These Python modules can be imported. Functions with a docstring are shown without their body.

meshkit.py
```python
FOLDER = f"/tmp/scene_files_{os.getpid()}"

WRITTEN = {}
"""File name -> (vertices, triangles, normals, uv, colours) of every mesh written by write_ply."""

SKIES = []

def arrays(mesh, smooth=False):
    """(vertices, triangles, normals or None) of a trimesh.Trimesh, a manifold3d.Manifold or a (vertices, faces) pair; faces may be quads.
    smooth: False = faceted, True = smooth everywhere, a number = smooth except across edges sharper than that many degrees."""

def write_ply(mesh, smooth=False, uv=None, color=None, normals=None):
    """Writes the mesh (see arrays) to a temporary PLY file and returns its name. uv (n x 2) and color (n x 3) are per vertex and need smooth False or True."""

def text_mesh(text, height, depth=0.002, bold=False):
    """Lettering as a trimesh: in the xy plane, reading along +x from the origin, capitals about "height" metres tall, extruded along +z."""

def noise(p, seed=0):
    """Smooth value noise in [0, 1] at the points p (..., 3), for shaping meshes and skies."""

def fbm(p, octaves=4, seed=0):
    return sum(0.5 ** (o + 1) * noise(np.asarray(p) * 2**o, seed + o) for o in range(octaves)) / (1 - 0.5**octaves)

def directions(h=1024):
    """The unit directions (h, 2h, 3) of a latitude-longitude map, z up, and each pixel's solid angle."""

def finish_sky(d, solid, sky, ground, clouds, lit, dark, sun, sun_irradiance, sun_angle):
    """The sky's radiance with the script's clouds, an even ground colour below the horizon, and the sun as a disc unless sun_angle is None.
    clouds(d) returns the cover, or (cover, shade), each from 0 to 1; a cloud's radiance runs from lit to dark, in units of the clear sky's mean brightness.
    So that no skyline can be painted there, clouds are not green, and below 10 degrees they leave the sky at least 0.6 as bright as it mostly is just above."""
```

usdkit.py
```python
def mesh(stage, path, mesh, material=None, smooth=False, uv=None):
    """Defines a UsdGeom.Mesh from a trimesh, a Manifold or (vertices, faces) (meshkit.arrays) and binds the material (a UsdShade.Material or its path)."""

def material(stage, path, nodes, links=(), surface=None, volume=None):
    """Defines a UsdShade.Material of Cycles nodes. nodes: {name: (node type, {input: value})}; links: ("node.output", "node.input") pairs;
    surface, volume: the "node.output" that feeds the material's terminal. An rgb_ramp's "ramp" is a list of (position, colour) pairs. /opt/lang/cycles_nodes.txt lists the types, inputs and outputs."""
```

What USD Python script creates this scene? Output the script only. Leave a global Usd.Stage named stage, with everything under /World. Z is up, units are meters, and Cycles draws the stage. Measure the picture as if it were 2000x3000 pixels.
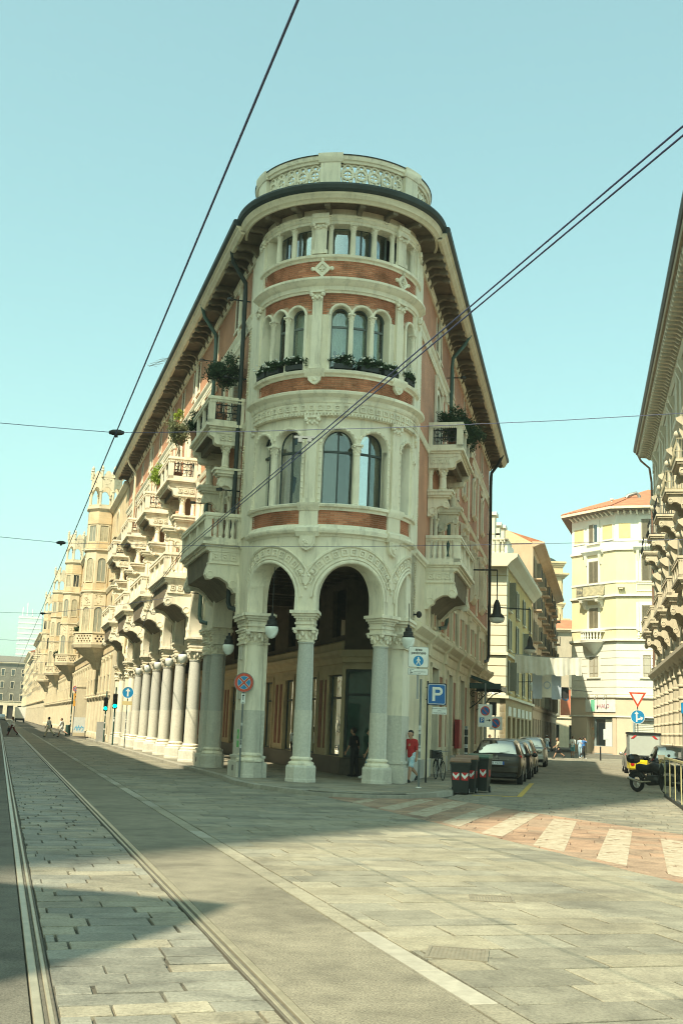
import math, random
import numpy as np, trimesh, manifold3d as m3, usdkit, meshkit
from shapely.geometry import Polygon, Point, LineString, MultiPolygon, box as sbox
from shapely.ops import unary_union
from shapely import affinity
from pxr import Usd, UsdGeom, UsdLux, UsdShade, Gf, Sdf

stage = Usd.Stage.CreateInMemory()
UsdGeom.SetStageUpAxis(stage, 'Z'); UsdGeom.SetStageMetersPerUnit(stage, 1.0)
world = UsdGeom.Xform.Define(stage, '/World'); stage.SetDefaultPrim(world.GetPrim())
UsdGeom.Scope.Define(stage, '/World/Looks')
rnd = random.Random(7)
PI = math.pi

# ------------------------------------------------------------------ camera
pitch, roll, eye = math.radians(10.767), math.radians(2.199), np.array([0, 0, 1.85])
Fw = np.array([0, math.cos(pitch), math.sin(pitch)]); R0 = np.array([1., 0, 0]); U0 = np.cross(R0, Fw)
Rc = math.cos(roll)*R0 + math.sin(roll)*U0; Uc = -math.sin(roll)*R0 + math.cos(roll)*U0
cam = UsdGeom.Camera.Define(stage, '/World/camera')
mtx = Gf.Matrix4d(); mtx.SetIdentity()
for i, r in enumerate((Rc, Uc, -Fw, eye)):
    mtx.SetRow(i, Gf.Vec4d(float(r[0]), float(r[1]), float(r[2]), 1.0 if i == 3 else 0.0))
cam.AddTransformOp().Set(mtx)
cam.CreateHorizontalApertureAttr(24.0); cam.CreateVerticalApertureAttr(36.0); cam.CreateFocalLengthAttr(39.6)
cam.CreateClippingRangeAttr(Gf.Vec2f(0.1, 5000))
cam.CreateExposureAttr(EXPOSURE := 1.72)

# ------------------------------------------------------------------ sky and sun
SUN_AZ, SUN_EL = math.radians(-34), math.radians(52)     # azimuth counted from the direction behind the camera, minus = left
sun = np.array([math.sin(SUN_AZ)*math.cos(SUN_EL), -math.cos(SUN_AZ)*math.cos(SUN_EL), math.sin(SUN_EL)])
dome = UsdLux.DomeLight.Define(stage, '/World/sky')
dome.GetPrim().SetCustomDataByKey('kind', 'structure')
skym = usdkit.material(stage, '/World/Looks/sky_look', {
    's': ('sky_texture', {'sky_type': 'single_scattering', 'sun_disc': False, 'sun_elevation': SUN_EL,
                          'sun_rotation': math.atan2(sun[0], sun[1]), 'air_density': 1.0, 'aerosol_density': 2.5, 'ozone_density': 1.0, 'altitude': 200.0}),
    'g': ('gamma', {'gamma': 0.65}),                        # thin summer haze: the sky is paler and more even than clear air gives
    't': ('mix', {'mix_type': 'multiply', 'fac': 1.0, 'color2': (0.735, 1.03, 0.79)}),
    'b': ('background_shader', {'strength': 0.14})},
    [('s.color', 'g.color'), ('g.color', 't.color1'), ('t.color', 'b.color')], surface='b.background')
UsdShade.MaterialBindingAPI.Apply(dome.GetPrim()).Bind(skym)
sl = UsdLux.DistantLight.Define(stage, '/World/sun')
sl.CreateNormalizeAttr(True); sl.CreateIntensityAttr(0.70); sl.CreateAngleAttr(0.55); sl.CreateColorAttr(Gf.Vec3f(1.0, 0.90, 0.67))
zq = Gf.Rotation(Gf.Vec3d(0, 0, 1), Gf.Vec3d(*map(float, sun)))
sl.AddTransformOp().Set(Gf.Matrix4d().SetRotate(zq))

# ------------------------------------------------------------------ materials
def M(name, col, col2=None, scale=2.0, rough=0.8, bump=0.0, bscale=60.0, metal=0.0, grime=0.0, gcol=(0.07, 0.065, 0.05), obj=False, spec=0.4, vary=0.0, detail=4.0, **kw):
    """Procedural surface: two tones mixed by noise, streaky grime, fine bump, optional random tone per object."""
    col2 = col2 or tuple(c*0.82 for c in col)
    n = {'p': ('principled_bsdf', {'roughness': rough, 'metallic': metal, 'specular_ior_level': spec, **kw}),
         'n': ('noise_texture', {'scale': scale, 'detail': detail, 'roughness': 0.62}),
         'r': ('rgb_ramp', {'ramp': [(0.3, col2), (0.68, col)]})}
    l = [('n.fac', 'r.fac')]
    if obj:
        n['g'] = ('texture_coordinate', {}); src = 'g.object'
    else:
        n['g'] = ('geometry', {}); src = 'g.position'
    l.append((src, 'n.vector')); out = 'r.color'
    if grime:
        n['m'] = ('mapping', {'mapping_type': 'point', 'scale': (3.2, 3.2, 0.42)})
        n['n2'] = ('noise_texture', {'scale': 1.3, 'detail': 6.0, 'roughness': 0.7})
        n['r2'] = ('rgb_ramp', {'ramp': [(0.5, (0, 0, 0)), (0.78, (grime,)*3)]})
        n['x'] = ('mix', {'mix_type': 'mix', 'color2': gcol})
        l += [(src, 'm.vector'), ('m.vector', 'n2.vector'), ('n2.fac', 'r2.fac'), ('r2.color', 'x.fac'), (out, 'x.color1')]; out = 'x.color'
    if vary:
        n['o'] = ('object_info', {}); n['vr'] = ('map_range', {'from_min': 0.0, 'from_max': 1.0, 'to_min': 1-vary, 'to_max': 1+vary})
        n['h'] = ('hsv', {}); l += [('o.random', 'vr.value'), ('vr.result', 'h.value'), (out, 'h.color')]; out = 'h.color'
    l.append((out, 'p.base_color'))
    if bump:
        n['bn'] = ('noise_texture', {'scale': bscale, 'detail': 4.0}); n['b'] = ('bump', {'strength': bump, 'distance': 0.02})
        l += [(src, 'bn.vector'), ('bn.fac', 'b.height'), ('b.normal', 'p.normal')]
    return usdkit.material(stage, '/World/Looks/' + name, n, l, surface='p.BSDF')

def GM(name, c, vary=0.1, rough=0.8, speck=0.5, stain=0.5, sscale=0.55, bump=0.6, fine=34.0):
    """Worn street surface: broad tone drift, stains, coarse grain and fine speckle, pitted bump."""
    lo = lambda k: tuple(x*k for x in c)
    n = {'g': ('geometry', {}), 'a': ('noise_texture', {'scale': 3.1, 'detail': 8.0, 'roughness': 0.66}), 'ar': ('rgb_ramp', {'ramp': [(0.28, lo(0.74)), (0.5, lo(0.98)), (0.72, lo(1.16))]}),
         's': ('noise_texture', {'scale': fine, 'detail': 3.0, 'roughness': 0.7}), 'sr': ('rgb_ramp', {'ramp': [(0.3, (1-speck*.55,)*3), (0.5, (1.0,)*3), (0.72, (1+speck*.45,)*3)]}), 'm1': ('mix', {'mix_type': 'multiply', 'fac': 1.0}),
         't': ('noise_texture', {'scale': sscale, 'detail': 7.0, 'roughness': 0.72, 'distortion': 0.6}), 'tr': ('rgb_ramp', {'ramp': [(0.36, (1-stain*.6, 1-stain*.6, 1-stain*.58)), (0.52, (1.0,)*3), (0.75, (1+stain*.16,)*3)]}), 'm2': ('mix', {'mix_type': 'multiply', 'fac': 1.0}),
         'o': ('object_info', {}), 'vr': ('map_range', {'from_min': 0.0, 'from_max': 1.0, 'to_min': 1-vary, 'to_max': 1+vary}), 'h': ('hsv', {}),
         'b': ('bump', {'strength': bump, 'distance': 0.012}), 'b2': ('bump', {'strength': bump*.7, 'distance': 0.03}), 'p': ('principled_bsdf', {'roughness': rough, 'specular_ior_level': 0.35})}
    l = [('g.position', 'a.vector'), ('g.position', 's.vector'), ('g.position', 't.vector'), ('a.fac', 'ar.fac'), ('s.fac', 'sr.fac'), ('t.fac', 'tr.fac'), ('ar.color', 'm1.color1'), ('sr.color', 'm1.color2'), ('m1.color', 'm2.color1'), ('tr.color', 'm2.color2'),
         ('o.random', 'vr.value'), ('vr.result', 'h.value'), ('m2.color', 'h.color'), ('h.color', 'p.base_color'), ('s.fac', 'b.height'), ('a.fac', 'b2.height'), ('b2.normal', 'b.normal'), ('b.normal', 'p.normal')]
    return usdkit.material(stage, '/World/Looks/' + name, n, l, surface='p.BSDF')

def brickmat(name, c1, c2, mortar, u, scale=1.0):
    """Far-off brickwork: bricks laid along the horizontal direction u."""
    return usdkit.material(stage, '/World/Looks/' + name, {
        'g': ('geometry', {}), 'd': ('vector_math', {'math_type': 'dot_product', 'vector2': (float(u[0]), float(u[1]), 0.0)}),
        's': ('separate_xyz', {}), 'c': ('combine_xyz', {}),
        'k': ('brick_texture', {'color1': c1, 'color2': c2, 'mortar': mortar, 'scale': scale, 'mortar_size': 0.012, 'brick_width': 0.26, 'row_height': 0.075, 'bias': -0.1}),
        'n': ('noise_texture', {'scale': 0.8, 'detail': 5.0}), 'r': ('rgb_ramp', {'ramp': [(0.3, (0.72,)*3), (0.7, (1.08,)*3)]}),
        'm': ('mix', {'mix_type': 'multiply', 'fac': 1.0}), 'b': ('bump', {'strength': 0.4, 'distance': 0.01}), 'p': ('principled_bsdf', {'roughness': 0.9})},
        [('g.position', 'd.vector1'), ('g.position', 's.vector'), ('d.value', 'c.x'), ('s.z', 'c.y'), ('c.vector', 'k.vector'), ('g.position', 'n.vector'), ('n.fac', 'r.fac'),
         ('k.color', 'm.color1'), ('r.color', 'm.color2'), ('m.color', 'p.base_color'), ('k.fac', 'b.height'), ('b.normal', 'p.normal')], surface='p.BSDF')

def glassmat(name, tint=(0.9, 0.95, 0.93), ior=1.5, boost=0.0):
    return usdkit.material(stage, '/World/Looks/' + name, {
        't': ('transparent_bsdf', {'color': tint}), 'g': ('glossy_bsdf', {'color': (0.95, 0.97, 0.97), 'roughness': 0.02}),
        'q': ('geometry', {}), 'w': ('noise_texture', {'scale': 2.2, 'detail': 1.0}), 'bp': ('bump', {'strength': 0.06, 'distance': 0.05}),
        'f': ('fresnel', {'IOR': ior}), 'a': ('math', {'math_type': 'add', 'value2': boost, 'use_clamp': True}), 'm': ('mix_closure', {})},
        [('q.position', 'w.vector'), ('w.fac', 'bp.height'), ('bp.normal', 'g.normal'), ('f.fac', 'a.value1'), ('a.value', 'm.fac'), ('t.BSDF', 'm.closure1'), ('g.BSDF', 'm.closure2')], surface='m.closure')

def leafmat(name, c1, c2):
    return usdkit.material(stage, '/World/Looks/' + name, {
        'g': ('geometry', {}), 'r': ('rgb_ramp', {'ramp': [(0, c1), (1, c2)]}), 'd': ('principled_bsdf', {'roughness': 0.55, 'specular_ior_level': 0.3}),
        't': ('translucent_bsdf', {}), 'm': ('mix_closure', {'fac': 0.3})},
        [('g.random_per_island', 'r.fac'), ('r.color', 'd.base_color'), ('r.color', 't.color'), ('d.BSDF', 'm.closure1'), ('t.BSDF', 'm.closure2')], surface='m.closure')

def emis(name, col, s):
    return usdkit.material(stage, '/World/Looks/' + name, {'e': ('emission', {'color': col, 'strength': s})}, [], surface='e.emission')

dL, dR = math.radians(-16.29), math.radians(12.075)
uL = np.array([math.sin(dL), math.cos(dL), 0]); nL = np.array([-uL[1], uL[0], 0])
uR = np.array([math.sin(dR), math.cos(dR), 0]); nR = np.array([uR[1], -uR[0], 0])
STONE = M('cream_stone', (0.82, 0.75, 0.59), (0.72, 0.655, 0.51), 1.3, 0.85, 0.35, 30, grime=0.62, gcol=(0.25, 0.22, 0.165), detail=9.0)
STONE2 = M('warm_stone', (0.72, 0.63, 0.46), (0.6, 0.52, 0.37), 0.9, 0.85, 0.2, 45, grime=0.35, gcol=(0.13, 0.11, 0.08))
GRAN = M('grey_granite', (0.52, 0.51, 0.45), (0.37, 0.37, 0.33), 22, 0.7, 0.1, 90, detail=8.0)
GRAN2 = M('pale_granite', (0.60, 0.57, 0.48), (0.48, 0.455, 0.38), 14, 0.75, 0.1, 90, grime=0.25)
def tbrick(name, rnd_out):
    return usdkit.material(stage, '/World/Looks/' + name, {'g': ('geometry', {}), 'o': ('object_info', {}), 'r': ('rgb_ramp', {'ramp': [(0, (0.42, 0.17, 0.095)), (0.3, (0.50, 0.20, 0.11)), (0.6, (0.55, 0.23, 0.13)), (1, (0.59, 0.27, 0.16))]}),
        'n': ('noise_texture', {'scale': 1.6, 'detail': 7.0, 'roughness': .7}), 'nr': ('rgb_ramp', {'ramp': [(0.36, (.5, .5, .46)), (0.55, (1, 1, 1)), (.75, (1.1, 1.08, 1.05))]}), 'm': ('mix', {'mix_type': 'multiply', 'fac': 1.0}), 'p': ('principled_bsdf', {'roughness': 0.92, 'specular_ior_level': .2})},
        [(rnd_out, 'r.fac'), ('g.position', 'n.vector'), ('n.fac', 'nr.fac'), ('r.color', 'm.color1'), ('nr.color', 'm.color2'), ('m.color', 'p.base_color')], surface='p.BSDF')
BRICK = tbrick('tower_brick', 'o.random')
MORTAR = M('brick_mortar', (0.58, 0.40, 0.28), (0.48, 0.32, 0.22), 4, 0.95)
BRICKL = brickmat('left_wing_brick', (0.52, 0.215, 0.11), (0.44, 0.165, 0.08), (0.52, 0.32, 0.2), uL)
BRICKR = brickmat('right_wing_brick', (0.54, 0.21, 0.115), (0.45, 0.165, 0.09), (0.52, 0.34, 0.23), uR)
BRICKY = brickmat('yellow_brick', (0.62, 0.46, 0.26), (0.55, 0.39, 0.21), (0.6, 0.5, 0.34), uL)
SOFFIT = M('timber_soffit', (0.15, 0.115, 0.075), (0.1, 0.075, 0.05), 3, 0.85)
BRKT = M('shade_dark_corbel_stone', (0.20, 0.165, 0.115), (0.13, 0.105, 0.07), 1.6, 0.88, 0.2, 40, grime=0.5)  # darkened: shade under ledges put into the stone colour, with streaky grime
IRON = M('dark_iron', (0.02, 0.022, 0.02), rough=0.5)
GUTTER = M('green_copper_gutter', (0.03, 0.042, 0.038), (0.02, 0.028, 0.026), 2, 0.55)
PIPEG = M('green_downpipe', (0.07, 0.13, 0.11), (0.05, 0.09, 0.08), 2, 0.5)
PANE = M('dark_window_glass', (0.02, 0.025, 0.025), (0.015, 0.02, 0.02), 1, 0.03, spec=1.0, ior=1.7)
GLASS = glassmat('clear_window_glass', (0.75, 0.85, 0.82), 1.55, 0.22)
GLASSB = glassmat('sky_lit_glass', (0.75, 0.85, 0.82), 1.6, 0.5); GLASSD = glassmat('dim_glass', (0.8, 0.86, 0.82), 1.5, 0.06)
SHOPG = glassmat('shop_glass', (0.85, 0.9, 0.86), 1.5, 0.04)
FRAME = M('dark_window_frame', (0.05, 0.065, 0.06), rough=0.5)
FRAMEG = M('grey_window_frame', (0.16, 0.19, 0.18), rough=0.5)
CURT = M('white_curtain', (0.82, 0.83, 0.76), (0.7, 0.71, 0.64), 6, 0.9)
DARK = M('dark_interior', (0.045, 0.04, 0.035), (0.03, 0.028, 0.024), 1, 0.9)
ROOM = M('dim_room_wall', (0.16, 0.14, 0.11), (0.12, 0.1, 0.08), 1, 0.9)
SHUT = M('grey_green_shutter', (0.24, 0.25, 0.2), (0.2, 0.21, 0.17), 3, 0.7)
SHUTB = M('olive_brown_shutter', (0.27, 0.235, 0.16), (0.22, 0.19, 0.13), 3, 0.7)
WHITE = M('white_paint', (0.78, 0.77, 0.7), (0.68, 0.67, 0.6), 5, 0.6)
BLACK = M('black_plastic', (0.015, 0.016, 0.015), rough=0.5)
STEEL = M('galvanised_steel', (0.26, 0.27, 0.26), (0.2, 0.21, 0.2), 9, 0.45, metal=0.6)
TERRA = M('terracotta_roof', (0.42, 0.175, 0.09), (0.30, 0.115, 0.06), 1.2, 0.9, grime=0.2)
# ------------------------------------------------------------------ frames and mesh building
class Flat:
    step = None
    def __init__(s, W, u, n): s.o = n*W; s.u = u; s.n = n
    def __call__(s, v): return s.o + v[:, :1]*s.u + v[:, 1:2]*s.n + v[:, 2:]*np.array([0, 0, 1.])
class Cyl:
    def __init__(s, c, R, step=0.16): s.c = np.array([c[0], c[1], 0.]); s.R = R; s.step = step
    def __call__(s, v):
        az = v[:, 0]/s.R; r = s.R + v[:, 1]
        return np.stack([s.c[0] + r*np.sin(az), s.c[1] - r*np.cos(az), v[:, 2]], 1)
def tri(poly):
    v, f = trimesh.creation.triangulate_polygon(poly, engine='earcut'); return np.asarray(v), np.asarray(f)
def polys(g):
    return [p for p in getattr(g, 'geoms', [g]) if p.geom_type == 'Polygon' and p.area > 1e-6]
class MB:
    """Collects pieces of one mesh; local coordinates (along, outwards, up) go through the frame fr if there is one."""
    def __init__(s, fr=None): s.v, s.f, s.k, s.fr = [], [], 0, fr
    def add(s, v, f, raw=False):
        v = np.asarray(v, float).reshape(-1, 3); f = np.asarray(f, int)
        if len(f) == 0: return s
        if s.fr is not None and not raw: v = s.fr(v)
        if f.shape[1] == 4: f = np.vstack([f[:, [0, 1, 2]], f[:, [0, 2, 3]]])
        s.v.append(v); s.f.append(f + s.k); s.k += len(v); return s
    def mesh(s, m, raw=False): return s.add(m.vertices, m.faces, raw)
    def sub(s, a0, a1):
        st = getattr(s.fr, 'step', None)
        return max(1, int(math.ceil(abs(a1-a0)/st))) if st else 1
    def extr(s, prof, a0, a1):
        """closed profile of (d, z) points swept along a"""
        p = Polygon(prof)
        if p.exterior.is_ccw is False: prof = prof[::-1]
        n, k = len(prof), s.sub(a0, a1); A = np.linspace(a0, a1, k+1)
        v = [(a, d, z) for a in A for d, z in prof]
        f = [(i*n+j, (i+1)*n+j, (i+1)*n+(j+1) % n, i*n+(j+1) % n) for i in range(k) for j in range(n)]
        s.add(v, f)
        tv, tf = tri(p)
        s.add([(a0, d, z) for d, z in tv], tf[:, ::-1]); s.add([(a1, d, z) for d, z in tv], tf); return s
    def box(s, a0, a1, d0, d1, z0, z1): return s.extr([(d0, z0), (d1, z0), (d1, z1), (d0, z1)], a0, a1)
    def plate(s, poly, d0, d1):
        """polygon in (a, z) given thickness from d0 to d1 (d1 outer)"""
        for P in polys(poly):
            parts = [P]
            st = getattr(s.fr, 'step', None)
            if st:
                x0, y0, x1, y1 = P.bounds; n = max(1, int(math.ceil((x1-x0)/st))); xs = np.linspace(x0, x1, n+1)
                parts = [q for i in range(n) for q in polys(P.intersection(sbox(xs[i], y0-1, xs[i+1], y1+1)))]
            for q in parts:
                tv, tf = tri(q)
                s.add([(a, d1, z) for a, z in tv], tf); s.add([(a, d0, z) for a, z in tv], tf[:, ::-1])
            for ring in [P.exterior, *P.interiors]:
                c = np.array((ring.segmentize(st) if st else ring).coords)[:, :2]; n = len(c)
                v = [(a, d1, z) for a, z in c] + [(a, d0, z) for a, z in c]
                s.add(v, [(i, n+i, n+i+1, i+1) for i in range(n-1)])
        return s
    def prism(s, poly, z0, z1):
        """polygon in world (x, y) extruded up"""
        for P in polys(poly):
            tv, tf = tri(P)
            s.add([(x, y, z1) for x, y in tv], tf, True); s.add([(x, y, z0) for x, y in tv], tf[:, ::-1], True)
            for ring in [P.exterior, *P.interiors]:
                c = np.array(ring.coords)[:, :2]; n = len(c)
                s.add([(x, y, z0) for x, y in c] + [(x, y, z1) for x, y in c], [(i, i+1, n+i+1, n+i) for i in range(n-1)], True)
        return s
    def lathe(s, a, d, prof, n=14, sq=1.0, ph=0.0):
        """revolved (r, z) profile about a vertical axis at (a, d)"""
        c = np.array([[a, d, 0.]]); c = s.fr(c)[0] if s.fr is not None else c[0]
        m = len(prof); th = np.arange(n)/n*2*PI + ph
        v = [(c[0] + r*math.cos(t), c[1] + r*math.sin(t)*sq, z) for r, z in prof for t in th]
        f = [(i*n+j, i*n+(j+1) % n, (i+1)*n+(j+1) % n, (i+1)*n+j) for i in range(m-1) for j in range(n)]
        s.add(v, f, True)
        for i, fl in ((0, True), (m-1, False)):
            if prof[i][0] > 1e-4:
                k = [(0, j, j+1) for j in range(1, n-1)]
                s.add(v[i*n:(i+1)*n], [q[::-1] for q in k] if fl else k, True)
        return s
    def tube(s, pts, r, n=6, raw=False, closed=False):
        P = np.asarray(pts, float)
        if s.fr is not None and not raw: P = s.fr(P)
        if closed: P = np.vstack([P, P[:1]])
        rs = np.full(len(P), r) if np.ndim(r) == 0 else np.asarray(r)
        T = np.gradient(P, axis=0); T /= np.linalg.norm(T, axis=1, keepdims=True) + 1e-12
        up = np.array([0, 0, 1.]) if abs(T[0, 2]) < 0.9 else np.array([1., 0, 0]); v = []
        for p, t, q in zip(P, T, rs):
            x = np.cross(up, t); x /= np.linalg.norm(x) + 1e-12; up = np.cross(t, x)
            v += [p + q*(math.cos(g)*x + math.sin(g)*up) for g in np.arange(n)/n*2*PI]
        m = len(P)
        f = [(i*n+j, i*n+(j+1) % n, (i+1)*n+(j+1) % n, (i+1)*n+j) for i in range(m-1) for j in range(n)]
        s.add(v, f, True)
        if not closed:
            s.add(v[:n], [(0, j+1, j) for j in range(1, n-1)], True); s.add(v[-n:], [(0, j, j+1) for j in range(1, n-1)], True)
        return s
    def arc(s, ac, zc, r, prof, t0=0.0, t1=PI, n=16, sx=1.0):
        """closed profile of (dr, d) swept round an arc in the (a, z) plane"""
        m = len(prof); T = np.linspace(t0, t1, n+1)
        v = [(ac + sx*(r+dr)*math.cos(t), d, zc + (r+dr)*math.sin(t)) for t in T for dr, d in prof]
        f = [(i*m+j, i*m+(j+1) % m, (i+1)*m+(j+1) % m, (i+1)*m+j) for i in range(n) for j in range(m)]
        s.add(v, f); k = [(0, j, j+1) for j in range(1, m-1)]
        if abs(t1-t0) < 6.2: s.add(v[:m], [q[::-1] for q in k]); s.add(v[-m:], k)
        return s
    def ball(s, a, d, z, r, sub=1, sc=(1, 1, 1)):
        m = trimesh.creation.icosphere(sub, r); c = np.array([[a, d, z]], float); c = s.fr(c)[0] if s.fr is not None else c[0]
        return s.add(m.vertices*np.array(sc) + c, m.faces, True)
    def get(s): return np.vstack(s.v), np.vstack(s.f)

# ------------------------------------------------------------------ scene tree
_cnt = {}
def _path(parent, name):
    base = parent + '/' + name; k = _cnt.get(base, 0); _cnt[base] = k+1
    return base if k == 0 else f'{base}_{k:03d}'
class Thing:
    def __init__(s, path, loc, yaw): s.path, s.loc, s.yaw = path, np.array(loc, float), yaw
    def local(s, v):
        v = np.asarray(v) - s.loc
        if s.yaw:
            c, q = math.cos(s.yaw), math.sin(s.yaw); v = np.stack([c*v[:, 0]+q*v[:, 1], -q*v[:, 0]+c*v[:, 1], v[:, 2]], 1)
        return v
def data(prim, **kw):
    for k, v in kw.items():
        if v: prim.SetCustomDataByKey(k, v)
def thing(name, label=None, cat=None, loc=(0, 0, 0), yaw=0.0, group=None, kind=None):
    p = _path('/World', name); x = UsdGeom.Xform.Define(stage, p)
    x.AddTranslateOp().Set(Gf.Vec3d(*map(float, loc)))
    x.AddRotateZOp().Set(math.degrees(yaw))
    data(x.GetPrim(), label=label, category=cat, group=group, kind=kind)
    return Thing(p, loc, yaw)
def put(parent, name, mb, mat, smooth=False, local=False, label=None, kind=None):
    """one Mesh prim under parent (a Thing, or a part made by put); mb in world coordinates unless local"""
    if isinstance(mb, MB): mb = mb.get()
    v, f = (np.asarray(mb.vertices), np.asarray(mb.faces)) if isinstance(mb, trimesh.Trimesh) else mb
    if not local: v = parent.local(v)
    p = _path(parent.path, name)
    m = usdkit.mesh(stage, p, (v, f), mat, smooth=smooth)
    data(m.GetPrim(), label=label, kind=kind)
    t = Thing(p, parent.loc, parent.yaw); return t
def solo(name, mb, mat, label=None, cat=None, group=None, kind=None, smooth=False):
    """a thing that is one mesh"""
    if isinstance(mb, MB): mb = mb.get()
    v, f = (np.asarray(mb.vertices), np.asarray(mb.faces)) if isinstance(mb, trimesh.Trimesh) else mb
    p = _path('/World', name); c = (v.min(0)+v.max(0))/2; c[2] = v[:, 2].min()
    if kind == 'structure': c = c*0
    m = usdkit.mesh(stage, p, (v-c, f), mat, smooth=smooth)
    m.AddTranslateOp().Set(Gf.Vec3d(*map(float, c)))
    data(m.GetPrim(), label=label, category=cat, group=group, kind=kind); return Thing(p, c, 0)
def dup(src, name, loc, yaw=0.0, label=None, cat=None, group=None):
    t = thing(name, label, cat, loc, yaw, group); p = stage.GetPrimAtPath(t.path)
    p.GetReferences().AddInternalReference(src.path); p.SetInstanceable(True); return t
def rrect(x0, y0, x1, y1, r): return sbox(x0+r, y0+r, x1-r, y1-r).buffer(r, quad_segs=4)
def arch(ac, w, z0, zs):
    """outline of an arched opening: half width w, sill z0, springing zs"""
    return unary_union([sbox(ac-w, z0, ac+w, zs), Point(ac, zs).buffer(w, quad_segs=10)])
def bolt(m):
    """manifold -> trimesh"""
    q = m.to_mesh(); return trimesh.Trimesh(q.vert_properties[:, :3], q.tri_verts, process=False)
def hull_ball(p, r, n=10): return m3.Manifold.sphere(r, n).translate([float(x) for x in p])
# ------------------------------------------------------------------ ground, road, rails, paving
GL = Flat(0.0, uL, nL); GR = Flat(0.0, uR, nR)          # (along, across, z): across = distance from the eye point
def vis(x, y, z=0.0, m=1.12):
    d = np.array([x, y, z]) - eye; w = d @ Fw
    return w > 1 and abs(d @ Rc) < m*w*1000/3300 + .3 and abs(d @ Uc) < m*w*1500/3300 + .3
G0 = M('ground_joint_fill', (0.10, 0.093, 0.07), (0.06, 0.056, 0.045), 5, 0.95)
ASPH = GM('worn_asphalt', (0.215, 0.195, 0.145), 0, .9, 1.0, .5, .45, .8, 55)
ASPHD = GM('dark_asphalt', (0.135, 0.127, 0.102), 0, .9, .9, .6, .5, .8, 50)
SL = [GM('paving_stone_%s' % nm, c, .09) for nm, c in (('tan', (0.255, 0.232, 0.168)), ('grey', (0.238, 0.226, 0.175)), ('pale', (0.272, 0.25, 0.186)), ('dark', (0.212, 0.2, 0.154)))]
SLT = [GM('track_stone_%s' % nm, c, .15, .6, .6, .6, .8) for nm, c in (('tan', (0.265, 0.24, 0.178)), ('grey', (0.215, 0.208, 0.17)))]
COB = [GM('street_cobble_%s' % nm, c, .14) for nm, c in (('grey', (0.20, 0.19, 0.15)), ('tan', (0.235, 0.215, 0.163)))]
REDP = [GM('red_paint_%s' % nm, c, .08, .85, .8, .7, .9) for nm, c in (('bright', (0.325, 0.212, 0.142)), ('worn', (0.30, 0.212, 0.148)))]
WPNT = M('worn_white_paint', (0.43, 0.385, 0.295), (0.29, 0.225, 0.155), 6, 0.85, 0.3, 50, detail=14.0, grime=.8, gcol=(.28, .21, .145))
YPNT = M('yellow_paint', (0.50, 0.35, 0.06), (0.36, 0.27, 0.09), 6, 0.85)
FLAG = [GM('flagstone_%s' % nm, c, .12) for nm, c in (('grey', (0.245, 0.23, 0.18)), ('tan', (0.28, 0.25, 0.185)))]
KERB = M('granite_kerb', (0.34, 0.32, 0.26), (0.25, 0.235, 0.19), 6, 0.75, 0.2, 60, vary=0.12)
RAIL = M('polished_rail', (0.40, 0.355, 0.26), (0.28, 0.25, 0.18), 5, 0.38, metal=0.35)
RAILB = M('rail_groove', (0.13, 0.118, 0.09), (0.08, 0.073, 0.056), 8, 0.9)

solo('ground', MB().box(-900, 900, -300, 1500, -0.6, -0.03), G0, kind='structure')

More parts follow.
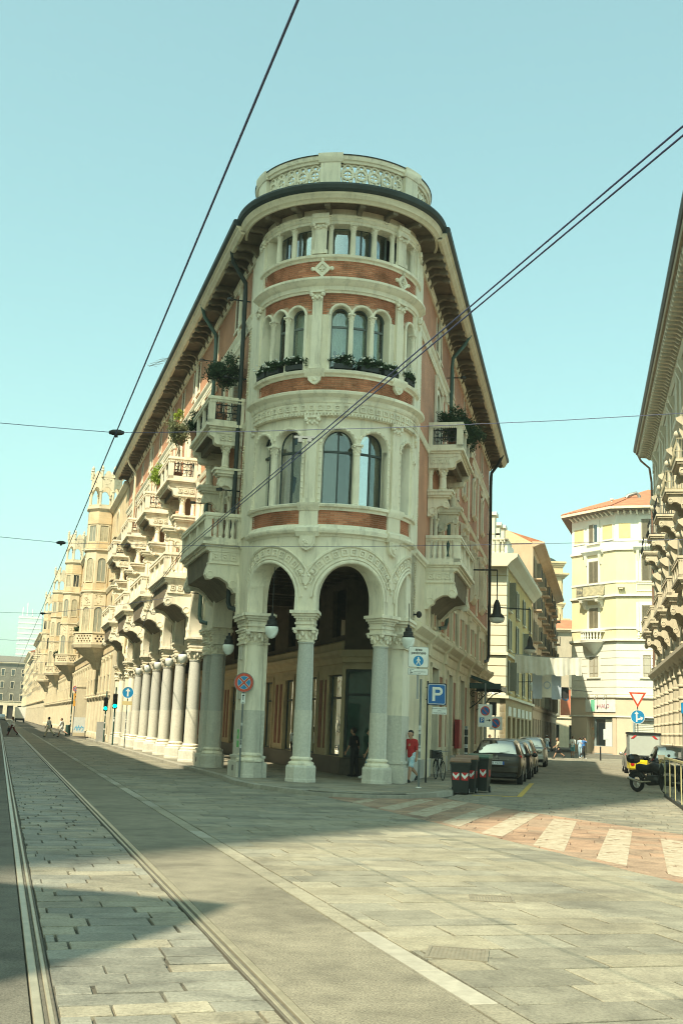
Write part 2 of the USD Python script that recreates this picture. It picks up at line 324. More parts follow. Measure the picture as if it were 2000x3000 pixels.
def slab_geo(P, top, jt=0.009, ch=0.007, tilt=0.0, rg=rnd):
    q = P.buffer(-jt, join_style=2)
    if q.is_empty or q.geom_type != 'Polygon' or q.area < 0.01: return None
    c = np.array(q.simplify(0.004).exterior.coords)[:-1]
    if len(c) < 3: return None
    m = c.mean(0); gx, gy = rg.uniform(-tilt, tilt), rg.uniform(-tilt, tilt)
    zt = top + rg.uniform(-tilt, tilt)*0.25 + (c-m) @ np.array([gx, gy]); n = len(c)
    inn = m + (c-m)*(1-ch/np.maximum(np.linalg.norm(c-m, axis=1, keepdims=True), 0.05))
    v = np.vstack([np.c_[inn, zt], np.c_[c, zt-ch*0.8], np.c_[c, np.full(n, top-0.05)]])
    f = [(i, (i+1) % n, j) for i, j in ()]
    f = [(0, i, i+1) for i in range(1, n-1)]
    for i in range(n):
        j = (i+1) % n
        for o in (0, n): f += [(o+i, o+n+i, o+n+j), (o+i, o+n+j, o+j)]
    return v, np.array(f)
def field(name, part, region, u, n, depth, length, mats, top=0.0, cap=300, jt=0.009, tilt=0.006, seed=1, far_mat=None, holes=0.0, label=None):
    """courses of stones over region: u = direction along a course, n = direction from course to course"""
    rg = random.Random(seed); u2, n2 = u[:2], n[:2]
    cs = np.array(region.exterior.coords)[:, :2]; U, N = cs @ u2, cs @ n2
    out = []; y = N.min()
    while y < N.max():
        dp = rg.uniform(*depth); x = U.min() - rg.uniform(0, length[1])
        band = Polygon([U.min()*u2+y*n2-u2, U.max()*u2+y*n2+u2, U.max()*u2+(y+dp)*n2+u2, U.min()*u2+(y+dp)*n2-u2]).intersection(region)
        if band.is_empty: y += dp; continue
        bx = [np.array(p.exterior.coords) @ u2 for p in polys(band)]
        if bx:
            lo, hi = min(b.min() for b in bx), max(b.max() for b in bx)
            x = lo - rg.uniform(0, length[1])
            while x < hi:
                ln = rg.uniform(*length); k = rg.uniform(-.012, .012)
                P = Polygon([x*u2+(y+k)*n2, (x+ln)*u2+(y+k)*n2, (x+ln)*u2+(y+dp)*n2, x*u2+(y+dp)*n2]); x += ln
                if not region.contains(P): P = P.intersection(region)
                for q in polys(P): out.append(q)
        y += dp
    out.sort(key=lambda q: (0 if vis(q.centroid.x, q.centroid.y, top) else 1, q.centroid.y**2 + q.centroid.x**2))
    t = thing(name, kind='structure'); far = [MB() for _ in mats]; k = 0
    for q in out:
        g = slab_geo(q, top, jt*rg.choice((.35, .5, .8, 1.0, 1.3, 1.9)), tilt=tilt, rg=rg)
        if g is None: continue
        i = rg.randrange(len(mats))
        if k < cap and vis(q.centroid.x, q.centroid.y, top): put(t, part, g, mats[i]); k += 1
        else: far[i].add(*g)
    for i, fm in enumerate(far):
        if fm.k: put(t, part + '_far', fm, mats[i], kind='stuff')
    return t
def WL(a, q): return tuple((uL*a + nL*q)[:2])
def WR(a, q): return tuple((uR*a + nR*q)[:2])

# street strips alongside the track
solo('asphalt_road', MB(GL).box(-30, 420, -0.36, 9.5, -0.1, 0.0), ASPHD, kind='structure')
solo('asphalt_strip', MB(GL).box(-30, 420, -3.26, -2.09, -0.1, 0.0), ASPH, kind='structure')
solo('far_street_surface', MB(GL).box(78, 420, -6.9, -3.26, -0.1, -0.001), ASPHD, kind='structure')
for q0, s, lb in ((-0.45, 1, 'polished grooved tram rail at the left edge of the road'), (-2.01, -1, 'polished grooved tram rail beside the asphalt strip, right of the pair')):
    t = thing('tram_rail', lb, 'rail', WL(0, q0) + (0,), math.atan2(uL[1], uL[0]), 'rails of the tram track')
    def xb(d0, d1, z0, z1, s=s):
        d0, d1 = (d0, d1) if s > 0 else (-d1, -d0)
        m = MB(); m.extr([(d0, z0), (d1, z0), (d1, z1-.004), (d1-.006, z1), (d0+.006, z1), (d0, z1-.004)], -25, 260); return m
    put(t, 'rail_head', xb(0.012, 0.075, -.1, .004), RAIL, local=True)
    put(t, 'groove', xb(-0.022, 0.012, -.1, -.012), RAILB, local=True)
    put(t, 'guard_lip', xb(-0.055, -0.022, -.1, 0.0), RAIL, local=True)
    put(t, 'rail_bed', xb(-0.075, -0.055, -.1, -.004), RAILB, local=True)
trk = Polygon([WL(-2, -0.53), WL(95, -0.53), WL(95, -1.92), WL(-2, -1.92)])
field('track_paving', 'paving_stone', trk, nL, uL, (0.26, 0.42), (0.45, 0.95), SLT, 0.0, 290, 0.011, 0.012, 3)
edg = Polygon([WL(2, -3.28), WL(120, -3.28), WL(120, -3.5), WL(2, -3.5)])
field('road_edging', 'edging_stone', edg, uL, nL, (0.24, 0.25), (1.0, 1.7), [KERB, SL[2]], 0.003, 60, 0.004, 0.002, 4)

# the kerb line round the corner, in world metres
KP = [WL(95, -6.98), WL(60, -6.98), WL(45, -7.0), WL(40.5, -7.12), (-3.55, 37.6), (-2.95, 35.0), (-2.2, 33.2), (-1.2, 31.7), (-0.2, 30.9), (0.9, 30.7), (2.0, 31.2), (2.95, 32.3), (3.55, 33.8), (3.95, 36.0), WR(45, -3.7), WR(74, -3.7)]
kin = Polygon(KP + [WR(74, -12), WL(95, -16)])
red_lo = [(-0.6, 32.3), (0.44, 29.0), (2.21, 23.4), (3.45, 19.3), (4.05, 17.3), (4.9, 14.4), (5.9, 11.0)]
red_up = [(9.3, 18.2), (6.99, 23.0), (4.9, 27.4), (3.53, 30.8), (3.0, 32.4), (0.9, 31.4)]
redP = Polygon(red_lo + red_up).difference(kin.buffer(0.05))
main = Polygon([WL(2.5, -3.52), WL(96, -3.52), WL(96, -6.9), WL(41, -7.02), (-3.4, 37.6), (-2.9, 35), (-2.1, 33.1), (-1.1, 31.6), (-0.2, 30.9)] + red_lo[1:] + [(6.0, 6.0), (4.2, 3.2)]).buffer(0).difference(kin).difference(redP)
main = max(polys(main), key=lambda p: p.area)
field('stone_pavement', 'paving_slab', main, nL, uL, (0.36, 0.62), (0.6, 1.5), SL, 0.0, 300, 0.009, 0.009, 11)
rp = max(polys(redP), key=lambda p: p.area)
field('red_crossing', 'painted_slab', rp, nR, uR, (0.4, 0.6), (0.6, 1.2), REDP, 0.0, 150, 0.005, 0.0, 13)
st = [[(0.49, 28.9), (1.0, 30.4), (1.22, 30.3), (0.78, 28.4)], [(1.1, 27.07), (2.4, 31.2), (2.75, 30.9), (1.46, 26.56)], [(1.7, 25.71), (3.25, 30.9), (3.62, 30.4), (2.07, 24.99)],
      [(2.28, 23.69), (3.98, 29.5), (4.28, 28.75), (2.54, 22.8)], [(2.8, 21.55), (4.55, 27.7), (4.86, 27.0), (3.13, 21.05)], [(3.44, 19.66), (5.0, 25.97), (5.39, 25.39), (3.78, 18.78)],
      [(4.08, 17.83), (5.69, 23.67), (6.07, 23.35), (4.36, 17.1)], [(4.71, 16.23), (6.21, 21.85), (6.55, 21.35), (5.05, 15.6)]]
tc = thing('crosswalk_stripes', kind='structure')
for s in st:
    m = MB(); p = Polygon(s).intersection(rp.buffer(-0.03)); rg = random.Random(5); cut = []
    for q in range(5):
        f0 = rg.uniform(.05, .95); c = np.array(s); a_ = c[0]*(1-f0)+c[1]*f0; b_ = c[3]*(1-f0)+c[2]*f0
        cut.append(LineString([a_, b_]).buffer(0.008))
    x0, y0, x1, y1 = p.bounds
    for q in range(int(p.area*70)):
        cx, cy = rg.uniform(x0, x1), rg.uniform(y0, y1)
        cut.append(affinity.rotate(affinity.scale(Point(cx, cy).buffer(rg.uniform(.015, .075), quad_segs=2), rg.uniform(.7, 2.4), rg.uniform(.4, 1.2)), rg.uniform(0, 180)))
    m.prism(p.difference(unary_union(cut)), 0.001, 0.0045); put(tc, 'stripe', m, WPNT)
cobP = Polygon([WR(22, 7.0), (6.99, 23.0), (4.9, 27.4), (3.53, 30.8), (3.2, 32.0), (4.1, 36.0), WR(45, -3.62), WR(100, -3.62), WR(100, 9), WR(30, 9)]).difference(kin).difference(redP.buffer(.01))
cobP = max(polys(cobP), key=lambda p: p.area)
field('side_street_paving', 'street_cobble', cobP, nR, uR, (0.24, 0.32), (0.45, 0.75), COB, 0.0, 300, 0.012, 0.01, 17)
solo('side_street_surface', MB(GR).box(100, 330, -9, 12, -0.1, 0.0), ASPHD, kind='structure')
solo('parking_line', MB().prism(Polygon([(5.46, 34.05), (5.62, 34.05), (7.6, 43.4), (7.45, 43.4)]), -.02, 0.012).prism(Polygon([(4.15, 34.0), (5.45, 34.1), (5.45, 34.16), (4.15, 34.06)]), -.02, 0.011), YPNT, kind='structure')

# sidewalk with kerb stones and flags
solo('sidewalk_bed', MB().prism(kin.buffer(-0.1), -0.05, 0.09), G0, kind='structure')
tk = thing('kerb', kind='structure'); ln = LineString(KP); d = 0.0; rg = random.Random(2)
inner = LineString(KP).buffer(0.26, single_sided=True) if False else None
while d < ln.length - .3:
    e = min(d + rg.uniform(0.9, 1.4), ln.length); ks = [ln.interpolate(x) for x in np.linspace(d, e, 4)]
    c = np.array([(p.x, p.y) for p in ks]); tg = np.gradient(c, axis=0); tg /= np.linalg.norm(tg, axis=1, keepdims=True); nr = np.stack([-tg[:, 1], tg[:, 0]], 1)
    P = Polygon(np.vstack([c, (c + nr*0.26)[::-1]]))
    drop = 0.09 if abs(c[:, 0].mean()-0.9) < 1.4 and c[:, 1].mean() < 33 else 0.12
    g = slab_geo(P, drop, 0.004, 0.012, rg=rg)
    if g is not None:
        v, f = g; v[-len(v)//3:, 2] = -0.04; put(tk, 'kerb_stone', (v, f), KERB)
    d = e
swk = kin.difference(ln.buffer(0.262))
swk = max(polys(swk.intersection(Polygon([WL(96, -6), (-4, 30), (5, 30), WR(75, -3), WR(75, -9), WL(96, -13)]))), key=lambda p: p.area)
field('sidewalk', 'flagstone', swk, nL, uL, (0.5, 0.75), (0.6, 1.1), FLAG, 0.118, 160, 0.006, 0.003, 23)
solo('tactile_strip', MB().prism(Polygon([(0.40, 31.75), (1.75, 31.95), (1.72, 32.15), (0.42, 31.95)]), 0.1, 0.124), WPNT, kind='structure')

# drain covers set in the slabs
DRN = M('cast_iron_cover', (0.225, 0.20, 0.148), (0.165, 0.15, 0.112), 9, 0.7, metal=0.1)
for (x, y), sz, lb in (((1.12, 10.02), 0.52, 'square cast iron drain grate in the near paving'), ((1.86, 13.28), 0.5, 'square ribbed iron cover further up the paving')):
    t = thing('drain_cover', lb, 'drain cover', (x, y, 0), dL + (0.12 if sz > .51 else 0.2), None)
    h = sz/2
    m = MB(); m.prism(sbox(-h, -h, h, h).difference(sbox(-h+.03, -h+.03, h-.03, h-.03)), -.03, .008); put(t, 'frame', m, DRN, local=True)
    put(t, 'pan', MB().box(-h+.02, h-.02, -h+.02, h-.02, -.04, -.006), RAILB, local=True)
    k = 13; m = MB()
    for i in range(k):
        x0 = -h+.03 + (sz-.06)*(i+.5)/k
        m.box(x0-.011, x0+.011, -h+.02, h-.02, -.03, .004)
        if sz > .51: m.box(-h+.02, h-.02, x0-.011, x0+.011, -.03, .0035)
    put(t, 'grate', m, DRN, local=True)
# ------------------------------------------------------------------ the corner building
WLq, WRq = -7.6, -5.6
FL, FR = Flat(WLq, uL, nL), Flat(WRq, uR, nR)
TC, TR = (-0.37, 38.17), 2.75
FT = Cyl(TC, TR)
def az(g): return math.radians(g)*TR
aL0, aR0 = 36.75, 37.25                      # where the straight wings meet the round corner
aL1, aR1 = 80.6, 71.6
A0, A1 = az(-74), az(86)
bld = thing('corner_building', 'ornate red brick and cream stone corner block with round arcaded front', 'building', (TC[0], TC[1], 0))
B = lambda name, mb, mat, smooth=False, parent=None, **k: put(parent or bld, name, mb, mat, smooth, **k)
SPR = 5.4

def leafcap(m, a, d, z0, z1, r, n=8, fr=None):
    """leafy capital: bell, leaf tips, corner scrolls, slab"""
    h = z1-z0
    m.lathe(a, d, [(r*1.12, z0), (r*1.18, z0+h*.06), (r*1.0, z0+h*.1), (r*1.03, z0+h*.4), (r*1.32, z0+h*.82)], 12)
    for ring, (zz, rr, sc) in enumerate(((.38, 1.15, .26), (.6, 1.3, .24))):
        for i in range(n):
            t = (i+ring*.5)/n*2*PI; c = np.array([[a, d, z0+h*zz]]); c = m.fr(c)[0] if m.fr is not None else c[0]
            b = trimesh.creation.icosphere(0, r*sc); b.apply_scale((1, 1, 1.7))
            m.add(b.vertices + c + np.array([math.cos(t)*r*rr, math.sin(t)*r*rr, 0]), b.faces, True)
    for sa in (-1, 1):
        for sd in (-1, 1):
            m.ball(a+sa*r*1.22, d+sd*r*1.22, z0+h*.76, r*.32, 1)
    q = r*1.55
    m.box(a-q, a+q, d-q, d+q, z0+h*.84, z1)
def column(parent, fr, a, d, z0, z1, r, mat, cap=0.42, name='column', base=True, capmat=None, twotone=None, smooth=40):
    m = MB(fr); zc = z1-cap
    zs = z0 + (r*.95 if base else 0)
    pf = [(r*1.02, zs), (r*1.02, zs+(zc-zs)*.3), (r*.97, zs+(zc-zs)*.7), (r*.88, zc-.04), (r*.95, zc-.035), (r*.95, zc)]
    if twotone:
        zt = twotone
        lo = MB(fr).lathe(a, d, [(r*1.06, zs), (r*1.045, zt)], 18); p = put(parent, name, lo, GRAN2, smooth)
        put(p, 'upper_shaft', m.lathe(a, d, [(r*1.0, zt), (r*.97, zs+(zc-zs)*.75), (r*.88, zc-.05), (r*.96, zc-.04), (r*.96, zc)], 18), mat, smooth)
    else: p = put(parent, name, m.lathe(a, d, pf, 12 if r < .2 else 18), mat, smooth)
    m = MB(fr); leafcap(m, a, d, zc, z1, r*.9, 6 if r < .2 else 8); put(p, 'capital', m, capmat or STONE, 35)
    if base:
        m = MB(fr).lathe(a, d, [(r*1.45, z0), (r*1.5, z0+r*.18), (r*1.42, z0+r*.35), (r*1.15, z0+r*.45), (r*1.12, z0+r*.55), (r*1.3, z0+r*.65), (r*1.28, z0+r*.82), (r*1.05, z0+r*.95)], 18 if r > .2 else 12)
        put(p, 'base', m, capmat or STONE, 35)
    return p
def molding(name, fr, a0, a1, steps, mat=STONE, parent=None, d0=-.2):
    """string course: steps = [(projection, z)...] from the bottom up"""
    return B(name, MB(fr).extr([(d0, steps[0][1])] + steps + [(d0, steps[-1][1])], a0, a1), mat, parent=parent)
def stepcornice(z0, z1, p): 
    h = z1-z0
    return [(p*.25, z0), (p*.3, z0+h*.2), (p*.5, z0+h*.28), (p*.55, z0+h*.45), (p*.85, z0+h*.6), (p, z0+h*.68), (p, z0+h*.92), (p*.9, z1)]

# ---- cores that close the building behind its faces
fp = Polygon([WL(aL0+1.5, WLq-.62), WL(aL1, WLq-.62), WL(aL1, WLq-14), WR(aR1, WRq-9), WR(aR1, WRq-.62), WR(aR0+1.5, WRq-.62)])
tow = Point(*TC).buffer(TR-1.25, quad_segs=10)
# the inner room shell: thin walls so that windows look into dim space
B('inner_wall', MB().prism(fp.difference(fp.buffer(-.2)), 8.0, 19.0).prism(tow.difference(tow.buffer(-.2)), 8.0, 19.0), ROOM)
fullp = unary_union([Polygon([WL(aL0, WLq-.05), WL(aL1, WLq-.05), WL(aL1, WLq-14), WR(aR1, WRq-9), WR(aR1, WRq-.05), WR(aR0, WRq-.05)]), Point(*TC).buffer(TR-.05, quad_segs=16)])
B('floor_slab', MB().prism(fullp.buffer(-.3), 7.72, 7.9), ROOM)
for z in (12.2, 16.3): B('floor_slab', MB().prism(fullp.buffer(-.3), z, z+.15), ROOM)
B('roof', MB().prism(fullp.buffer(-.15), 18.95, 19.2), M('roof_felt', (0.2, 0.17, 0.13), None, 2, .9))

# ---- ground floor arcade of the round corner
T0, T1, T2 = -74, -14, 48
bays = [(-44.5, 28.0, 1), (17.0, 30.0, 1), (78.5, 30.0, 1)]
wall = sbox(az(-76), SPR, az(88), 7.8)
for c, h, _ in bays:
    wall = wall.difference(arch(az(c), 1.12, SPR-1, SPR+.42))
wallL = MB(FT).plate(wall, -.62, 0.0)
B('arcade_wall', wallL, STONE, 30)
for c, h, _ in bays:
    m = MB(FT)
    pr = [(0, -.05), (.1, -.05), (.1, .05), (.075, .08), (.03, .08), (0, .05)]
    m.arc(az(c), SPR+.42, 1.13, pr, n=20)
    for s in (-1, 1): m.box(az(c)+s*1.18-.05, az(c)+s*1.18+.05, -.05, .07, SPR, SPR+.42)
    m.arc(az(c), SPR+.42, 1.13, [(.13, 0), (.2, 0), (.2, .05), (.13, .05)], n=20)
    m.arc(az(c), SPR+.42, 1.13, [(.52, 0), (.6, 0), (.6, .075), (.57, .09), (.52, .05)], 0.42, PI-.42, n=16)
    p = B('archivolt', m, STONE, 30)
    m = MB(FT)
    for i in range(13):
        t = .38 + (PI-.76)*i/12; x, z = az(c)+1.49*math.cos(t), SPR+.42+1.49*math.sin(t)
        if i == 6 and False: continue
        u, w = np.array([math.cos(t), math.sin(t)]), np.array([-math.sin(t), math.cos(t)])
        o = [np.array([x, z]) + u*sa*.115 + w*sb*.105 for sa, sb in ((-1, -1), (1, -1), (1, 1), (-1, 1))]
        inr = [np.array([x, z]) + u*sa*.07 + w*sb*.06 for sa, sb in ((-1, -1), (1, -1), (1, 1), (-1, 1))]
        m.plate(Polygon(o).difference(Polygon(inr)), 0, .045)
        m.plate(Point(x, z).buffer(.035, 2), 0, .04)
    put(p, 'rosette_band', m, STONE)
for c in (T1, T2):
    a = az(c); m = MB(FT)
    m.plate(Polygon([(a-.16, 6.55), (a+.16, 6.55), (a+.1, 6.3), (a, 6.18), (a-.1, 6.3)]), 0, .07)
    for s in (-1, 1): m.ball(a+s*.19, .03, 6.62, .075, 1); m.ball(a+s*.1, .05, 6.5, .06, 1)
    m.ball(a, .04, 6.12, .05, 1)
    B('spandrel_ornament', m, STONE, 40)
    m = MB(FT)      # shield below the string course
    m.plate(Polygon([(a-.24, 7.82), (a+.24, 7.82), (a+.25, 7.55), (a+.16, 7.38), (a, 7.3), (a-.16, 7.38), (a-.25, 7.55)]), 0, .14)
    m.plate(Polygon([(a-.17, 7.76), (a+.17, 7.76), (a+.17, 7.57), (a+.1, 7.44), (a, 7.39), (a-.1, 7.44), (a-.17, 7.57)]), .14, .17)
    for q in range(5): m.ball(a+rnd.uniform(-.1, .1), .17, 7.6+rnd.uniform(-.1, .12), .035, 1)
    B('shield', m, STONE, 40)

def pier_cap(fr, a0, a1, d0, d1, z0=4.4):
    """stepped capital and impost of a square pier"""
    m = MB(fr)
    for e, za, zb in ((.05, z0, z0+.06), (.0, z0+.06, z0+.4), (.07, z0+.4, z0+.46), (.11, z0+.46, z0+.5), (.02, z0+.5, z0+.72), (.08, z0+.72, z0+.8), (.16, z0+.8, z0+.9), (.2, z0+.9, z0+1.0)):
        m.box(a0-e, a1+e, d0-e, d1+e, za, zb)
    k = max(2, int((a1-a0)/.1))
    for i in range(k): x = a0+(a1-a0)*(i+.5)/k; m.box(x-.028, x+.028, d1+.02, d1+.075, z0+.6, z0+.7)
    for i in range(5): x = d0+(d1-d0)*(i+.5)/5; m.box(a0-.075, a0-.02, x-.028, x+.028, z0+.6, z0+.7); m.box(a1+.02, a1+.075, x-.028, x+.028, z0+.6, z0+.7)
    n = 7
    for i in range(n):
        x = a0+(a1-a0)*(i+.5)/n; m.ball(x, d1+.02, z0+.2+.1*(i % 2), .055, 1)
        y = d0+(d1-d0)*(i+.5)/n; m.ball(a0-.02, y, z0+.2+.1*(i % 2), .055, 1)
    return m
def impost(fr, a, d, z0, z1, r):
    m = MB(fr); h = z1-z0
    for e, f0, f1 in ((r*1.02, 0, .2), (r*1.14, .2, .32), (r*1.05, .32, .55), (r*1.22, .55, .68), (r*1.42, .68, .82), (r*1.62, .82, 1.0)):
        m.box(a-e, a+e, d-e, d+e, z0+h*f0, z0+h*f1)
    for i in range(6):
        x = -r+2*r*(i+.5)/6
        for s in (-1, 1): m.box(a+x-.025, a+x+.025, d+s*r*1.14-.03, d+s*r*1.14+.03, z0+h*.42, z0+h*.54)
    return m
def pedestal(fr, a, d, r, z1=.62, oct_=True):
    m = MB(fr); ph = PI/8 if oct_ else PI/4
    c = FT.step
    m.lathe(a, d, [(r*1.03, .1), (r*1.03, .2), (r, .22), (r, z1-.06), (r*.93, z1)], 8 if oct_ else 4, ph=ph); return m
def free_column(fr, a, d, r=.27, parent=None):
    p = column(parent or bld, fr, a, d, .62, 4.85, r, GRAN, .44, twotone=2.3)
    put(p, 'pedestal', pedestal(fr, a, d, .5), GRAN2)
    put(p, 'impost', impost(fr, a, d, 4.85, SPR, r*1.05), STONE)
    return p
for c in (T1, T2): free_column(FT, az(c), -.33)

# ---- piers: left corner pier (P0), second pier (P1), right pier
def pier(fr, a0, a1, d0, d1, half=None, lo=None):
    m = MB(fr).box(a0, a1, d0, d1, .62, 2.25); p = B('pier', m, GRAN2)
    put(p, 'upper_shaft', MB(fr).box(a0+.01, a1-.01, d0+.01, d1-.01, 2.25, 4.4), lo or STONE)
    q = MB(fr).box(a0-.12, a1+.12, d0-.12, d1+.12, .1, .6).box(a0-.05, a1+.05, d0-.05, d1+.05, .6, .72).box(a0-.08, a1+.08, d0-.08, d1+.08, .72, .8)
    put(p, 'plinth', q, GRAN2); put(p, 'capital', pier_cap(fr, a0, a1, d0, d1), STONE, 30); return p
def halfcol(fr, a, d, r=.26, upper=None):
    p = column(bld, fr, a, d, .62, 4.85, r, upper or STONE, .44, name='half_column', twotone=2.25)
    put(p, 'plinth', pedestal(fr, a, d, .44), GRAN2); put(p, 'impost', impost(fr, a, d, 4.85, SPR, r*1.02), STONE); return p
pier(FL, 36.6, 37.75, -.75, .02); halfcol(FL, 36.62, -.32, .3)
pier(FL, 43.9, 44.7, -.75, .02, lo=GRAN); halfcol(FL, 43.55, -.35, .27, GRAN)
pier(FR, 36.6, 38.2, -.7, .02); halfcol(FT, az(83), -.5, .27)

# ---- first floor: parapet of brick, paired lights
def tdirs(): return (T1, T2, -72, 85)
bricks = []
def brickband(z0, z1, a0=A0, a1=A1, d=0.02):
    n = int(round((z1-z0)/.071)); h = (z1-z0)/n; L = .265
    for r in range(n):
        x = a0 - (L/2 if r % 2 else 0)
        while x < a1:
            x0, x1 = max(x, a0)+.006, min(x+L, a1)-.006
            if x1-x0 > .04: bricks.append((x0, x1, z0+r*h+.007, z0+(r+1)*h-.007, d + rnd.uniform(-.004, .006)))
            x += L
def brick_backing(z0, z1, d=.005): B('brick_bed', MB(FT).plate(sbox(A0, z0, A1, z1), -.5, d), MORTAR, 30)
molding('string_course', FT, az(-76), az(88), [(.03, 7.78), (.05, 7.84), (.16, 7.88), (.2, 7.95), (.2, 8.0), (.1, 8.05), (.06, 8.16)])
brick_backing(8.14, 8.66); brickband(8.16, 8.64)
molding('window_sill', FT, az(-76), az(88), [(.06, 8.62), (.08, 8.7), (.16, 8.73), (.18, 8.8), (.1, 8.84), (.0, 8.85)], d0=-.75)
for c in (T1, T2): 
    B('parapet_post', MB(FT).box(az(c)-.3, az(c)+.3, 0, .1, 8.04, 8.64), STONE, 30)
    B('post_cap', MB(FT).extr([(.0, 8.6), (.12, 8.6), (.22, 8.74), (.24, 8.84), (.05, 8.88), (0, 8.88)], az(c)-.34, az(c)+.34), STONE, 30)
    B('post_foot', MB(FT).extr([(.0, 7.76), (.12, 7.76), (.26, 7.9), (.26, 8.02), (.12, 8.12), (0, 8.12)], az(c)-.36, az(c)+.36), STONE, 30)

def window_wall(fr, z0, z1, openings, a0, a1, mat, name, th=.3, d=0.0):
    w = sbox(a0, z0, a1, z1)
    for o in openings: w = w.difference(o)
    return B(name, MB(fr).plate(w, d-th, d), mat, 30)
def light(fr, ac, w, z0, zs, dg=-.52, tr=None, curtain=None, fmat=None, split=True, arched=True, gl=None):
    """glazed light: frame with pane and maybe a curtain"""
    o = arch(ac, w, z0, zs) if arched else sbox(ac-w, z0, ac+w, zs)
    fm = o.difference(o.buffer(-.055, join_style=2))
    bars = []
    if split: bars.append(sbox(ac-.03, z0, ac+.03, zs + (w if arched else 0)))
    if tr: bars.append(sbox(ac-w, tr-.035, ac+w, tr+.035))
    fm = unary_union([fm] + [b.intersection(o) for b in bars])
    p = B('window', MB(fr).plate(fm, dg-.06, dg), fmat or FRAME)
    if gl is None and split and arched:
        for q, g_ in ((-1, GLASSB if rnd.random() < .55 else GLASSD), (1, GLASSD if rnd.random() < .6 else GLASS)):
            v_, f_ = MB().plate(o.buffer(-.03).intersection(sbox(min(ac, ac+q*w*1.1), z0, max(ac, ac+q*w*1.1), zs+w+.1)), dg-.04, dg-.035).get(); k_ = rnd.uniform(-.05, .05); v_ = v_.copy(); v_[:, 1] += (v_[:, 0]-ac)*k_
            put(p, 'pane', (fr(v_), f_), g_)
    else: put(p, 'pane', MB(fr).plate(o.buffer(-.03), dg-.04, dg-.03), gl or (GLASSD if curtain else GLASS))
    if curtain:
        m = MB(fr); n = 26; zt = zs + (w*.7 if arched else -.05)
        xs = np.linspace(ac-w, ac+w, n+1); ph = rnd.uniform(0, 6)
        v = [(x, dg-.22+.035*math.sin(i*1.9+ph), z) for z in (z0+curtain*(.12+.1*abs(math.sin(3*PI*(x-ac+w)/(2*w)))) if z_ == 0 else zt for z_ in (0,)) for i, x in enumerate(xs)] if False else \
            [(x, dg-.22+.035*math.sin(i*1.9+ph), (z0+.15+curtain*abs(math.sin(PI*(x-ac+w)/(2*w)*2))) if k == 0 else zt) for k in (0, 1) for i, x in enumerate(xs)]
        m.add(v, [(i, i+1, n+2+i, n+1+i) for i in range(n)]); put(p, 'curtain', m, CURT, True)
    return p
def frame_arch(fr, ac, w, z0, zs, t=.12, d0=0.0, d1=.07, n=14, mat=STONE, beads=False):
    m = MB(fr); m.arc(ac, zs, w, [(.0, d0-.22), (t, d0), (t, d1*.7), (t*.7, d1), (t*.3, d1), (0, d1*.6)], n=n)
    for s in (-1, 1): m.extr([(d0-.22, z0), (d1*.8, z0), (d1*.8, zs), (d0-.22, zs)], ac+s*w, ac+s*(w+t))
    if beads:
        for i in range(int((zs-z0)/.2)):
            for s in (-1, 1): m.ball(ac+s*(w+t*.5), d1*.8, z0+.12+i*.2, .035, 0)
        for i in range(11): q = (i+.5)/11*PI; m.ball(ac+(w+t*.5)*math.cos(q), d1, zs+(w+t*.5)*math.sin(q), .045, 0)
    return B('window_surround', m, mat, 30)
S2 = 10.78
ops = []; 
for c, h, _ in bays:
    for s in (-1, 1):
        if az(c)+s*.585+.5 < A1+.2: ops.append((az(c)+s*.61, .53))
window_wall(FT, 8.84, 11.72, [arch(a, w, 8.85, S2) for a, w in ops], az(-76), az(88), STONE, 'window_wall')
for i, (a, w) in enumerate(ops):
    light(FT, a, w+.03, 8.85, S2, -.26, tr=10.62, split=True); frame_arch(FT, a, w, 8.85, S2, .1, beads=True)
for c, h, _ in bays: column(bld, FT, az(c), -.02, 8.85, S2+.06, .115, STONE, .36, 'colonnette', base=False)
def pilaster(fr, a, z0, z1, w=.17, cap=.34, d=.09):
    p = B('pilaster', MB(fr).box(a-w, a+w, 0, d, z0+.14, z1-cap).box(a-w*1.2, a+w*1.2, 0, d*1.4, z0, z0+.14), STONE, 30)
    m = MB(fr); h = cap; zc = z1-cap
    m.box(a-w*1.05, a+w*1.05, 0, d*1.1, zc, z1-.08); m.box(a-w*1.45, a+w*1.45, 0, d*1.9, z1-.08, z1)
    for s in (-1, 1): m.ball(a+s*w*1.15, d*1.3, zc+h*.62, .08, 1)
    for k in range(5): m.ball(a+(k-2)*w*.45, d*1.25, zc+h*(.25+.16*(k % 2)), .055, 1)
    put(p, 'capital', m, STONE, 40); return p
for c in (-73.5, T1, T2, 84): pilaster(FT, az(c), 8.86, 11.74)
# entablature with dentils and coffer squares
molding('frieze', FT, az(-76), az(88), [(.1, 11.72), (.1, 11.8), (.13, 11.82), (.13, 12.16), (.16, 12.18)])
m = MB(FT); x = A0
while x < A1: m.box(x, x+.06, .1, .17, 11.74, 11.84); x += .105
B('dentils', m, STONE)
m = MB(FT); x = A0+.05
while x < A1-.1: m.plate(sbox(x, 11.9, x+.19, 12.09).difference(sbox(x+.04, 11.94, x+.15, 12.05)), .12, .165).plate(sbox(x+.07, 11.97, x+.12, 12.02), .12, .15); x += .27
B('coffer_band', m, STONE)
molding('cornice', FT, az(-77), az(88), [(.15, 12.17), (.2, 12.24), (.22, 12.32), (.38, 12.42), (.4, 12.5), (.3, 12.55), (.2, 12.58), (.08, 12.6)])
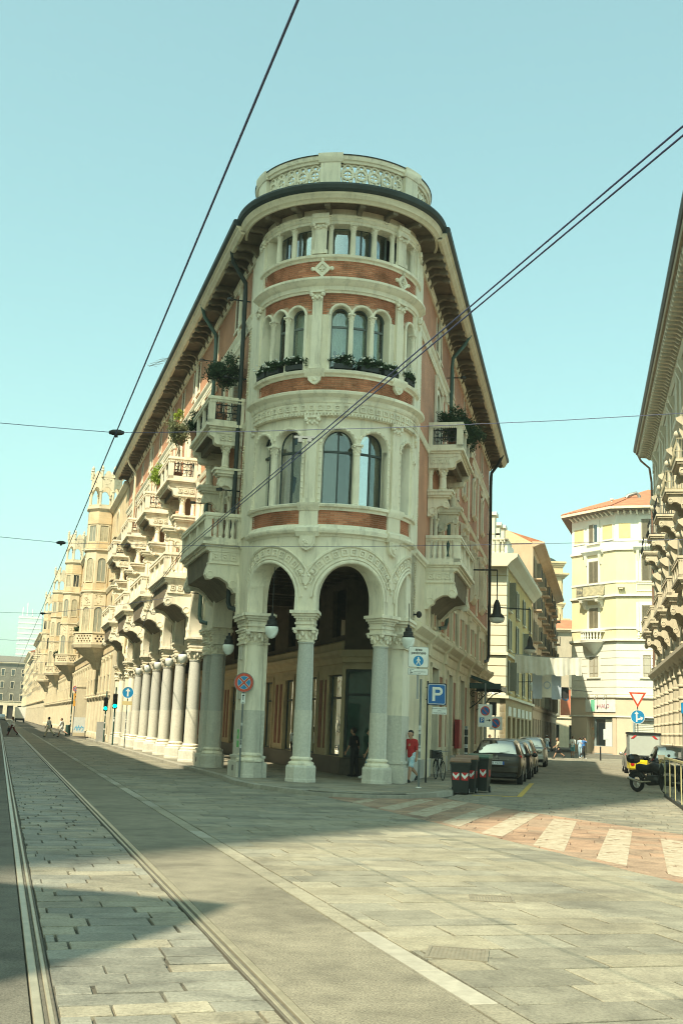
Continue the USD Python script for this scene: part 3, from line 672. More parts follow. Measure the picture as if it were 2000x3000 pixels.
# ---- second floor
brick_backing(12.58, 13.12); brickband(12.6, 13.1)
molding('window_sill', FT, az(-76), az(88), [(.05, 13.08), (.08, 13.14), (.17, 13.18), (.2, 13.27), (.1, 13.32), (0, 13.33)], d0=-.75)
for c in (T1, T2):
    a = az(c)
    B('post_cap', MB(FT).extr([(.0, 13.06), (.12, 13.06), (.22, 13.2), (.24, 13.3), (.05, 13.36), (0, 13.36)], a-.32, a+.32), STONE, 30)
    B('bracket', MB(FT).plate(Polygon([(a-.22, 13.08), (a+.22, 13.08), (a+.2, 12.95), (a+.1, 12.85), (a, 12.8), (a-.1, 12.85), (a-.2, 12.95)]), 0, .13).ball(a, .13, 12.97, .07), STONE, 30)
S3 = 15.22
ops3 = [az(c)+k*.72 for c, h, _ in bays for k in (-1, 0, 1)]
ops3 = [a for a in ops3 if a < A1+.1]
window_wall(FT, 13.32, S3+.02, [arch(a, .315, 13.33, S3+.3) for a in ops3], az(-76), az(88), STONE, 'window_wall')
window_wall(FT, S3+.02, 16.02, [Point(a, S3).buffer(.35) for a in ops3] + [arch(a, .335, 15, S3) for a in ops3], az(-76), az(88), MORTAR, 'brick_bed', d=-.03)
for a in ops3:
    light(FT, a, .345, 13.33, S3, -.26, tr=14.9, split=False, curtain=rnd.uniform(.1, .8), fmat=FRAMEG); frame_arch(FT, a, .31, 13.33, S3, .085, d1=.09)
for c, h, _ in bays:
    for s in (-1, 1): column(bld, FT, az(c)+s*.36, .0, 13.33, S3+.05, .085, STONE, .3, 'colonnette', base=False)
for c in (-73.5, T1, T2, 84): pilaster(FT, az(c), 13.34, 16.04, .16, .36, .11)
n0 = len(bricks); brickband(S3+.03, 16.0, d=-.01); sp = bricks[n0:]; del bricks[n0:]
for b in sp:
    if all(math.hypot((b[0]+b[1])/2-a, (b[2]+b[3])/2-S3) > .46 for a in ops3): bricks.append(b)
molding('cornice', FT, az(-77), az(88), [(.04, 15.98), (.06, 16.05), (.1, 16.07), (.12, 16.2), (.2, 16.25), (.3, 16.33), (.34, 16.36), (.34, 16.44), (.2, 16.5), (.12, 16.52)])
# ---- third floor
brick_backing(16.5, 17.16); brickband(16.52, 17.14)
molding('window_sill', FT, az(-76), az(88), [(.04, 17.12), (.07, 17.18), (.15, 17.22), (.17, 17.3), (.08, 17.34), (0, 17.35)], d0=-.75)
for g in (T1+2, T2+3):
    a = az(g); zc = 16.84; m = MB(FT)
    m.plate(Polygon([(a-.3, zc), (a, zc+.3), (a+.3, zc), (a, zc-.3)]).difference(Polygon([(a-.17, zc), (a, zc+.17), (a+.17, zc), (a, zc-.17)])), .01, .075)
    m.plate(unary_union([sbox(a-.1, zc-.02, a+.1, zc+.02), sbox(a-.02, zc-.1, a+.02, zc+.1)]), .03, .07); m.plate(Point(a, zc).buffer(.19), .02, .035)
    for dx, dz in ((.32, 0), (-.32, 0), (0, .32), (0, -.32)): m.ball(a+dx, .05, zc+dz, .075, 1)
    B('diamond_ornament', m, STONE, 35)
for c in (-73.5, T1, T2, 84):
    pilaster(FT, az(c), 17.35, 18.5, .2, .27, .1)
for c, h, _ in bays:
    for k in (-1.17, -.39, .39, 1.17):
        if az(c)+k < A1: column(bld, FT, az(c)+k, -.1, 17.34, 18.47, .095 if abs(k) < 1 else .085, STONE, .24, 'colonnette', base=False)
molding('lintel', FT, az(-77), az(88), [(-.02, 18.45), (.02, 18.45), (.02, 18.54), (.06, 18.56), (.06, 18.66), (.12, 18.7), (.12, 18.74)], d0=-.5)
for c in (T1, T2): B('lintel_block', MB(FT).extr([(.0, 18.48), (.14, 18.48), (.16, 18.6), (.2, 18.62), (.22, 18.76), (0, 18.76)], az(c)-.27, az(c)+.27), STONE, 30)
for c, h, _ in bays:
    for k in (-.78, 0, .78):
        if az(c)+k < A1: light(FT, az(c)+k, .4, 17.34, 18.5, -.38, split=k == 0, arched=False, fmat=FRAMEG if k else FRAME)
# ---- main cornice of the round corner
C0, C1 = az(-88), az(96)
B('cornice_frieze', MB(FT).extr([(-.5, 18.7), (.03, 18.7), (.03, 19.0), (-.5, 19.0)], az(-80), az(90)), STONE2, 30)
B('soffit', MB(FT).extr([(-.2, 18.97), (.76, 18.97), (.76, 19.03), (-.2, 19.03)], C0, C1), SOFFIT, 30)
B('cornice', MB(FT).extr([(.64, 18.9), (.7, 18.9), (.76, 18.97), (.82, 19.0), (.85, 19.1), (.9, 19.16), (.9, 19.2), (.5, 19.2)], C0, C1), STONE2, 30)
B('gutter', MB(FT).extr([(.6, 19.19), (.92, 19.19), (1.02, 19.26), (1.06, 19.38), (1.04, 19.45), (-.4, 19.46)], C0, C1), GUTTER, 30)
def scroll_bracket(fr, a, z, L=.62, h=.3, w=.075, d0=0.02):
    prof = [(d0, z-h), (d0+.06, z-h), (d0+.12, z-h*.75), (d0+L*.35, z-h*.45), (d0+L*.62, z-h*.42), (d0+L*.78, z-h*.58), (d0+L*.95, z-h*.52), (d0+L, z-h*.25), (d0+L*.9, z), (d0, z)]
    m = MB(fr); m.extr(prof, a-w, a+w); return m
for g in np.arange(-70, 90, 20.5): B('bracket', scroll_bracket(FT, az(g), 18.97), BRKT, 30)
# ---- drum parapet with ring tracery
RD = .3
B('parapet_base', MB(FT).extr([(RD-.3, 19.45), (RD+.06, 19.45), (RD+.06, 19.68), (RD+.02, 19.72), (RD+.02, 19.76), (RD-.3, 19.76)], az(-180), az(179)), STONE, 30)
B('parapet_rail', MB(FT).extr([(RD-.24, 20.5), (RD+.03, 20.5), (RD+.05, 20.58), (RD+.1, 20.6), (RD+.13, 20.68), (RD+.13, 20.74), (RD-.3, 20.74)], az(-180), az(179)), STONE, 30)
B('parapet_cap', MB(FT).extr([(RD-.3, 20.74), (RD+.16, 20.74), (RD+.16, 20.77), (RD-.3, 20.77)], az(-180), az(179)), GUTTER, 30)
posts = [-8, 49, 106, -65, -122, 163]
for g in posts:
    a = az(g); e = .3
    p = B('parapet_post', MB(FT).box(a-e, a+e, RD-.28, RD+.1, 19.45, 20.56), STONE, 30)
    put(p, 'post_cap', MB(FT).extr([(RD-.3, 20.5), (RD+.12, 20.5), (RD+.2, 20.64), (RD+.2, 20.8), (RD-.3, 20.8)], a-e-.06, a+e+.06), STONE, 30)
    k = 5; w = (az(57)-2*e)/k
    for i in range(k):
        x = a+e+w*(i+.5); zc = 20.13; m = MB(FT); q = [(-.03, RD-.14), (.03, RD-.14), (.03, RD-.03), (-.03, RD-.03)]
        sx = TR/(TR+RD)
        m.arc(x, zc, .35, q, 0, 2*PI, 20, sx=.93*w/.74); m.arc(x, zc, .17, q, 0, 2*PI, 14)
        for dx, dz in ((.2, .2), (-.2, .2), (.2, -.2), (-.2, -.2)): m.arc(x+dx, zc+dz, .15, [(-.022, RD-.12), (.022, RD-.12), (.022, RD-.05), (-.022, RD-.05)], 0, 2*PI, 12)
        m.box(x-.02, x+.02, RD-.11, RD-.06, zc-.17, zc+.17).box(x-.17, x+.17, RD-.11, RD-.06, zc-.02, zc+.02)
        B('ring_tracery', m, STONE, 30)
# bricks: those in view that show largest are parts
def bsort(b): return -((b[1]-b[0]) * max(0, math.cos((b[0]+b[1])/2/TR)))
bricks.sort(key=lambda b: (bsort(b) > -.12, b[2] > 14))
rest = MB(FT)
for i, (x0, x1, z0, z1, d) in enumerate(sorted(bricks, key=lambda b: bsort(b))):
    if i < 300: B('brick', MB(FT).box(x0, x1, -.02, d, z0, z1), BRICK)
    else: rest.box(x0, x1, -.02, d, z0, z1)
B('brick_far', rest, tbrick('tower_brick_rest', 'g.random_per_island'), kind='stuff')
# shallow flats beside the round corner, with creeper ornament strips
for fr, a0, a1 in ((FL, 36.4, 38.9), (FR, 36.9, 39.2)):
    B('corner_flat', MB(fr).plate(sbox(a0, SPR, a1, 18.97), -.45, 0), STONE)
    x = a1-.28 if fr is FL else a1-.5
    m = MB(fr); rg = random.Random(3)
    for z in np.arange(SPR+.2, 7.6, .085): m.ball(x+.06*math.sin(z*9)+rg.uniform(-.05, .05), .03, z, rg.uniform(.03, .055), 0)
    for z in list(np.arange(8.9, 11.6, .085)) + list(np.arange(13.4, 15.9, .085)): m.ball(x+.06*math.sin(z*9)+rg.uniform(-.05, .05), .03, z, rg.uniform(.03, .055), 0)
    B('carved_vine', m, STONE2)
    B('pilaster', MB(fr).box(a0+.15, a1-.75, 0, .08, 8.1, 18.4), STONE)
# ------------------------------------------------------------------ the two straight wings
def baluster(m, a, d, z0, z1, r=.055):
    h = z1-z0; m.lathe(a, d, [(r*1.1, z0), (r*1.1, z0+h*.1), (r*.7, z0+h*.14), (r*1.25, z0+h*.34), (r*.8, z0+h*.6), (r*.6, z0+h*.82), (r*1.1, z0+h*.9), (r*1.1, z1)], 7)
def balcony(fr, ac, hw, z, D, style, H=1.0, name='balcony', mat=STONE):
    m = MB(fr)
    m.box(ac-hw+.1, ac+hw-.1, -.1, D-.1, z-.3, z-.18).box(ac-hw+.05, ac+hw-.05, -.1, D-.05, z-.18, z-.1).box(ac-hw-.03, ac+hw+.03, -.1, D+.05, z-.1, z)
    m.box(ac-hw, ac+hw, D-.24, D, z, z+.14); 
    for s in (-1, 1): m.box(min(ac+s*hw, ac+s*(hw-.24)), max(ac+s*hw, ac+s*(hw-.24)), 0, D, z, z+.14)
    p = B(name, m, mat)
    m = MB(fr)
    for q, e, zz in ((.2, 0, .84), (.24, .04, .9), (.2, .02, .96)):
        m.box(ac-hw-e, ac+hw+e, D-q, D+e, z+H*zz, z+H*(zz+.06))
        for s in (-1, 1): m.box(min(ac+s*(hw+e), ac+s*(hw-q)), max(ac+s*(hw+e), ac+s*(hw-q)), 0, D-q, z+H*zz, z+H*(zz+.06))
    x = ac-hw+.05
    while x < ac+hw: m.box(x, x+.035, D, D+.035, z+H*.78, z+H*.84); x += .075
    y = .05
    while y < D: m.box(ac-hw-.035, ac-hw, y, y+.035, z+H*.78, z+H*.84); y += .075
    put(p, 'rail', m, mat)
    posts = [ac-hw+.14, ac-hw*.32, ac+hw*.32, ac+hw-.14]
    for x in posts: put(p, 'post', MB(fr).box(x-.14, x+.14, D-.23, D-.005, z+.1, z+H*.85), mat)
    for s in (-1, 1):
        x = ac+s*(hw-.12)
        put(p, 'post', MB(fr).box(x-.11, x+.11, 0, .16, z+.1, z+H*.85), mat)
    if style == 'bal':
        sp = []
        for i in range(3):
            x0, x1 = posts[i]+.16, posts[i+1]-.16; k = max(3, int((x1-x0)/.2))
            sp += [(x0+(x1-x0)*(j+.5)/k, D-.12, .055) for j in range(k)]
        for s in (-1, 1): sp += [(ac+s*(hw-.12), .2+(D-.46)*(j+.5)/4, .065) for j in range(4)]
        for x, y, r in sp: m = MB(fr); baluster(m, x, y, z+.12, z+H*.84, r); put(p, 'baluster', m, mat, 35)
    else:
        m = MB(fr)
        for i in range(3):
            x0, x1 = posts[i]+.14, posts[i+1]-.14; k = max(2, int((x1-x0)/.27))
            for j in range(k):
                for r in range(2):
                    x, zz = x0+(x1-x0)*(j+.5)/k, z+.2+H*.17+r*H*.3
                    m.arc(x, zz, .1, [(-.016, D-.13), (.016, D-.13), (.016, D-.09), (-.016, D-.09)], 0, 2*PI, 9)
            for r in range(3): m.box(x0, x1, D-.13, D-.09, z+.15+H*.3*r-.02*r, z+.18+H*.3*r-.02*r)
            for j in range(k+1): x = x0+(x1-x0)*j/k; m.box(x-.013, x+.013, D-.125, D-.095, z+.1, z+H*.85)
        for s in (-1, 1):
            x = ac+s*(hw-.12); k = 3
            for j in range(k+1): y = .18+(D-.45)*j/k; m.box(x-.02, x+.02, y-.014, y+.014, z+.1, z+H*.85)
            for j in range(k):
                y = .18+(D-.45)*(j+.5)/k
                for r in range(2):
                    zz = z+.2+H*.17+r*H*.3; th = np.linspace(0, 2*PI, 10)[:-1]
                    m.tube([(x, y+.1*math.cos(t), zz+.1*math.sin(t)) for t in th], .017, 4, closed=True)
            for r in range(3): m.box(x-.02, x+.02, .16, D-.2, z+.15+H*.28*r, z+.18+H*.28*r)
        put(p, 'lattice', m, IRON)
    return p
def console(fr, a, z1, z0, L, w, parent=None, mat=STONE):
    """big scrolled bracket"""
    h = z1-z0
    pr = [(0, z0), (.12, z0+h*.02), (.22, z0+h*.16), (L*.34, z0+h*.38), (L*.55, z0+h*.52), (L*.72, z0+h*.53), (L*.8, z0+h*.44), (L*.93, z0+h*.45), (L, z0+h*.6), (L*.97, z0+h*.78), (L*.9, z1), (0, z1)]
    m = MB(fr).extr(pr, a-w, a+w)
    th = np.linspace(0, 2*PI, 11)[:-1]
    for s in (-1, 1):
        m.tube([(a+s*w, L*.86+.1*math.cos(t), z0+h*.62+.1*math.sin(t)) for t in th], .03, 4, closed=True)
        m.tube([(a+s*w, .2+.13*math.cos(t), z0+h*.3+.13*math.sin(t)) for t in th], .03, 4, closed=True)
    return put(parent, 'bracket', m, mat, 30) if parent else B('bracket', m, mat, 30)
def coffers(m, a, d0, d1, z, side, n=3):
    for i in range(n):
        y = d0+(d1-d0)*(i+.5)/n; e = (d1-d0)/n*.36
        for r in ((-e, -e+.04), (e-.04, e)): m.box(min(a, a+side*.03), max(a, a+side*.03), y+r[0], y+r[1], z-e, z+e); m.box(min(a, a+side*.03), max(a, a+side*.03), y-e, y+e, z+r[0], z+r[1])
        m.ball(a+side*.015, y, z, .04, 0)
def balcony_low(fr, ac, hw, z=8.0, D=1.3, style='bal'):
    p = balcony(fr, ac, hw, z, D, style, 1.0)
    for s in (-1, 1):
        m = MB(fr); a = ac+s*(hw-.35); m.box(a-.22, a+.22, 0, D-.25, z-.72, z-.28).box(a-.25, a+.25, 0, D-.2, z-.34, z-.28).box(a-.25, a+.25, 0, D-.22, z-.76, z-.7)
        coffers(m, a+(-.22), .05, D-.3, z-.52, -1); put(p, 'corbel_frieze', m, STONE)
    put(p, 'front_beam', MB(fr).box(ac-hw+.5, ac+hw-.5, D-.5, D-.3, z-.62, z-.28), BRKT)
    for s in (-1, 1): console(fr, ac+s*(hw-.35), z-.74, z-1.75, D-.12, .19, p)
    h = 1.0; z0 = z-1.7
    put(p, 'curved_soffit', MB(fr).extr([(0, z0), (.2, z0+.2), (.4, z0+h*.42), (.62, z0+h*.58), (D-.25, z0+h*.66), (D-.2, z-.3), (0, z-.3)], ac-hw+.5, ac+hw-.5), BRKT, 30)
    return p
def balcony_high(fr, ac, hw, z=12.42, D=1.3, cols=True, zs=10.8):
    p = balcony(fr, ac, hw, z, D, 'grille', 1.0)
    for s in (-1, 1):
        m = MB(fr); a = ac+s*(hw-.3); m.box(a-.2, a+.2, 0, D-.4, z-.75, z-.28).box(a-.22, a+.22, 0, D-.36, z-.34, z-.28)
        m.extr([(D-.4, z-.28), (D-.4, z-.75), (D-.3, z-.7), (D-.25, z-.5), (D-.1, z-.42), (D-.05, z-.28)], a-.18, a+.18)
        coffers(m, a-.2, .05, D-.45, z-.5, -1); put(p, 'corbel_frieze', m, STONE)
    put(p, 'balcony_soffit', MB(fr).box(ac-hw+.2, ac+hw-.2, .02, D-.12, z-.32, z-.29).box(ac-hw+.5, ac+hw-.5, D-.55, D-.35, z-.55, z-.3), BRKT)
    for s in (-1, 1):
        a = ac+s*(hw-.3); sh = MB(fr).box(a-.34, a+.34, 0, .98, zs-.08, zs).box(a-.3, a+.3, 0, .92, zs-.2, zs-.08).box(a-.24, a+.24, 0, .84, zs-.28, zs-.2)
        q = put(p, 'console_shelf', sh, STONE); console(fr, a, zs-.26, zs-1.0, .8, .14, p)
        column(p, fr, a, .55, zs, z-.73, .13, STONE, .34, 'colonnette')
        column(p, fr, a, .06, zs, z-.73, .1, STONE, .34, 'colonnette')
    return p
def wing(fr, a0, a1, brick, bays, mids, left):
    cuts1, cuts3, cuts4 = [], [], []
    for c in bays:
        cuts1 += [(c-.72, .46, 8.05, 10.1), (c+.72, .46, 8.05, 10.1)]; cuts3 += [(c, .6, 12.45, 14.7)]; cuts4 += [(c-.55, .3, 16.9, 18.3), (c+.55, .3, 16.9, 18.3)]
    for c in mids:
        cuts1 += [(c, .5, 8.9, 10.3)]; cuts3 += [(c, .5, 13.35, 14.75)]; cuts4 += [(c, .34, 16.9, 18.3)]
    for z0, z1, cuts, ar in ((8.1, 12.45, cuts1, True), (12.45, 16.05, cuts3, True), (16.4, 18.5, cuts4, False)):
        w = sbox(a0, z0, a1, z1)
        for c, h, zb, zs in cuts: w = w.difference(arch(c, h, zb, zs) if ar else sbox(c-h, zb, c+h, zs))
        B('brick_wall', MB(fr).plate(w, -.5, -.02), brick)
        for c, h, zb, zs in cuts:
            light(fr, c, h+.03, zb, zs, -.3, tr=zs-.05 if ar else None, arched=ar, fmat=FRAME, gl=PANE)
            if ar: frame_arch(fr, c, h, zb, zs, .24 if left else .2, d0=-.03, d1=.05, n=10)
            else:
                m = MB(fr)
                for s in (-1, 1): m.box(c+s*(h+.06)-.06, c+s*(h+.06)+.06, -.3, .01, zb, zs+.02)
                m.box(c-h-.15, c+h+.15, -.3, .05, zb-.1, zb); B('window_surround', m, STONE)
    for c in bays:          # tall panels and hoods above the upper doors
        m = MB(fr)
        m.extr([(0, 15.55), (.08, 15.55), (.12, 15.7), (.16, 15.74), (.16, 15.8), (0, 15.84)], c-1.1, c+1.1)
        for s in (-1, 1): m.extr([(0, 12.5), (.09, 12.5), (.09, 15.5), (0, 15.5)], c+s*1.0-.12, c+s*1.0+.12); m.extr([(0, 15.0), (.06, 15.05), (.12, 15.4), (.12, 15.56), (0, 15.56)], c+s*1.0-.1, c+s*1.0+.1)
        B('window_hood', m, STONE)
        for x in (c-1.5, c, c+1.5): 
            if abs(x-c) < .1: column(bld, fr, x, -.02, 8.05, 10.16, .12, STONE, .3, 'colonnette')
            else: pilaster(fr, x, 8.1, 10.6, .13, .3, .08)
        m = MB(fr)
        m.box(c-.13, c+.13, -.02, .05, 16.42, 18.45).box(c-.17, c+.17, -.02, .08, 18.2, 18.45)
        B('pilaster', m, STONE)
    for c in mids:
        m = MB(fr)
        m.extr([(0, 11.35), (.08, 11.35), (.14, 11.5), (.26, 11.6), (.28, 11.72), (0, 11.85)], c-1.0, c+1.0)
        for s in (-1, 1): m.box(c+s*.82-.12, c+s*.82+.12, 0, .12, 8.9, 11.0); m.extr([(0, 10.7), (.1, 10.8), (.22, 11.2), (.22, 11.37), (0, 11.37)], c+s*.82-.1, c+s*.82+.1)
        m.extr([(0, 8.55), (.08, 8.6), (.22, 8.8), (.24, 8.9), (0, 8.92)], c-1.0, c+1.0)
        B('window_hood', m, STONE)
        for s in (-1, 1): column(bld, fr, c+s*.82, .2, 8.92, 11.2, .1, STONE, .3, 'colonnette')
        m = MB(fr)
        m.extr([(0, 15.5), (.06, 15.5), (.12, 15.62), (.14, 15.7), (0, 15.75)], c-.8, c+.8)
        m.plate(Polygon([(c-.75, 15.2), (c, 15.5), (c+.75, 15.2), (c+.75, 15.05), (c, 15.34), (c-.75, 15.05)]), 0, .1)
        m.extr([(0, 13.15), (.08, 13.2), (.16, 13.3), (.16, 13.36), (0, 13.36)], c-.75, c+.75)
        for s in (-1, 1): m.box(c+s*.66-.1, c+s*.66+.1, 0, .07, 13.36, 15.1)
        B('window_hood', m, STONE)
    edges = sorted(bays+mids); edges = [(edges[i]+edges[i+1])/2 for i in range(len(edges)-1)]
    for x in edges:
        for z0, z1 in ((8.15, 12.2), (12.55, 16.0)): B('pilaster', MB(fr).box(x-.18, x+.18, -.02, .05, z0, z1).box(x-.22, x+.22, -.02, .08, z1-.25, z1).box(x-.22, x+.22, -.02, .07, z0, z0+.2), STONE)
    molding('string_course', fr, a0, a1, [(.03, 7.78), (.05, 7.84), (.11, 7.88), (.13, 7.95), (.13, 8.0), (.07, 8.05), (.03, 8.12)])
    molding('string_course', fr, a0, a1, [(.02, 12.2), (.05, 12.26), (.07, 12.34), (.09, 12.4), (.03, 12.45), (.0, 12.46)])
    molding('cornice', fr, a0, a1, [(.03, 15.98), (.04, 16.05), (.06, 16.08), (.07, 16.2), (.12, 16.27), (.15, 16.33), (.15, 16.38), (.06, 16.41), (.0, 16.42)])
    molding('lintel', fr, a0, a1, [(.0, 18.45), (.05, 18.45), (.06, 18.56), (.1, 18.6), (.11, 18.72), (.02, 18.74)], STONE)
    e0, e1 = a0-1.2, a1+.8
    B('cornice_frieze', MB(fr).box(a0, a1, -.5, .03, 18.7, 19.0), STONE2)
    B('soffit', MB(fr).box(e0, e1, -.3, .9, 18.93, 19.0), SOFFIT)
    B('cornice', MB(fr).extr([(.76, 18.85), (.86, 18.86), (.92, 18.92), (.98, 18.97), (1.0, 19.06), (1.06, 19.1), (1.06, 19.16), (.6, 19.16)], e0, e1), STONE2)
    B('gutter', MB(fr).extr([(.8, 19.14), (1.06, 19.14), (1.16, 19.2), (1.18, 19.33), (1.14, 19.38), (-.4, 19.5)], e0, e1), GUTTER)
    return e0, e1
def brackets(fr, a0, a1, step, rest):
    x = a0; i = 0
    while x < a1:
        B('bracket', scroll_bracket(fr, x, 18.92, .8, .42, .09), BRKT, 30); i += 1
        x += step if i % 4 else step+rest

bL = [41.0, 51.2, 59.6, 68.0, 77.0]; mL = [46.1, 55.4, 63.8, 72.5]
wing(FL, 38.2, aL1, BRICKL, bL, mL, True); brackets(FL, 38.0, aL1+.4, .78, 1.15)
for c, h in zip(bL, (2.65, 2.6, 2.6, 2.6, 2.6)): balcony_low(FL, c, h)
for c in bL: balcony_high(FL, c, 1.95)
# ground floor arcade of the left wing
cl = [48.9, 53.05, 57.2, 61.35, 65.5, 69.65]
av = [(40.55, 2.25, .1)] + [((x+y)/2, 1.68, .3) for x, y in zip([44.9]+cl, cl+[73.7])] + [(76.6, 2.1, .1)]
w = sbox(38.6, SPR, aL1, 7.82)
for c, h, s in av: w = w.difference(arch(c, h, SPR-1, SPR+s))
B('arcade_wall', MB(FL).plate(w, -.7, 0), STONE, 30)
for c, h, s in av:
    m = MB(FL)
    m.arc(c, SPR+s, h, [(0, -.05), (.1, -.05), (.1, .06), (.07, .09), (0, .05)], n=18).arc(c, SPR+s, h, [(.14, 0), (.26, 0), (.26, .07), (.14, .05)], n=18)
    for q in (-1, 1): m.box(c+q*(h+.05)-.05, c+q*(h+.05)+.05, -.05, .07, SPR, SPR+s)
    B('archivolt', m, STONE, 30)
    # inner transverse arch and pier of the vault
for c in cl: free_column(FL, c, -.36)
pier(FL, 73.3, 74.0, -.75, .02); halfcol(FL, 73.1, -.36); pier(FL, 79.3, 80.5, -.75, .02); halfcol(FL, 79.1, -.36)
B('end_wall', MB(FL).box(aL1-.3, aL1, -9, -.02, 7.8, 19.0), BRICKY)
# shopfronts behind the arcade
FI = Flat(-12.1, uL, nL); i0, i1 = 39.9, 82
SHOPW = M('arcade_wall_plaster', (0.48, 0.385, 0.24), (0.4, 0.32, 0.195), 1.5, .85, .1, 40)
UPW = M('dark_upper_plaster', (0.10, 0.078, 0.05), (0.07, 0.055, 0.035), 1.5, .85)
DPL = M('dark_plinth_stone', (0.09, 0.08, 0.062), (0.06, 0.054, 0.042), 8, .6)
PANEL = M('russet_panel', (0.20, 0.075, 0.04), (0.16, 0.06, 0.035), 2, .7)
SHOPD = M('shop_display', (0.62, 0.5, 0.3), (0.4, 0.3, 0.18), 4, .7)
shops = [(41.2, .95), (44.6, .75), (48.4, .8), (52.3, .8), (56.4, .8), (60.6, .8), (64.8, .8), (69, .8), (73.2, .8), (77.4, .8)]
w = sbox(i0, .1, i1, 4.6); wu = sbox(i0, 4.6, i1, 7.75)
for c, h in shops: w = w.difference(sbox(c-h, .75, c+h, 3.75)); wu = wu.difference(sbox(c-h*.9, 5.2, c+h*.9, 7.0))
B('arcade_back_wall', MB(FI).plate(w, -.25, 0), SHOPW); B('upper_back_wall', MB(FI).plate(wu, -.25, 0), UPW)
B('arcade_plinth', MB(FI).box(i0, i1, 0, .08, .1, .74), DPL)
B('arcade_cornice', MB(FI).extr([(0, 4.15), (.1, 4.15), (.14, 4.35), (.3, 4.45), (.34, 4.6), (.2, 4.64), (.2, 4.9), (.05, 4.98), (0, 5.0)], i0, i1), SHOPW)
for k, (c, h) in enumerate(shops):
    m = MB(FI)
    for s in (-1, 1): m.box(c+s*(h+.09)-.09, c+s*(h+.09)+.09, -.1, .06, .75, 3.85)
    m.box(c-h-.18, c+h+.18, -.1, .06, 3.75, 3.95); B('shop_frame', m, SHOPW)
    p = B('shop_window', MB(FI).plate(sbox(c-h, .75, c+h, 3.75).difference(sbox(c-h+.06, .82, c+h-.06, 2.85)).difference(sbox(c-h+.06, 2.93, c+h-.06, 3.69)), -.16, -.1), FRAME)
    put(p, 'pane', MB(FI).box(c-h, c+h, -.14, -.13, .75, 3.75), SHOPG)
    put(p, 'upper_pane', MB(FI).box(c-h, c+h, -.2, -.18, 5.2, 7.0), PANE)
    put(p, 'display_back', MB(FI).box(c-h-.3, c+h+.3, -1.7, -1.65, .1, 4).box(c-h-.3, c+h+.3, -1.6, -.26, .5, .6), SHOPD if k != 2 else DARK)
    m = MB(FI)
    for j in range(3): x = c-h+.3+j*(2*h-.6)/2; m.lathe(x, -.9, [(.02, .6), (.16, .75), (.19, 1.1), (.13, 1.35), (.2, 1.6), (.17, 1.85), (.06, 1.98), (.09, 2.1), (.08, 2.22), (.02, 2.28)], 10)
    put(p, 'mannequin', m, (WHITE, PANEL, SHOPD)[k % 3], 40)
    put(p, 'ceiling_light', MB(FI).box(c-h*.5, c+h*.5, -1.2, -.8, 3.62, 3.66), LAMPON2 if 'LAMPON2' in globals() else emis('shop_ceiling_light', (1, .8, .5), 5)); LAMPON2 = UsdShade.Material.Get(stage, '/World/Looks/shop_ceiling_light')
    d = put(p, 'spotlight', MB(FI).ball(c-h*.4, -.45, 3.5, .055).ball(c+h*.45, -.5, 3.45, .055), LAMPON if 'LAMPON' in globals() else emis('shop_spotlight', (1, .82, .5), 14)); LAMPON = UsdShade.Material.Get(stage, '/World/Looks/shop_spotlight')
    mm = c + (shops[k+1][0]-c)/2 if k+1 < len(shops) else c+2
    for s in (-1, 1): B('wall_panel', MB(FI).box(mm+s*.38-.2, mm+s*.38+.2, 0, .02, 1.0, 3.6), PANEL)
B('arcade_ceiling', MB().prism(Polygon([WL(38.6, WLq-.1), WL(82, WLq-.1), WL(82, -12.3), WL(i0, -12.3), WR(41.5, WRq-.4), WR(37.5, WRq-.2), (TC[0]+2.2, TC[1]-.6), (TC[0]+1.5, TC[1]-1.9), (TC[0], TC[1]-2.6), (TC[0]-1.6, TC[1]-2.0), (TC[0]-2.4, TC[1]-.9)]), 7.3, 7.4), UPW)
for a in [44.3] + cl + [73.7]:
    m = MB(FL); m.box(a-.22, a+.22, -4.5, -.6, 7.0, 7.3); 
    B('ceiling_beam', m, UPW)
for a in np.arange(38.6, 80, 1.05): B('ceiling_beam', MB(FL).box(a-.06, a+.06, -4.4, -.7, 7.2, 7.3), UPW)
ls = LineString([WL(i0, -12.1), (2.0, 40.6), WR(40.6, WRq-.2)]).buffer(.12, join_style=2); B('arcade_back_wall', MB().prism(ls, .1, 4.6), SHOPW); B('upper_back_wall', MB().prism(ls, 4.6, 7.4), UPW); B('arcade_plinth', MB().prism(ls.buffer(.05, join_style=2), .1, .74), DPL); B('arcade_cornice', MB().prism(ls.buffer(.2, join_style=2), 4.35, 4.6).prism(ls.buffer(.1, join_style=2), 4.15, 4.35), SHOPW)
# wide display window in the splayed end of the arcade wall
p1, p0 = np.array([*WL(i0, -12.1), 0]), np.array([2.0, 40.6, 0]); e = (p0-p1)/np.linalg.norm(p0-p1); FS = Flat(0, e, np.array([e[1], -e[0], 0])); FS.o = p1 + FS.n*.13
ws = np.linalg.norm(p0-p1)
p = B('shop_window', MB(FS).plate(sbox(.1, .75, ws-.1, 3.9).difference(sbox(.2, .85, ws-.2, 2.95)).difference(sbox(.2, 3.03, ws-.2, 3.82)), 0, .06), FRAME)
B('shop_frame', MB(FS).plate(sbox(-.05, .75, ws+.05, 4.05).difference(sbox(.1, .75, ws-.1, 3.9)), 0, .1), SHOPW)
put(p, 'pane', MB(FS).box(.15, ws-.15, .02, .03, .8, 3.86), M('display_glass', (0.05, 0.1, 0.075), (0.03, 0.05, 0.04), 1.2, .04, spec=.8))
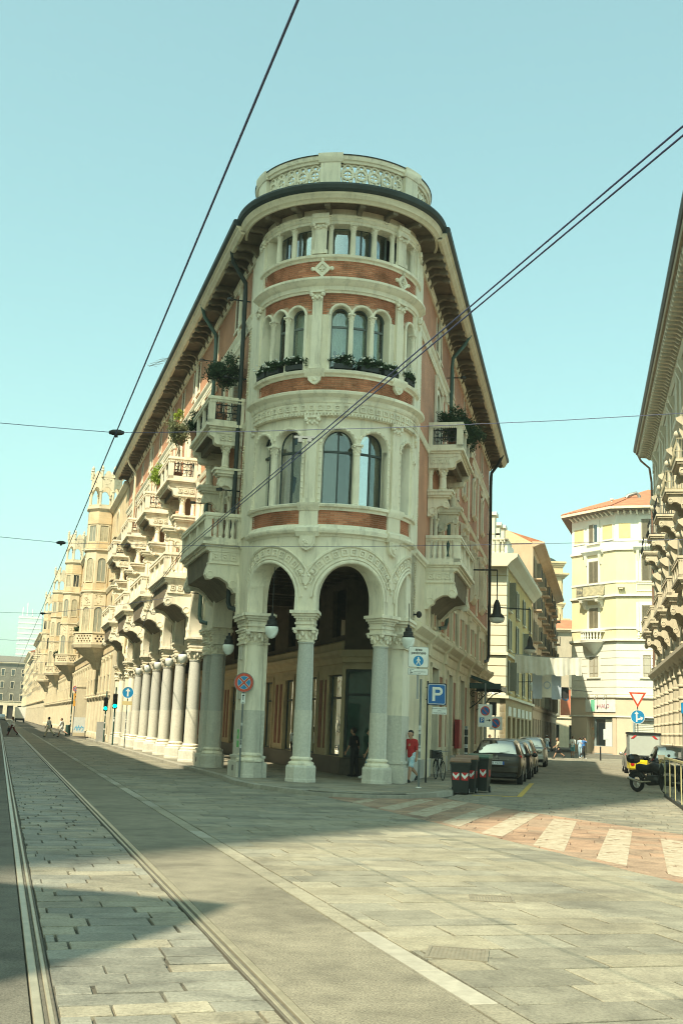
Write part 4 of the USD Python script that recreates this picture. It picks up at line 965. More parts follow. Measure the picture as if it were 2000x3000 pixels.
# gate between the shops, seen past the middle column
m = MB(FI)
for x in np.arange(45.75, 47.2, .14): m.box(x-.015, x+.015, .02, .05, .15, 3.4)
for z in (.3, 1.2, 2.3, 3.35): m.box(45.7, 47.2, .015, .055, z, z+.05)
B('iron_gate', m, IRON); B('gate_recess', MB(FI).box(45.7, 47.2, -.02, .012, .12, 3.5), DARK)

# right wing
bR = [44.2]; mR = [49.6, 55.0, 60.4, 65.8]
wing(FR, 38.4, aR1, BRICKR, bR, mR, False); brackets(FR, 38.4, aR1+.4, .74, 1.1)
balcony_low(FR, 44.2, 2.75); balcony_high(FR, 43.6, 2.0)
B('end_wall', MB(FR).box(aR1-.3, aR1, -9, -.02, .1, 19.0), STONE2)
dr = [(44.9, 1.05), (50.4, .75), (55.7, .95), (61.2, 1.1), (66.8, .85)]; mz = [(43.2, .75), (45.6, .6), (50.4, .5), (52.8, .5), (55.9, .5), (58.3, .5), (61.4, .5), (63.8, .5), (66.9, .5), (69.2, .5)]
w = sbox(38.0, .1, aR1, 5.25); 
for c, h in dr: w = w.difference(sbox(c-h, .1, c+h, 4.25))
B('shopfront_wall', MB(FR).plate(w, -.35, 0), STONE2)
w = sbox(38.0, 5.25, aR1, 7.82)
for c, h in mz: w = w.difference(sbox(c-h, 5.75, c+h, 7.25))
B('mezzanine_wall', MB(FR).plate(w, -.35, 0), STONE2)
for c, h in mz: light(FR, c, h+.03, 5.75, 7.25, -.3, arched=False, gl=PANE)
cs = [(38.3, 42.2)] + [((mz[i][0]+mz[i][1]+mz[i+1][0]-mz[i+1][1])/2-.0, 0) for i in range(0)]
for i in range(len(mz)-1):
    x0, x1 = mz[i][0]+mz[i][1]+.25, mz[i+1][0]-mz[i+1][1]-.25
    if x1-x0 > .4: B('brick_panel', MB(FR).box(x0, x1, -.01, .02, 5.85, 7.15), BRICKR); B('panel_frame', MB(FR).plate(sbox(x0-.1, 5.75, x1+.1, 7.25).difference(sbox(x0, 5.85, x1, 7.15)), 0, .05), STONE2)
for k, (c, h) in enumerate(dr):
    p = B('shop_door', MB(FR).plate(sbox(c-h, .1, c+h, 4.25).difference(sbox(c-h+.07, .5, c+h-.07, 2.9)).difference(sbox(c-h+.07, 3.0, c+h-.07, 4.18)), -.34, -.26), FRAME)
    put(p, 'pane', MB(FR).box(c-h, c+h, -.32, -.31, .1, 4.25), PANE)
    m = MB(FR)
    for s in (-1, 1): m.box(c+s*(h+.1)-.1, c+s*(h+.1)+.1, -.02, .07, .75, 4.4)
    m.box(c-h-.2, c+h+.2, -.02, .07, 4.25, 4.42); B('door_surround', m, STONE2)
SALM = M('salmon_panel', (0.34, 0.17, 0.10), (0.27, 0.13, 0.08), 3, .85, .1, 60)
for i in range(len(dr)-1):
    x0, x1 = dr[i][0]+dr[i][1]+.3, dr[i+1][0]-dr[i+1][1]-.3; n = 2 if x1-x0 > 2.2 else 1
    for j in range(n):
        u0, u1 = x0+(x1-x0)*j/n+.15, x0+(x1-x0)*(j+1)/n-.15
        B('wall_panel', MB(FR).box(u0, u1, -.01, .02, 1.15, 4.0), SALM); B('panel_frame', MB(FR).plate(sbox(u0-.1, 1.05, u1+.1, 4.1).difference(sbox(u0, 1.15, u1, 4.0)), 0, .05), STONE2)
    xm = (x0+x1)/2
for c in (42.4, 47.9, 53.4, 58.9, 64.3, 70.4):
    B('shopfront_pilaster', MB(FR).box(c-.3, c+.3, -.02, .1, .1, 4.6).box(c-.36, c+.36, -.02, .16, .1, .8), STONE2)
    B('mezzanine_pilaster', MB(FR).box(c-.28, c+.28, -.02, .1, 5.6, 7.7).box(c-.34, c+.34, -.02, .15, 7.45, 7.7), STONE2)
for q in polys(sbox(38.2, .1, aR1, .76).difference(unary_union([sbox(c-h-.02, 0, c+h+.02, 1) for c, h in dr]))): B('shop_plinth', MB(FR).plate(q, 0, .07), GRAN)
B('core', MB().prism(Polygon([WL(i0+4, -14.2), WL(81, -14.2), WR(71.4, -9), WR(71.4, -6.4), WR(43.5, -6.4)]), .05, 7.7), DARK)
molding('shop_cornice', FR, 38.0, aR1, [(.03, 4.6), (.06, 4.7), (.06, 4.95), (.14, 5.0), (.18, 5.1), (.3, 5.2), (.4, 5.3), (.42, 5.42), (.25, 5.46), (.1, 5.5)], STONE2)
for c in (42.4, 47.9, 53.4, 58.9, 64.3, 70.4): B('cornice_break', MB(FR).extr([(0, 4.58), (.16, 4.58), (.2, 5.0), (.28, 5.1), (.46, 5.3), (.5, 5.45), (0, 5.55)], c-.34, c+.34), STONE2)

# downpipes of the corner building
def pipe(fr, pts, r=.06, mat=IRON, name='downpipe', clips=()):
    p = B(name, MB(fr).tube(pts, r, 8), mat, 50)
    for a, z in clips:
        m = MB(fr).lathe(a, pts[1][1], [(r*1.4, z-.04), (r*1.4, z+.04)], 10).box(a-.02, a+.02, 0, pts[1][1], z-.02, z+.02)
        put(p, 'clip', m, IRON)
pipe(FL, [(38.7, .9, 19.1), (38.95, .75, 18.6), (39.1, .22, 17.9), (39.1, .2, 17.5), (39.1, .2, 9.0), (39.1, .2, 6.0), (39.0, .16, 5.8), (38.2, -.05, 5.62)], .085, GUTTER, clips=((39.1, 17.2), (39.1, 14.2), (39.1, 10.0), (39.1, 7.2)))
pipe(FL, [(44.9, .95, 19.1), (45.1, .75, 18.6), (45.1, .24, 17.9), (45.1, .2, 17.4), (45.1, .2, 9.0), (45.1, .2, 6.0), (44.9, .16, 5.75), (44.3, 0, 5.65)], .08, PIPEG, clips=((45.1, 16.7), (45.1, 10.6), (45.1, 6.9)))
pipe(FL, [(74.3, .95, 19.1), (74.4, .7, 18.5), (74.4, .24, 17.9), (74.4, .2, 9.0), (74.4, .2, 6.0), (74.1, 0, 5.6)], .08, STONE2, clips=((74.4, 12),))
pipe(FR, [(47.5, .95, 19.05), (47.3, .7, 18.5), (47.2, .24, 17.9), (47.2, .2, 17.4), (47.2, .2, 9.4), (47.2, .2, 6.3), (47.0, .16, 6.05), (46.2, 0, 5.95)], .08, PIPEG, clips=((47.2, 17.0), (47.2, 12.4), (47.2, 7.0)))
pipe(FR, [(69.6, .95, 19.05), (69.7, .7, 18.5), (69.8, .24, 17.9), (69.8, .22, 17.0), (69.8, .22, 8), (69.8, .22, 6.4), (69.6, .16, 6.1), (68.9, 0, 6.0)], .1, IRON, clips=((69.8, 14), (69.8, 9)))
# ------------------------------------------------------------------ gothic block with turreted bays, further along the left street
PALE = M('pale_carved_stone', (0.60, 0.52, 0.37), (0.5, 0.43, 0.3), .8, .85, .2, 30, grime=.35)
g1 = thing('gothic_building', 'pale brick gothic block with four open arcaded turrets, beyond the corner building', 'building', WL(140, -12) + (0,))
G = lambda name, mb, mat, smooth=False, parent=None, **k: put(parent or g1, name, mb, mat, smooth, **k)
ga0, ga1 = aL1+.25, 206.
tur = [(94, 1.0), (129, .93), (162, .87), (196, .84)]
w = sbox(ga0, 6.6, ga1, 18.6); win = []
for i, (c, k) in enumerate(tur):
    nx = tur[i+1][0] if i < 3 else 212
    for x in (c-6.5, c+7, (c+nx)/2, nx-8):
        if ga0+1 < x < ga1-1: win += [(x, .6, 8.6, 10.5), (x, .6, 12.4, 14.2), (x, .55, 15.7, 17.0)]
for x, h, a, b in win: w = w.difference(arch(x, h, a, b))
G('brick_wall', MB(FL).plate(w, -.4, 0), BRICKY)
G('roof', MB().prism(Polygon([WL(ga0, -7.7), WL(ga1, -7.7), WL(ga1, -20), WL(ga0, -20)]), 18.3, 18.6), M('gothic_roof', (.3, .25, .18), None, 1))
G('rear_wall', MB(FL).box(ga0, ga1, -12, -11.7, 0, 18.6).box(ga1-.3, ga1, -12, -.5, 0, 18.6), BRICKY)
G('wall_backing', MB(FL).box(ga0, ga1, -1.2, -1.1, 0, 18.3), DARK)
for x, h, a, b in win:
    o = arch(x, h, a, b); p = G('window', MB(FL).plate(o.difference(o.buffer(-.09)).union(sbox(x-.04, a, x+.04, b+h)), -.25, -.18), WHITE); put(p, 'pane', MB(FL).plate(o, -.24, -.22), PANE)
    m = MB(FL).plate(o.buffer(.22, join_style=2).difference(o), -.02, .07).box(x-h-.35, x+h+.35, 0, .3, a-.25, a-.1); put(p, 'surround', m, PALE)
for z, pz in ((18.55, .35), (15.2, .16), (11.9, .16), (7.5, .25)): G('string_course', MB(FL).extr([(-.1, z-.25), (.06, z-.25), (pz, z), (pz, z+.12), (-.1, z+.18)], ga0, ga1), PALE)
# ground floor: columns, pointed arches, small lights above
xs = np.arange(ga0+3.2, ga1-1, 3.1); w = sbox(ga0, 3.7, ga1, 6.7)
for x in xs[:-1]: w = w.difference(arch(x+1.55, 1.15, 3.0, 4.6))
G('arcade_wall', MB(FL).plate(w, -.6, 0), PALE)
for i, x in enumerate(xs):
    m = MB(FL).lathe(x, -.25, [(.36, .1), (.4, .3), (.36, .55), (.27, .62), (.25, 3.1), (.27, 3.15), (.46, 3.6), (.46, 3.75)], 12)
    c = G('column', m, PALE, 40)
    m = MB(FL)
    for t in range(8): m.ball(x+.38*math.cos(t*PI/4), -.25+.38*math.sin(t*PI/4), 3.45, .13, 0)
    put(c, 'capital', m, PALE); put(c, 'shaft_above', MB(FL).lathe(x, .05, [(.1, 3.75), (.09, 6.0), (.2, 6.3), (.2, 6.45)], 8), PALE)
for x in xs[:-1]:
    for q in (-.5, .5): G('small_light', MB(FL).plate(arch(x+1.55+q, .22, 5.0, 6.0).buffer(.1).difference(arch(x+1.55+q, .22, 5.0, 6.0)), 0, .08).plate(arch(x+1.55+q, .22, 5.0, 6.0), 0, .02), PALE)
G('shop_wall', MB(FL).box(ga0, ga1, -4.2, -4.0, .1, 7), SHOPW)
G('end_flat', MB(FL).box(ga0, ga0+2.4, -.4, .03, .1, 6.6), PALE)
CURTP = M('curtained_pane', (.42, .38, .27), (.25, .23, .16), 3, .25)
for c, k in tur:
    R, dc = 1.28*k+.1, .62; q = g1
    def oc(m, prof, n=8): return m.lathe(c, dc, prof, n, ph=PI/8 - dL)
    m = MB(FL); oc(m, [(.3, 6.2), (.55, 6.6), (R*.75, 7.2), (R*.95, 7.5), (R*.95, 8.3), (R, 8.35), (R, 11.7), (R*1.08, 11.8), (R*1.08, 11.9), (R*.97, 11.95), (R*.97, 15.1), (R*1.08, 15.2), (R*1.08, 15.3), (R*.95, 15.35), (R*.95, 18.5), (R*1.1, 18.65), (R*1.1, 18.85), (R*.9, 18.9)])
    o = G('bay', m, PALE)
    for rr, za, zb in ((1.01, 11.96, 12.5), (1.005, 15.36, 15.9), (.99, 17.4, 18.4)): put(o, 'brick_facing', oc(MB(FL), [(R*rr, za), (R*rr, zb)]), BRICKY)
    ap = R*math.cos(PI/8)
    for f in range(-2, 3):
        t = f*PI/4; n = nL*math.cos(t) - uL*math.sin(t); u = np.array([n[1], -n[0], 0]); F = Flat(0, u, n); F.o = FL(np.array([[c, dc, 0.]]))[0]
        for z0, z1, ar in ((8.5, 10.45, 1), (12.65, 14.45, 1), (15.95, 17.25, 0)):
            sh_ = arch(0, .31*k, z0, z1-.2) if ar else sbox(-.31*k, z0, .31*k, z1)
            e = ap if z0 < 11 else ap*.97 if z0 < 15 else ap*.95
            wv = put(o, 'window', MB(F).plate(sh_.buffer(.07).difference(sh_), e-.03, e+.06).box(-.02, .02, e, e+.03, z0, z1-.1), PALE)
            put(wv, 'pane', MB(F).plate(sh_, e-.02, e+.012), (SHUT, CURTP, PANE, CURTP)[(f*3+int(z0)+int(c)) % 4])
        m = MB(F); rg = random.Random(int(c)+f)
        for _ in range(14): m.ball(rg.uniform(-.3, .3)*k, ap+.01, rg.uniform(10.85, 11.6), rg.uniform(.03, .07), 0)
        put(o, 'relief_panel', m.box(-.36*k, .36*k, ap-.02, ap+.03, 10.7, 10.76).box(-.36*k, .36*k, ap-.02, ap+.03, 11.62, 11.7), PALE)
        for s in (-1, 1): put(o, 'quoin_studs', MB(F).box(s*.4*k-.04, s*.4*k+.04, ap*.96, ap+.03, 11.95, 12.5).box(s*.4*k-.04, s*.4*k+.04, ap*.96, ap+.03, 15.36, 15.9), PALE)
    # open turret: corner shafts, cusped arches, carved band, battlements
    tp = G('turret', oc(MB(FL), [(R*1.0, 18.85), (R*1.02, 19.0), (R*.75, 19.0)]), PALE)
    for f in range(8):
        t = (f+.5)*PI/4; x, y = c+R*.95*math.sin(t), dc+R*.95*math.cos(t)
        put(tp, 'shaft', MB(FL).lathe(x, y, [(.13, 18.95), (.1, 19.1), (.1, 20.0), (.16, 20.1), (.16, 20.2)], 7), PALE)
        put(tp, 'pinnacle', MB(FL).lathe(x, y, [(.1, 21.3), (.1, 21.8), (.16, 21.85), (.09, 21.95), (.13, 22.1), (.02, 22.3)], 6), PALE)
        t = f*PI/4; n = nL*math.cos(t) - uL*math.sin(t); u = np.array([n[1], -n[0], 0]); F = Flat(0, u, n); F.o = FL(np.array([[c, dc, 0.]]))[0]
        hw = R*math.sin(PI/8)
        op = unary_union([sbox(-hw*.74, 19, hw*.74, 20.1), Point(0, 20.25).buffer(hw*.5), Point(-hw*.42, 20.1).buffer(hw*.34), Point(hw*.42, 20.1).buffer(hw*.34)])
        put(tp, 'cusped_arch', MB(F).plate(sbox(-hw, 19.95, hw, 21.3).difference(op), ap*.9-.12, ap*.93), PALE)
        m = MB(F); rg = random.Random(f+int(c))
        for _ in range(9): m.ball(rg.uniform(-hw*.75, hw*.75), ap*.93, rg.uniform(20.75, 21.2), rg.uniform(.03, .07), 0)
        put(tp, 'carved_band', m, PALE)
        put(tp, 'merlon', MB(F).plate(unary_union([sbox(-hw*.6, 21.25, hw*.6, 21.6), Point(0, 21.65).buffer(hw*.42), sbox(-hw, 21.25, hw, 21.4)]), ap*.93-.16, ap*.93), PALE)
    # big balcony under the bay, pierced parapet
    R2 = 2.35*k; lo = lambda m, prof: m.lathe(c, .1, prof, 8, ph=PI/8 - dL)
    bl = G('balcony', lo(MB(FL), [(.5, 5.6), (.8, 6.1), (R2*.6, 6.6), (R2*.9, 7.2), (R2, 7.25), (R2*1.04, 7.5), (R2*1.04, 7.62), (R2*.9, 7.64)]), PALE)
    put(bl, 'rail', lo(MB(FL), [(R2*.94, 8.38), (R2*1.03, 8.38), (R2*1.03, 8.5), (R2*.94, 8.5)]), PALE)
    a2 = R2*math.cos(PI/8); hw = R2*math.sin(PI/8)
    for f in range(-2, 3):
        t = f*PI/4; n = nL*math.cos(t) - uL*math.sin(t); u = np.array([n[1], -n[0], 0]); F = Flat(0, u, n); F.o = FL(np.array([[c, .1, 0.]]))[0]
        hol = unary_union([Point(-hw*.8+hw*1.6*(i+.5*(r % 2))/5.0+.04, 7.76+r*.2).buffer(.085, 3) for r in range(3) for i in range(5)])
        put(bl, 'pierced_panel', MB(F).plate(sbox(-hw, 7.6, hw, 8.4).difference(hol), a2-.12, a2), PALE)

# ------------------------------------------------------------------ terrace of houses beyond, palace closing the street, glass tower, hill
def rowhouse(name, label, cat, fr, a0, a1, h, wall, floors, nwin, gz=4.2, balc=(), roofm=TERRA, shut=None, depth=12, group=None, cz=.7, trim=STONE2):
    mid = fr(np.array([[(a0+a1)/2, -depth/2, 0.]]))[0]; t = thing(name, label, cat, mid, 0, group)
    put(t, 'wall', MB(fr).box(a0, a1, -depth, 0, gz, h), wall)
    w = sbox(a0, 0, a1, gz); n = nwin; q = (a1-a0)/n
    for i in range(n): w = w.difference(sbox(a0+q*(i+.2), 0, a0+q*(i+.8), gz*.78))
    put(t, 'ground_floor', MB(fr).plate(w, -.5, .03), trim); put(t, 'shop_recess', MB(fr).box(a0, a1, -.6, -.45, 0, gz), DARK); put(t, 'ground_ends', MB(fr).box(a0, a0+.3, -depth, -.5, 0, gz).box(a1-.3, a1, -depth, -.5, 0, gz), trim)
    put(t, 'cornice', MB(fr).extr([(-.1, h-.35), (.1, h-.35), (cz*.6, h-.1), (cz, h), (cz, h+.14), (-.1, h+.2)], a0-.05, a1+.05), trim)
    put(t, 'string_course', MB(fr).extr([(-.1, gz-.1), (.1, gz-.1), (.25, gz+.1), (-.1, gz+.2)], a0, a1), trim)
    put(t, 'roof', MB(fr).extr([(cz-.05, h+.14), (-depth/2, h+depth*.2), (-depth, h+.14)], a0, a1), roofm)
    fh = (h-gz-.6)/floors
    for r in range(floors):
        z0 = gz+.45+r*fh; z1 = z0+min(fh*.62, 2.3)
        for i in range(n):
            x = a0+q*(i+.5); hw = min(.55, q*.22)
            wv = put(t, 'window', MB(fr).plate(sbox(x-hw-.14, z0-.1, x+hw+.14, z1+.2).difference(sbox(x-hw, z0, x+hw, z1)), 0, .1), trim); put(wv, 'pane', MB(fr).box(x-hw, x+hw, .0, .015, z0, z1), PANE)
            if shut:
                for s in (-1, 1):
                    m = MB(fr); xx = x+s*(hw+.26); 
                    if rnd.random() < .75: m.box(xx-.26, xx+.26, .1, .15, z0, z1)
                    else: m.box(xx-s*.24-.03, xx-s*.24+.03, .02, .5, z0, z1)
                    put(wv, 'shutter', m, shut)
            if r in balc and i % 2 == 0:
                b = put(t, 'balcony', MB(fr).box(x-1, x+1, 0, .8, z0-.25, z0-.1), trim)
                m = MB(fr)
                for k in range(9): xx = x-.95+1.9*k/8; m.box(xx-.012, xx+.012, .74, .77, z0-.1, z0+.85)
                m.box(x-1, x+1, .73, .78, z0+.83, z0+.88); put(b, 'railing', m, IRON)
    return t
CRM = [M('house_%s' % n, c, tuple(x*.85 for x in c), .6, .9, grime=.3) for n, c in (('cream', (.58, .50, .36)), ('buff', (.52, .43, .29)), ('grey_buff', (.46, .41, .31)))]
x = 208.; hh = [17.5, 19, 16.5, 20.0]
for i, (L, lb) in enumerate(((42, 'cream terraced house just beyond the gothic turrets'), (48, 'buff terraced house, second beyond the gothic turrets'), (52, 'grey terraced house, third beyond the gothic turrets'), (70, 'last tall pale house before the street ends'))):
    rowhouse('terraced_house', lb, 'house', FL, x, x+L-.5, hh[i], CRM[i % 3], 4, int(L/4.5), balc=(1, 2, 3)); x += L
FE = Flat(432.0, nL, -uL); FE.o = uL*432
rowhouse('far_palace', 'dark stone palace closing the far end of the left street', 'building', FE, -20, 30, 20, M('far_palace_stone', (.2, .19, .15), (.15, .14, .11), .5), 3, 14, gz=6, depth=14, roofm=M('slate_roof', (.16, .15, .12), None, 1))
t = thing('glass_skyscraper', 'pale glass skyscraper with roof masts fading in the haze', 'skyscraper', (-238, 880, 0))
SKY_G = M('tower_glass_pale', (.5, .6, .6), (.45, .55, .56), .2, .25)
put(t, 'shaft', MB().prism(Polygon([(-246, 880), (-229.5, 884), (-227, 868), (-243.5, 864)]), 0, 76), SKY_G)
for z in np.arange(6, 76, 4): put(t, 'floor_band', MB().prism(Polygon([(-246.2, 880.2), (-229.3, 884.2), (-226.8, 867.8), (-243.7, 863.8)]), z, z+.9), WHITE)
for x, y, h in ((-245, 879, 84), (-238, 866, 86), (-234, 866, 81), (-228, 869, 82)): put(t, 'mast', MB().box(x-.25, x+.25, y-.25, y+.25, 76, h), WHITE)
hm = trimesh.creation.icosphere(3, 1.0); v = hm.vertices*np.array([300, 160, 44]); v[:, 2] *= 1+.15*np.sin(v[:, 0]*.03); v += np.array([-330, 900, -8])
solo('hill', trimesh.Trimesh(v, hm.faces, process=False), M('hill_green', (.16, .17, .11), (.11, .12, .08), .05), kind='structure', smooth=True)
rg = random.Random(9)
for i in range(9):
    x, y = -268+4.6*i, 742+rg.uniform(0, 10); z = 20+rg.uniform(0, 6); t = thing('hill_house', 'red roofed hill house, %s from the left on the far hilltop' % ('first', 'second', 'third', 'fourth', 'fifth', 'sixth', 'seventh', 'eighth', 'ninth')[i], 'house', (x, y, z-6), 0, 'houses on the far hill')
    put(t, 'wall', MB().box(x-2.4, x+2.4, y-3, y+3, z-8, z), CRM[i % 3]); put(t, 'roof', MB().extr([(y-3.4, z), (y, z+1.6), (y+3.4, z)], x-2.7, x+2.7), TERRA)
    for s in (-1, 1): put(t, 'window', MB().box(x+s*1.2-.4, x+s*1.2+.4, y-3.05, y-3, z-2, z-.8), PANE)
# ------------------------------------------------------------------ building on the right of the side street
FB = Flat(-5.5, uR, -nR); rb0, rb1 = 40.0, 84.6
t = thing('right_building', 'tall cream building with stacked balconies and bracketed eaves along the right side street', 'building', WR(62, 9) + (0,))
RB = lambda name, mb, mat, smooth=False, parent=None, **k: put(parent or t, name, mb, mat, smooth, **k)
RS = M('right_building_plaster', (.55, .49, .37), (.46, .41, .3), .7, .85, .1, 40, grime=.4)
cols = [46.5, 53.2, 59.9, 66.6, 73.3, 80.0]
w = sbox(rb0, 5.9, rb1, 22.4); op = []
for c in cols: op += [(c, .62, 9.0, 12.1), (c, .62, 14.6, 17.5), (c, .55, 19.0, 21.2)]
for c, h, a, b in op: w = w.difference(sbox(c-h, a, c+h, b))
RB('wall', MB(FB).plate(w, -.4, 0), RS); RB('wall_end', MB(FB).box(rb1-.4, rb1, -14, -.02, 0, 22.4), RS); RB('rear_wall', MB(FB).box(rb0, rb1, -14, -13.7, 0, 22.4), RS)
for c, h, a, b in op:
    p = RB('window', MB(FB).plate(sbox(c-h, a, c+h, b).difference(sbox(c-h+.08, a+.08, c+h-.08, b-.08)).union(sbox(c-.05, a, c+.05, b)), -.3, -.2), WHITE); put(p, 'pane', MB(FB).box(c-h, c+h, -.28, -.26, a, b), PANE)
    m = MB(FB)
    for s in (-1, 1): m.box(c+s*(h+.13)-.13, c+s*(h+.13)+.13, -.02, .1, a, b+.1)
    m.box(c-h-.26, c+h+.26, -.02, .12, b, b+.3)
    if a < 18: m.extr([(0, b+.3), (.2, b+.35), (.5, b+.6), (.55, b+.75), (0, b+.95)], c-h-.5, c+h+.5); m.ball(c, .35, b+.15, .22)
    for s in (-1, 1): m.extr([(0, b-.5), (.14, b-.4), (.36, b+.1), (.36, b+.32), (0, b+.32)], c+s*(h+.16)-.12, c+s*(h+.16)+.12)
    put(p, 'surround', m, RS, 30)
for x in [c+3.35 for c in cols[:-1]] + [rb1-.5]:
    for k in range(14 if x > 84 else 0): RB('quoin', MB(FB).box(x-.5, x+.45, -.02, .09 if k % 2 else .05, 6.2+k*1.15, 7.25+k*1.15), RS)
    if x < 84: RB('pilaster', MB(FB).box(x-.4, x+.4, -.02, .12, 6.2, 22.0), RS)
for z in (8.55, 14.1, 18.5): RB('string_course', MB(FB).extr([(-.05, z-.2), (.08, z-.2), (.25, z+.02), (.25, z+.12), (-.05, z+.2)], rb0, rb1), RS)
RB('cornice_frieze', MB(FB).extr([(-.3, 22.0), (.06, 22.0), (.2, 22.25), (.2, 22.7), (-.3, 22.7)], rb0, rb1), RS)
RB('eaves', MB(FB).extr([(-.3, 22.7), (1.2, 22.85), (1.25, 22.95), (1.25, 23.1), (-.3, 23.25)], rb0, rb1+1.0), M('eaves_timber', (.28, .22, .14), (.2, .16, .1), 3))
RB('gutter', MB(FB).extr([(1.15, 23.05), (1.32, 23.05), (1.4, 23.15), (1.4, 23.35), (1.1, 23.35)], rb0, rb1+1.2), IRON)
x = rb0+.3
while x < rb1+.8: RB('eaves_bracket', MB(FB).extr([(.15, 22.3), (.3, 22.28), (.5, 22.45), (1.0, 22.5), (1.08, 22.6), (1.08, 22.86), (.15, 22.75)], x-.11, x+.11), RS); x += .62
for c in cols:
    b = RB('iron_balcony', MB(FB).box(c-1.25, c+1.25, 0, 1.15, 14.3, 14.42).box(c-1.2, c+1.2, 0, 1.08, 14.2, 14.3), RS)
    m = MB(FB)
    for k in range(23): xx = c-1.2+2.4*k/22; m.tube([(xx, 1.1, 14.42), (xx, 1.2, 14.75), (xx, 1.08, 15.1), (xx, 1.1, 15.4)], .011, 3)
    for s in (-1, 1):
        for k in range(9): y = .1+1.0*k/9; m.tube([(c+s*1.2, y, 14.42), (c+s*1.28, y, 14.75), (c+s*1.19, y, 15.1), (c+s*1.2, y, 15.4)], .011, 3)
    for z in (14.46, 15.38): m.tube([(c-1.2, 0, z), (c-1.2, 1.1, z), (c+1.2, 1.1, z), (c+1.2, 0, z)], .02, 4)
    put(b, 'railing', m, IRON if c > 60 else M('pale_ironwork', (.4, .36, .24), None, 3) if c == cols[0] else UsdShade.Material.Get(stage, '/World/Looks/pale_ironwork'))
    for s in (-1, 1): console(FB, c+s*.95, 14.22, 13.3, 1.0, .14, b, RS)
    _b = globals()['bld']; globals()['bld'] = t
    p = balcony(FB, c, 1.75, 8.9, 1.15, 'bal', .95, 'stone_balcony', RS)
    for s in (-1, 1): console(FB, c+s*1.35, 8.62, 7.4, 1.0, .17, p, RS)
    for s in (-1, 1): column(t, FB, c+s*1.5, .12, .9, 6.6, .3, RS, .6, name='half_column', capmat=RS)
    globals()['bld'] = _b
    for s in (-1, 1):
        for k in range(8): RB('rusticated_band', MB(FB).lathe(c+s*1.5, .12, [(.34, 1.4+k*.62), (.36, 1.43+k*.62), (.36, 1.5+k*.62), (.34, 1.53+k*.62)], 12), RS)
w = sbox(rb0, .1, rb1, 5.95)
for c in cols: w = w.difference(arch(c, 1.0, .1, 4.2))
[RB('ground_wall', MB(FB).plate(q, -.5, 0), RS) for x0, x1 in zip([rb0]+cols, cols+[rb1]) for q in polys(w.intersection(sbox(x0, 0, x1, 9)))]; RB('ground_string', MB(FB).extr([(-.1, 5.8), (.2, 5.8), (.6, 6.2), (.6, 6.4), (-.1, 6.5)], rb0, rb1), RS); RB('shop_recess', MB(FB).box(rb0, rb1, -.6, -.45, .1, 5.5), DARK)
RB('downpipe', MB(FB).tube([(rb1+.6, 1.2, 23.0), (rb1+.2, .9, 22.2), (rb1+.05, .3, 21.6), (rb1+.02, .16, 20.5), (rb1+.02, .16, .2)], .08, 8), M('rust_pipe', (.2, .12, .08), None, 3))
RB('roof', MB(FB).extr([(1.2, 23.2), (-7, 26), (-14, 23.2)], rb0, rb1+.8), TERRA)

# ------------------------------------------------------------------ cream corner house facing us across the side street
h0, h1 = np.array([25.9, 124.35, 0]), np.array([29.35, 118.55, 0]); d2 = np.array([math.cos(math.radians(20)), -math.sin(math.radians(20)), 0]); h2 = h1+d2*13; hb = np.array([33.5, 148, 0])
t2 = thing('cream_house', 'cream corner house with olive shutters, red tile roof and a white shop fascia', 'building', (32, 124, 0))
CR = M('cream_render', (.68, .61, .38), (.62, .55, .34), .5, .9, .08, 50, grime=.12); CW = M('white_trim_render', (.70, .69, .60), (.62, .61, .52), .6, .85); YL = M('yellow_panel', (.68, .55, .26), None, 2)
P = Polygon([h0[:2], h1[:2], h2[:2], (44, 140), (33.5, 148)])
H = lambda name, mb, mat, smooth=False, parent=None, **k: put(parent or t2, name, mb, mat, smooth, **k)
H('wall', MB().prism(P, 11.6, 21.5), CR); H('upper_wall', MB().prism(P, 21.5, 25.6), CW); H('lower_wall', MB().prism(P, 5.9, 11.6), CW)
for z, e in ((21.4, .16), (11.75, .3), (16.45, .2), (13.0, .08), (17.9, .07)): H('string_course', MB().prism(P.buffer(e, join_style=2).difference(P.buffer(-.1)), z, z+.22), CW)
for k in range(7):
    z = 6.2+k*.76; H('rusticated_course', MB().prism(P.buffer(.05, join_style=2).difference(P.buffer(-.1)), z, z+.69), CW)
H('eaves', MB().prism(P.buffer(1.05, join_style=2), 25.6, 25.75), BRKT); H('gutter', MB().prism(P.buffer(1.15, join_style=2).difference(P.buffer(.95, join_style=2)), 25.72, 25.98), STONE2)
fw = []
for o, e, L in ((h0, h1, np.linalg.norm(h1-h0)), (h1, h2, 13.)):
    u = (e-o)/L; F = Flat(0, u, np.array([u[1], -u[0], 0])); F.o = o; fw.append((F, L))
    k = int(L/.62)
    for i in range(k): x = L*(i+.5)/k; H('eaves_bracket', MB(F).extr([(0, 25.25), (.12, 25.2), (.5, 25.45), (.7, 25.5), (.7, 25.6), (0, 25.6)], x-.09, x+.09), CW)
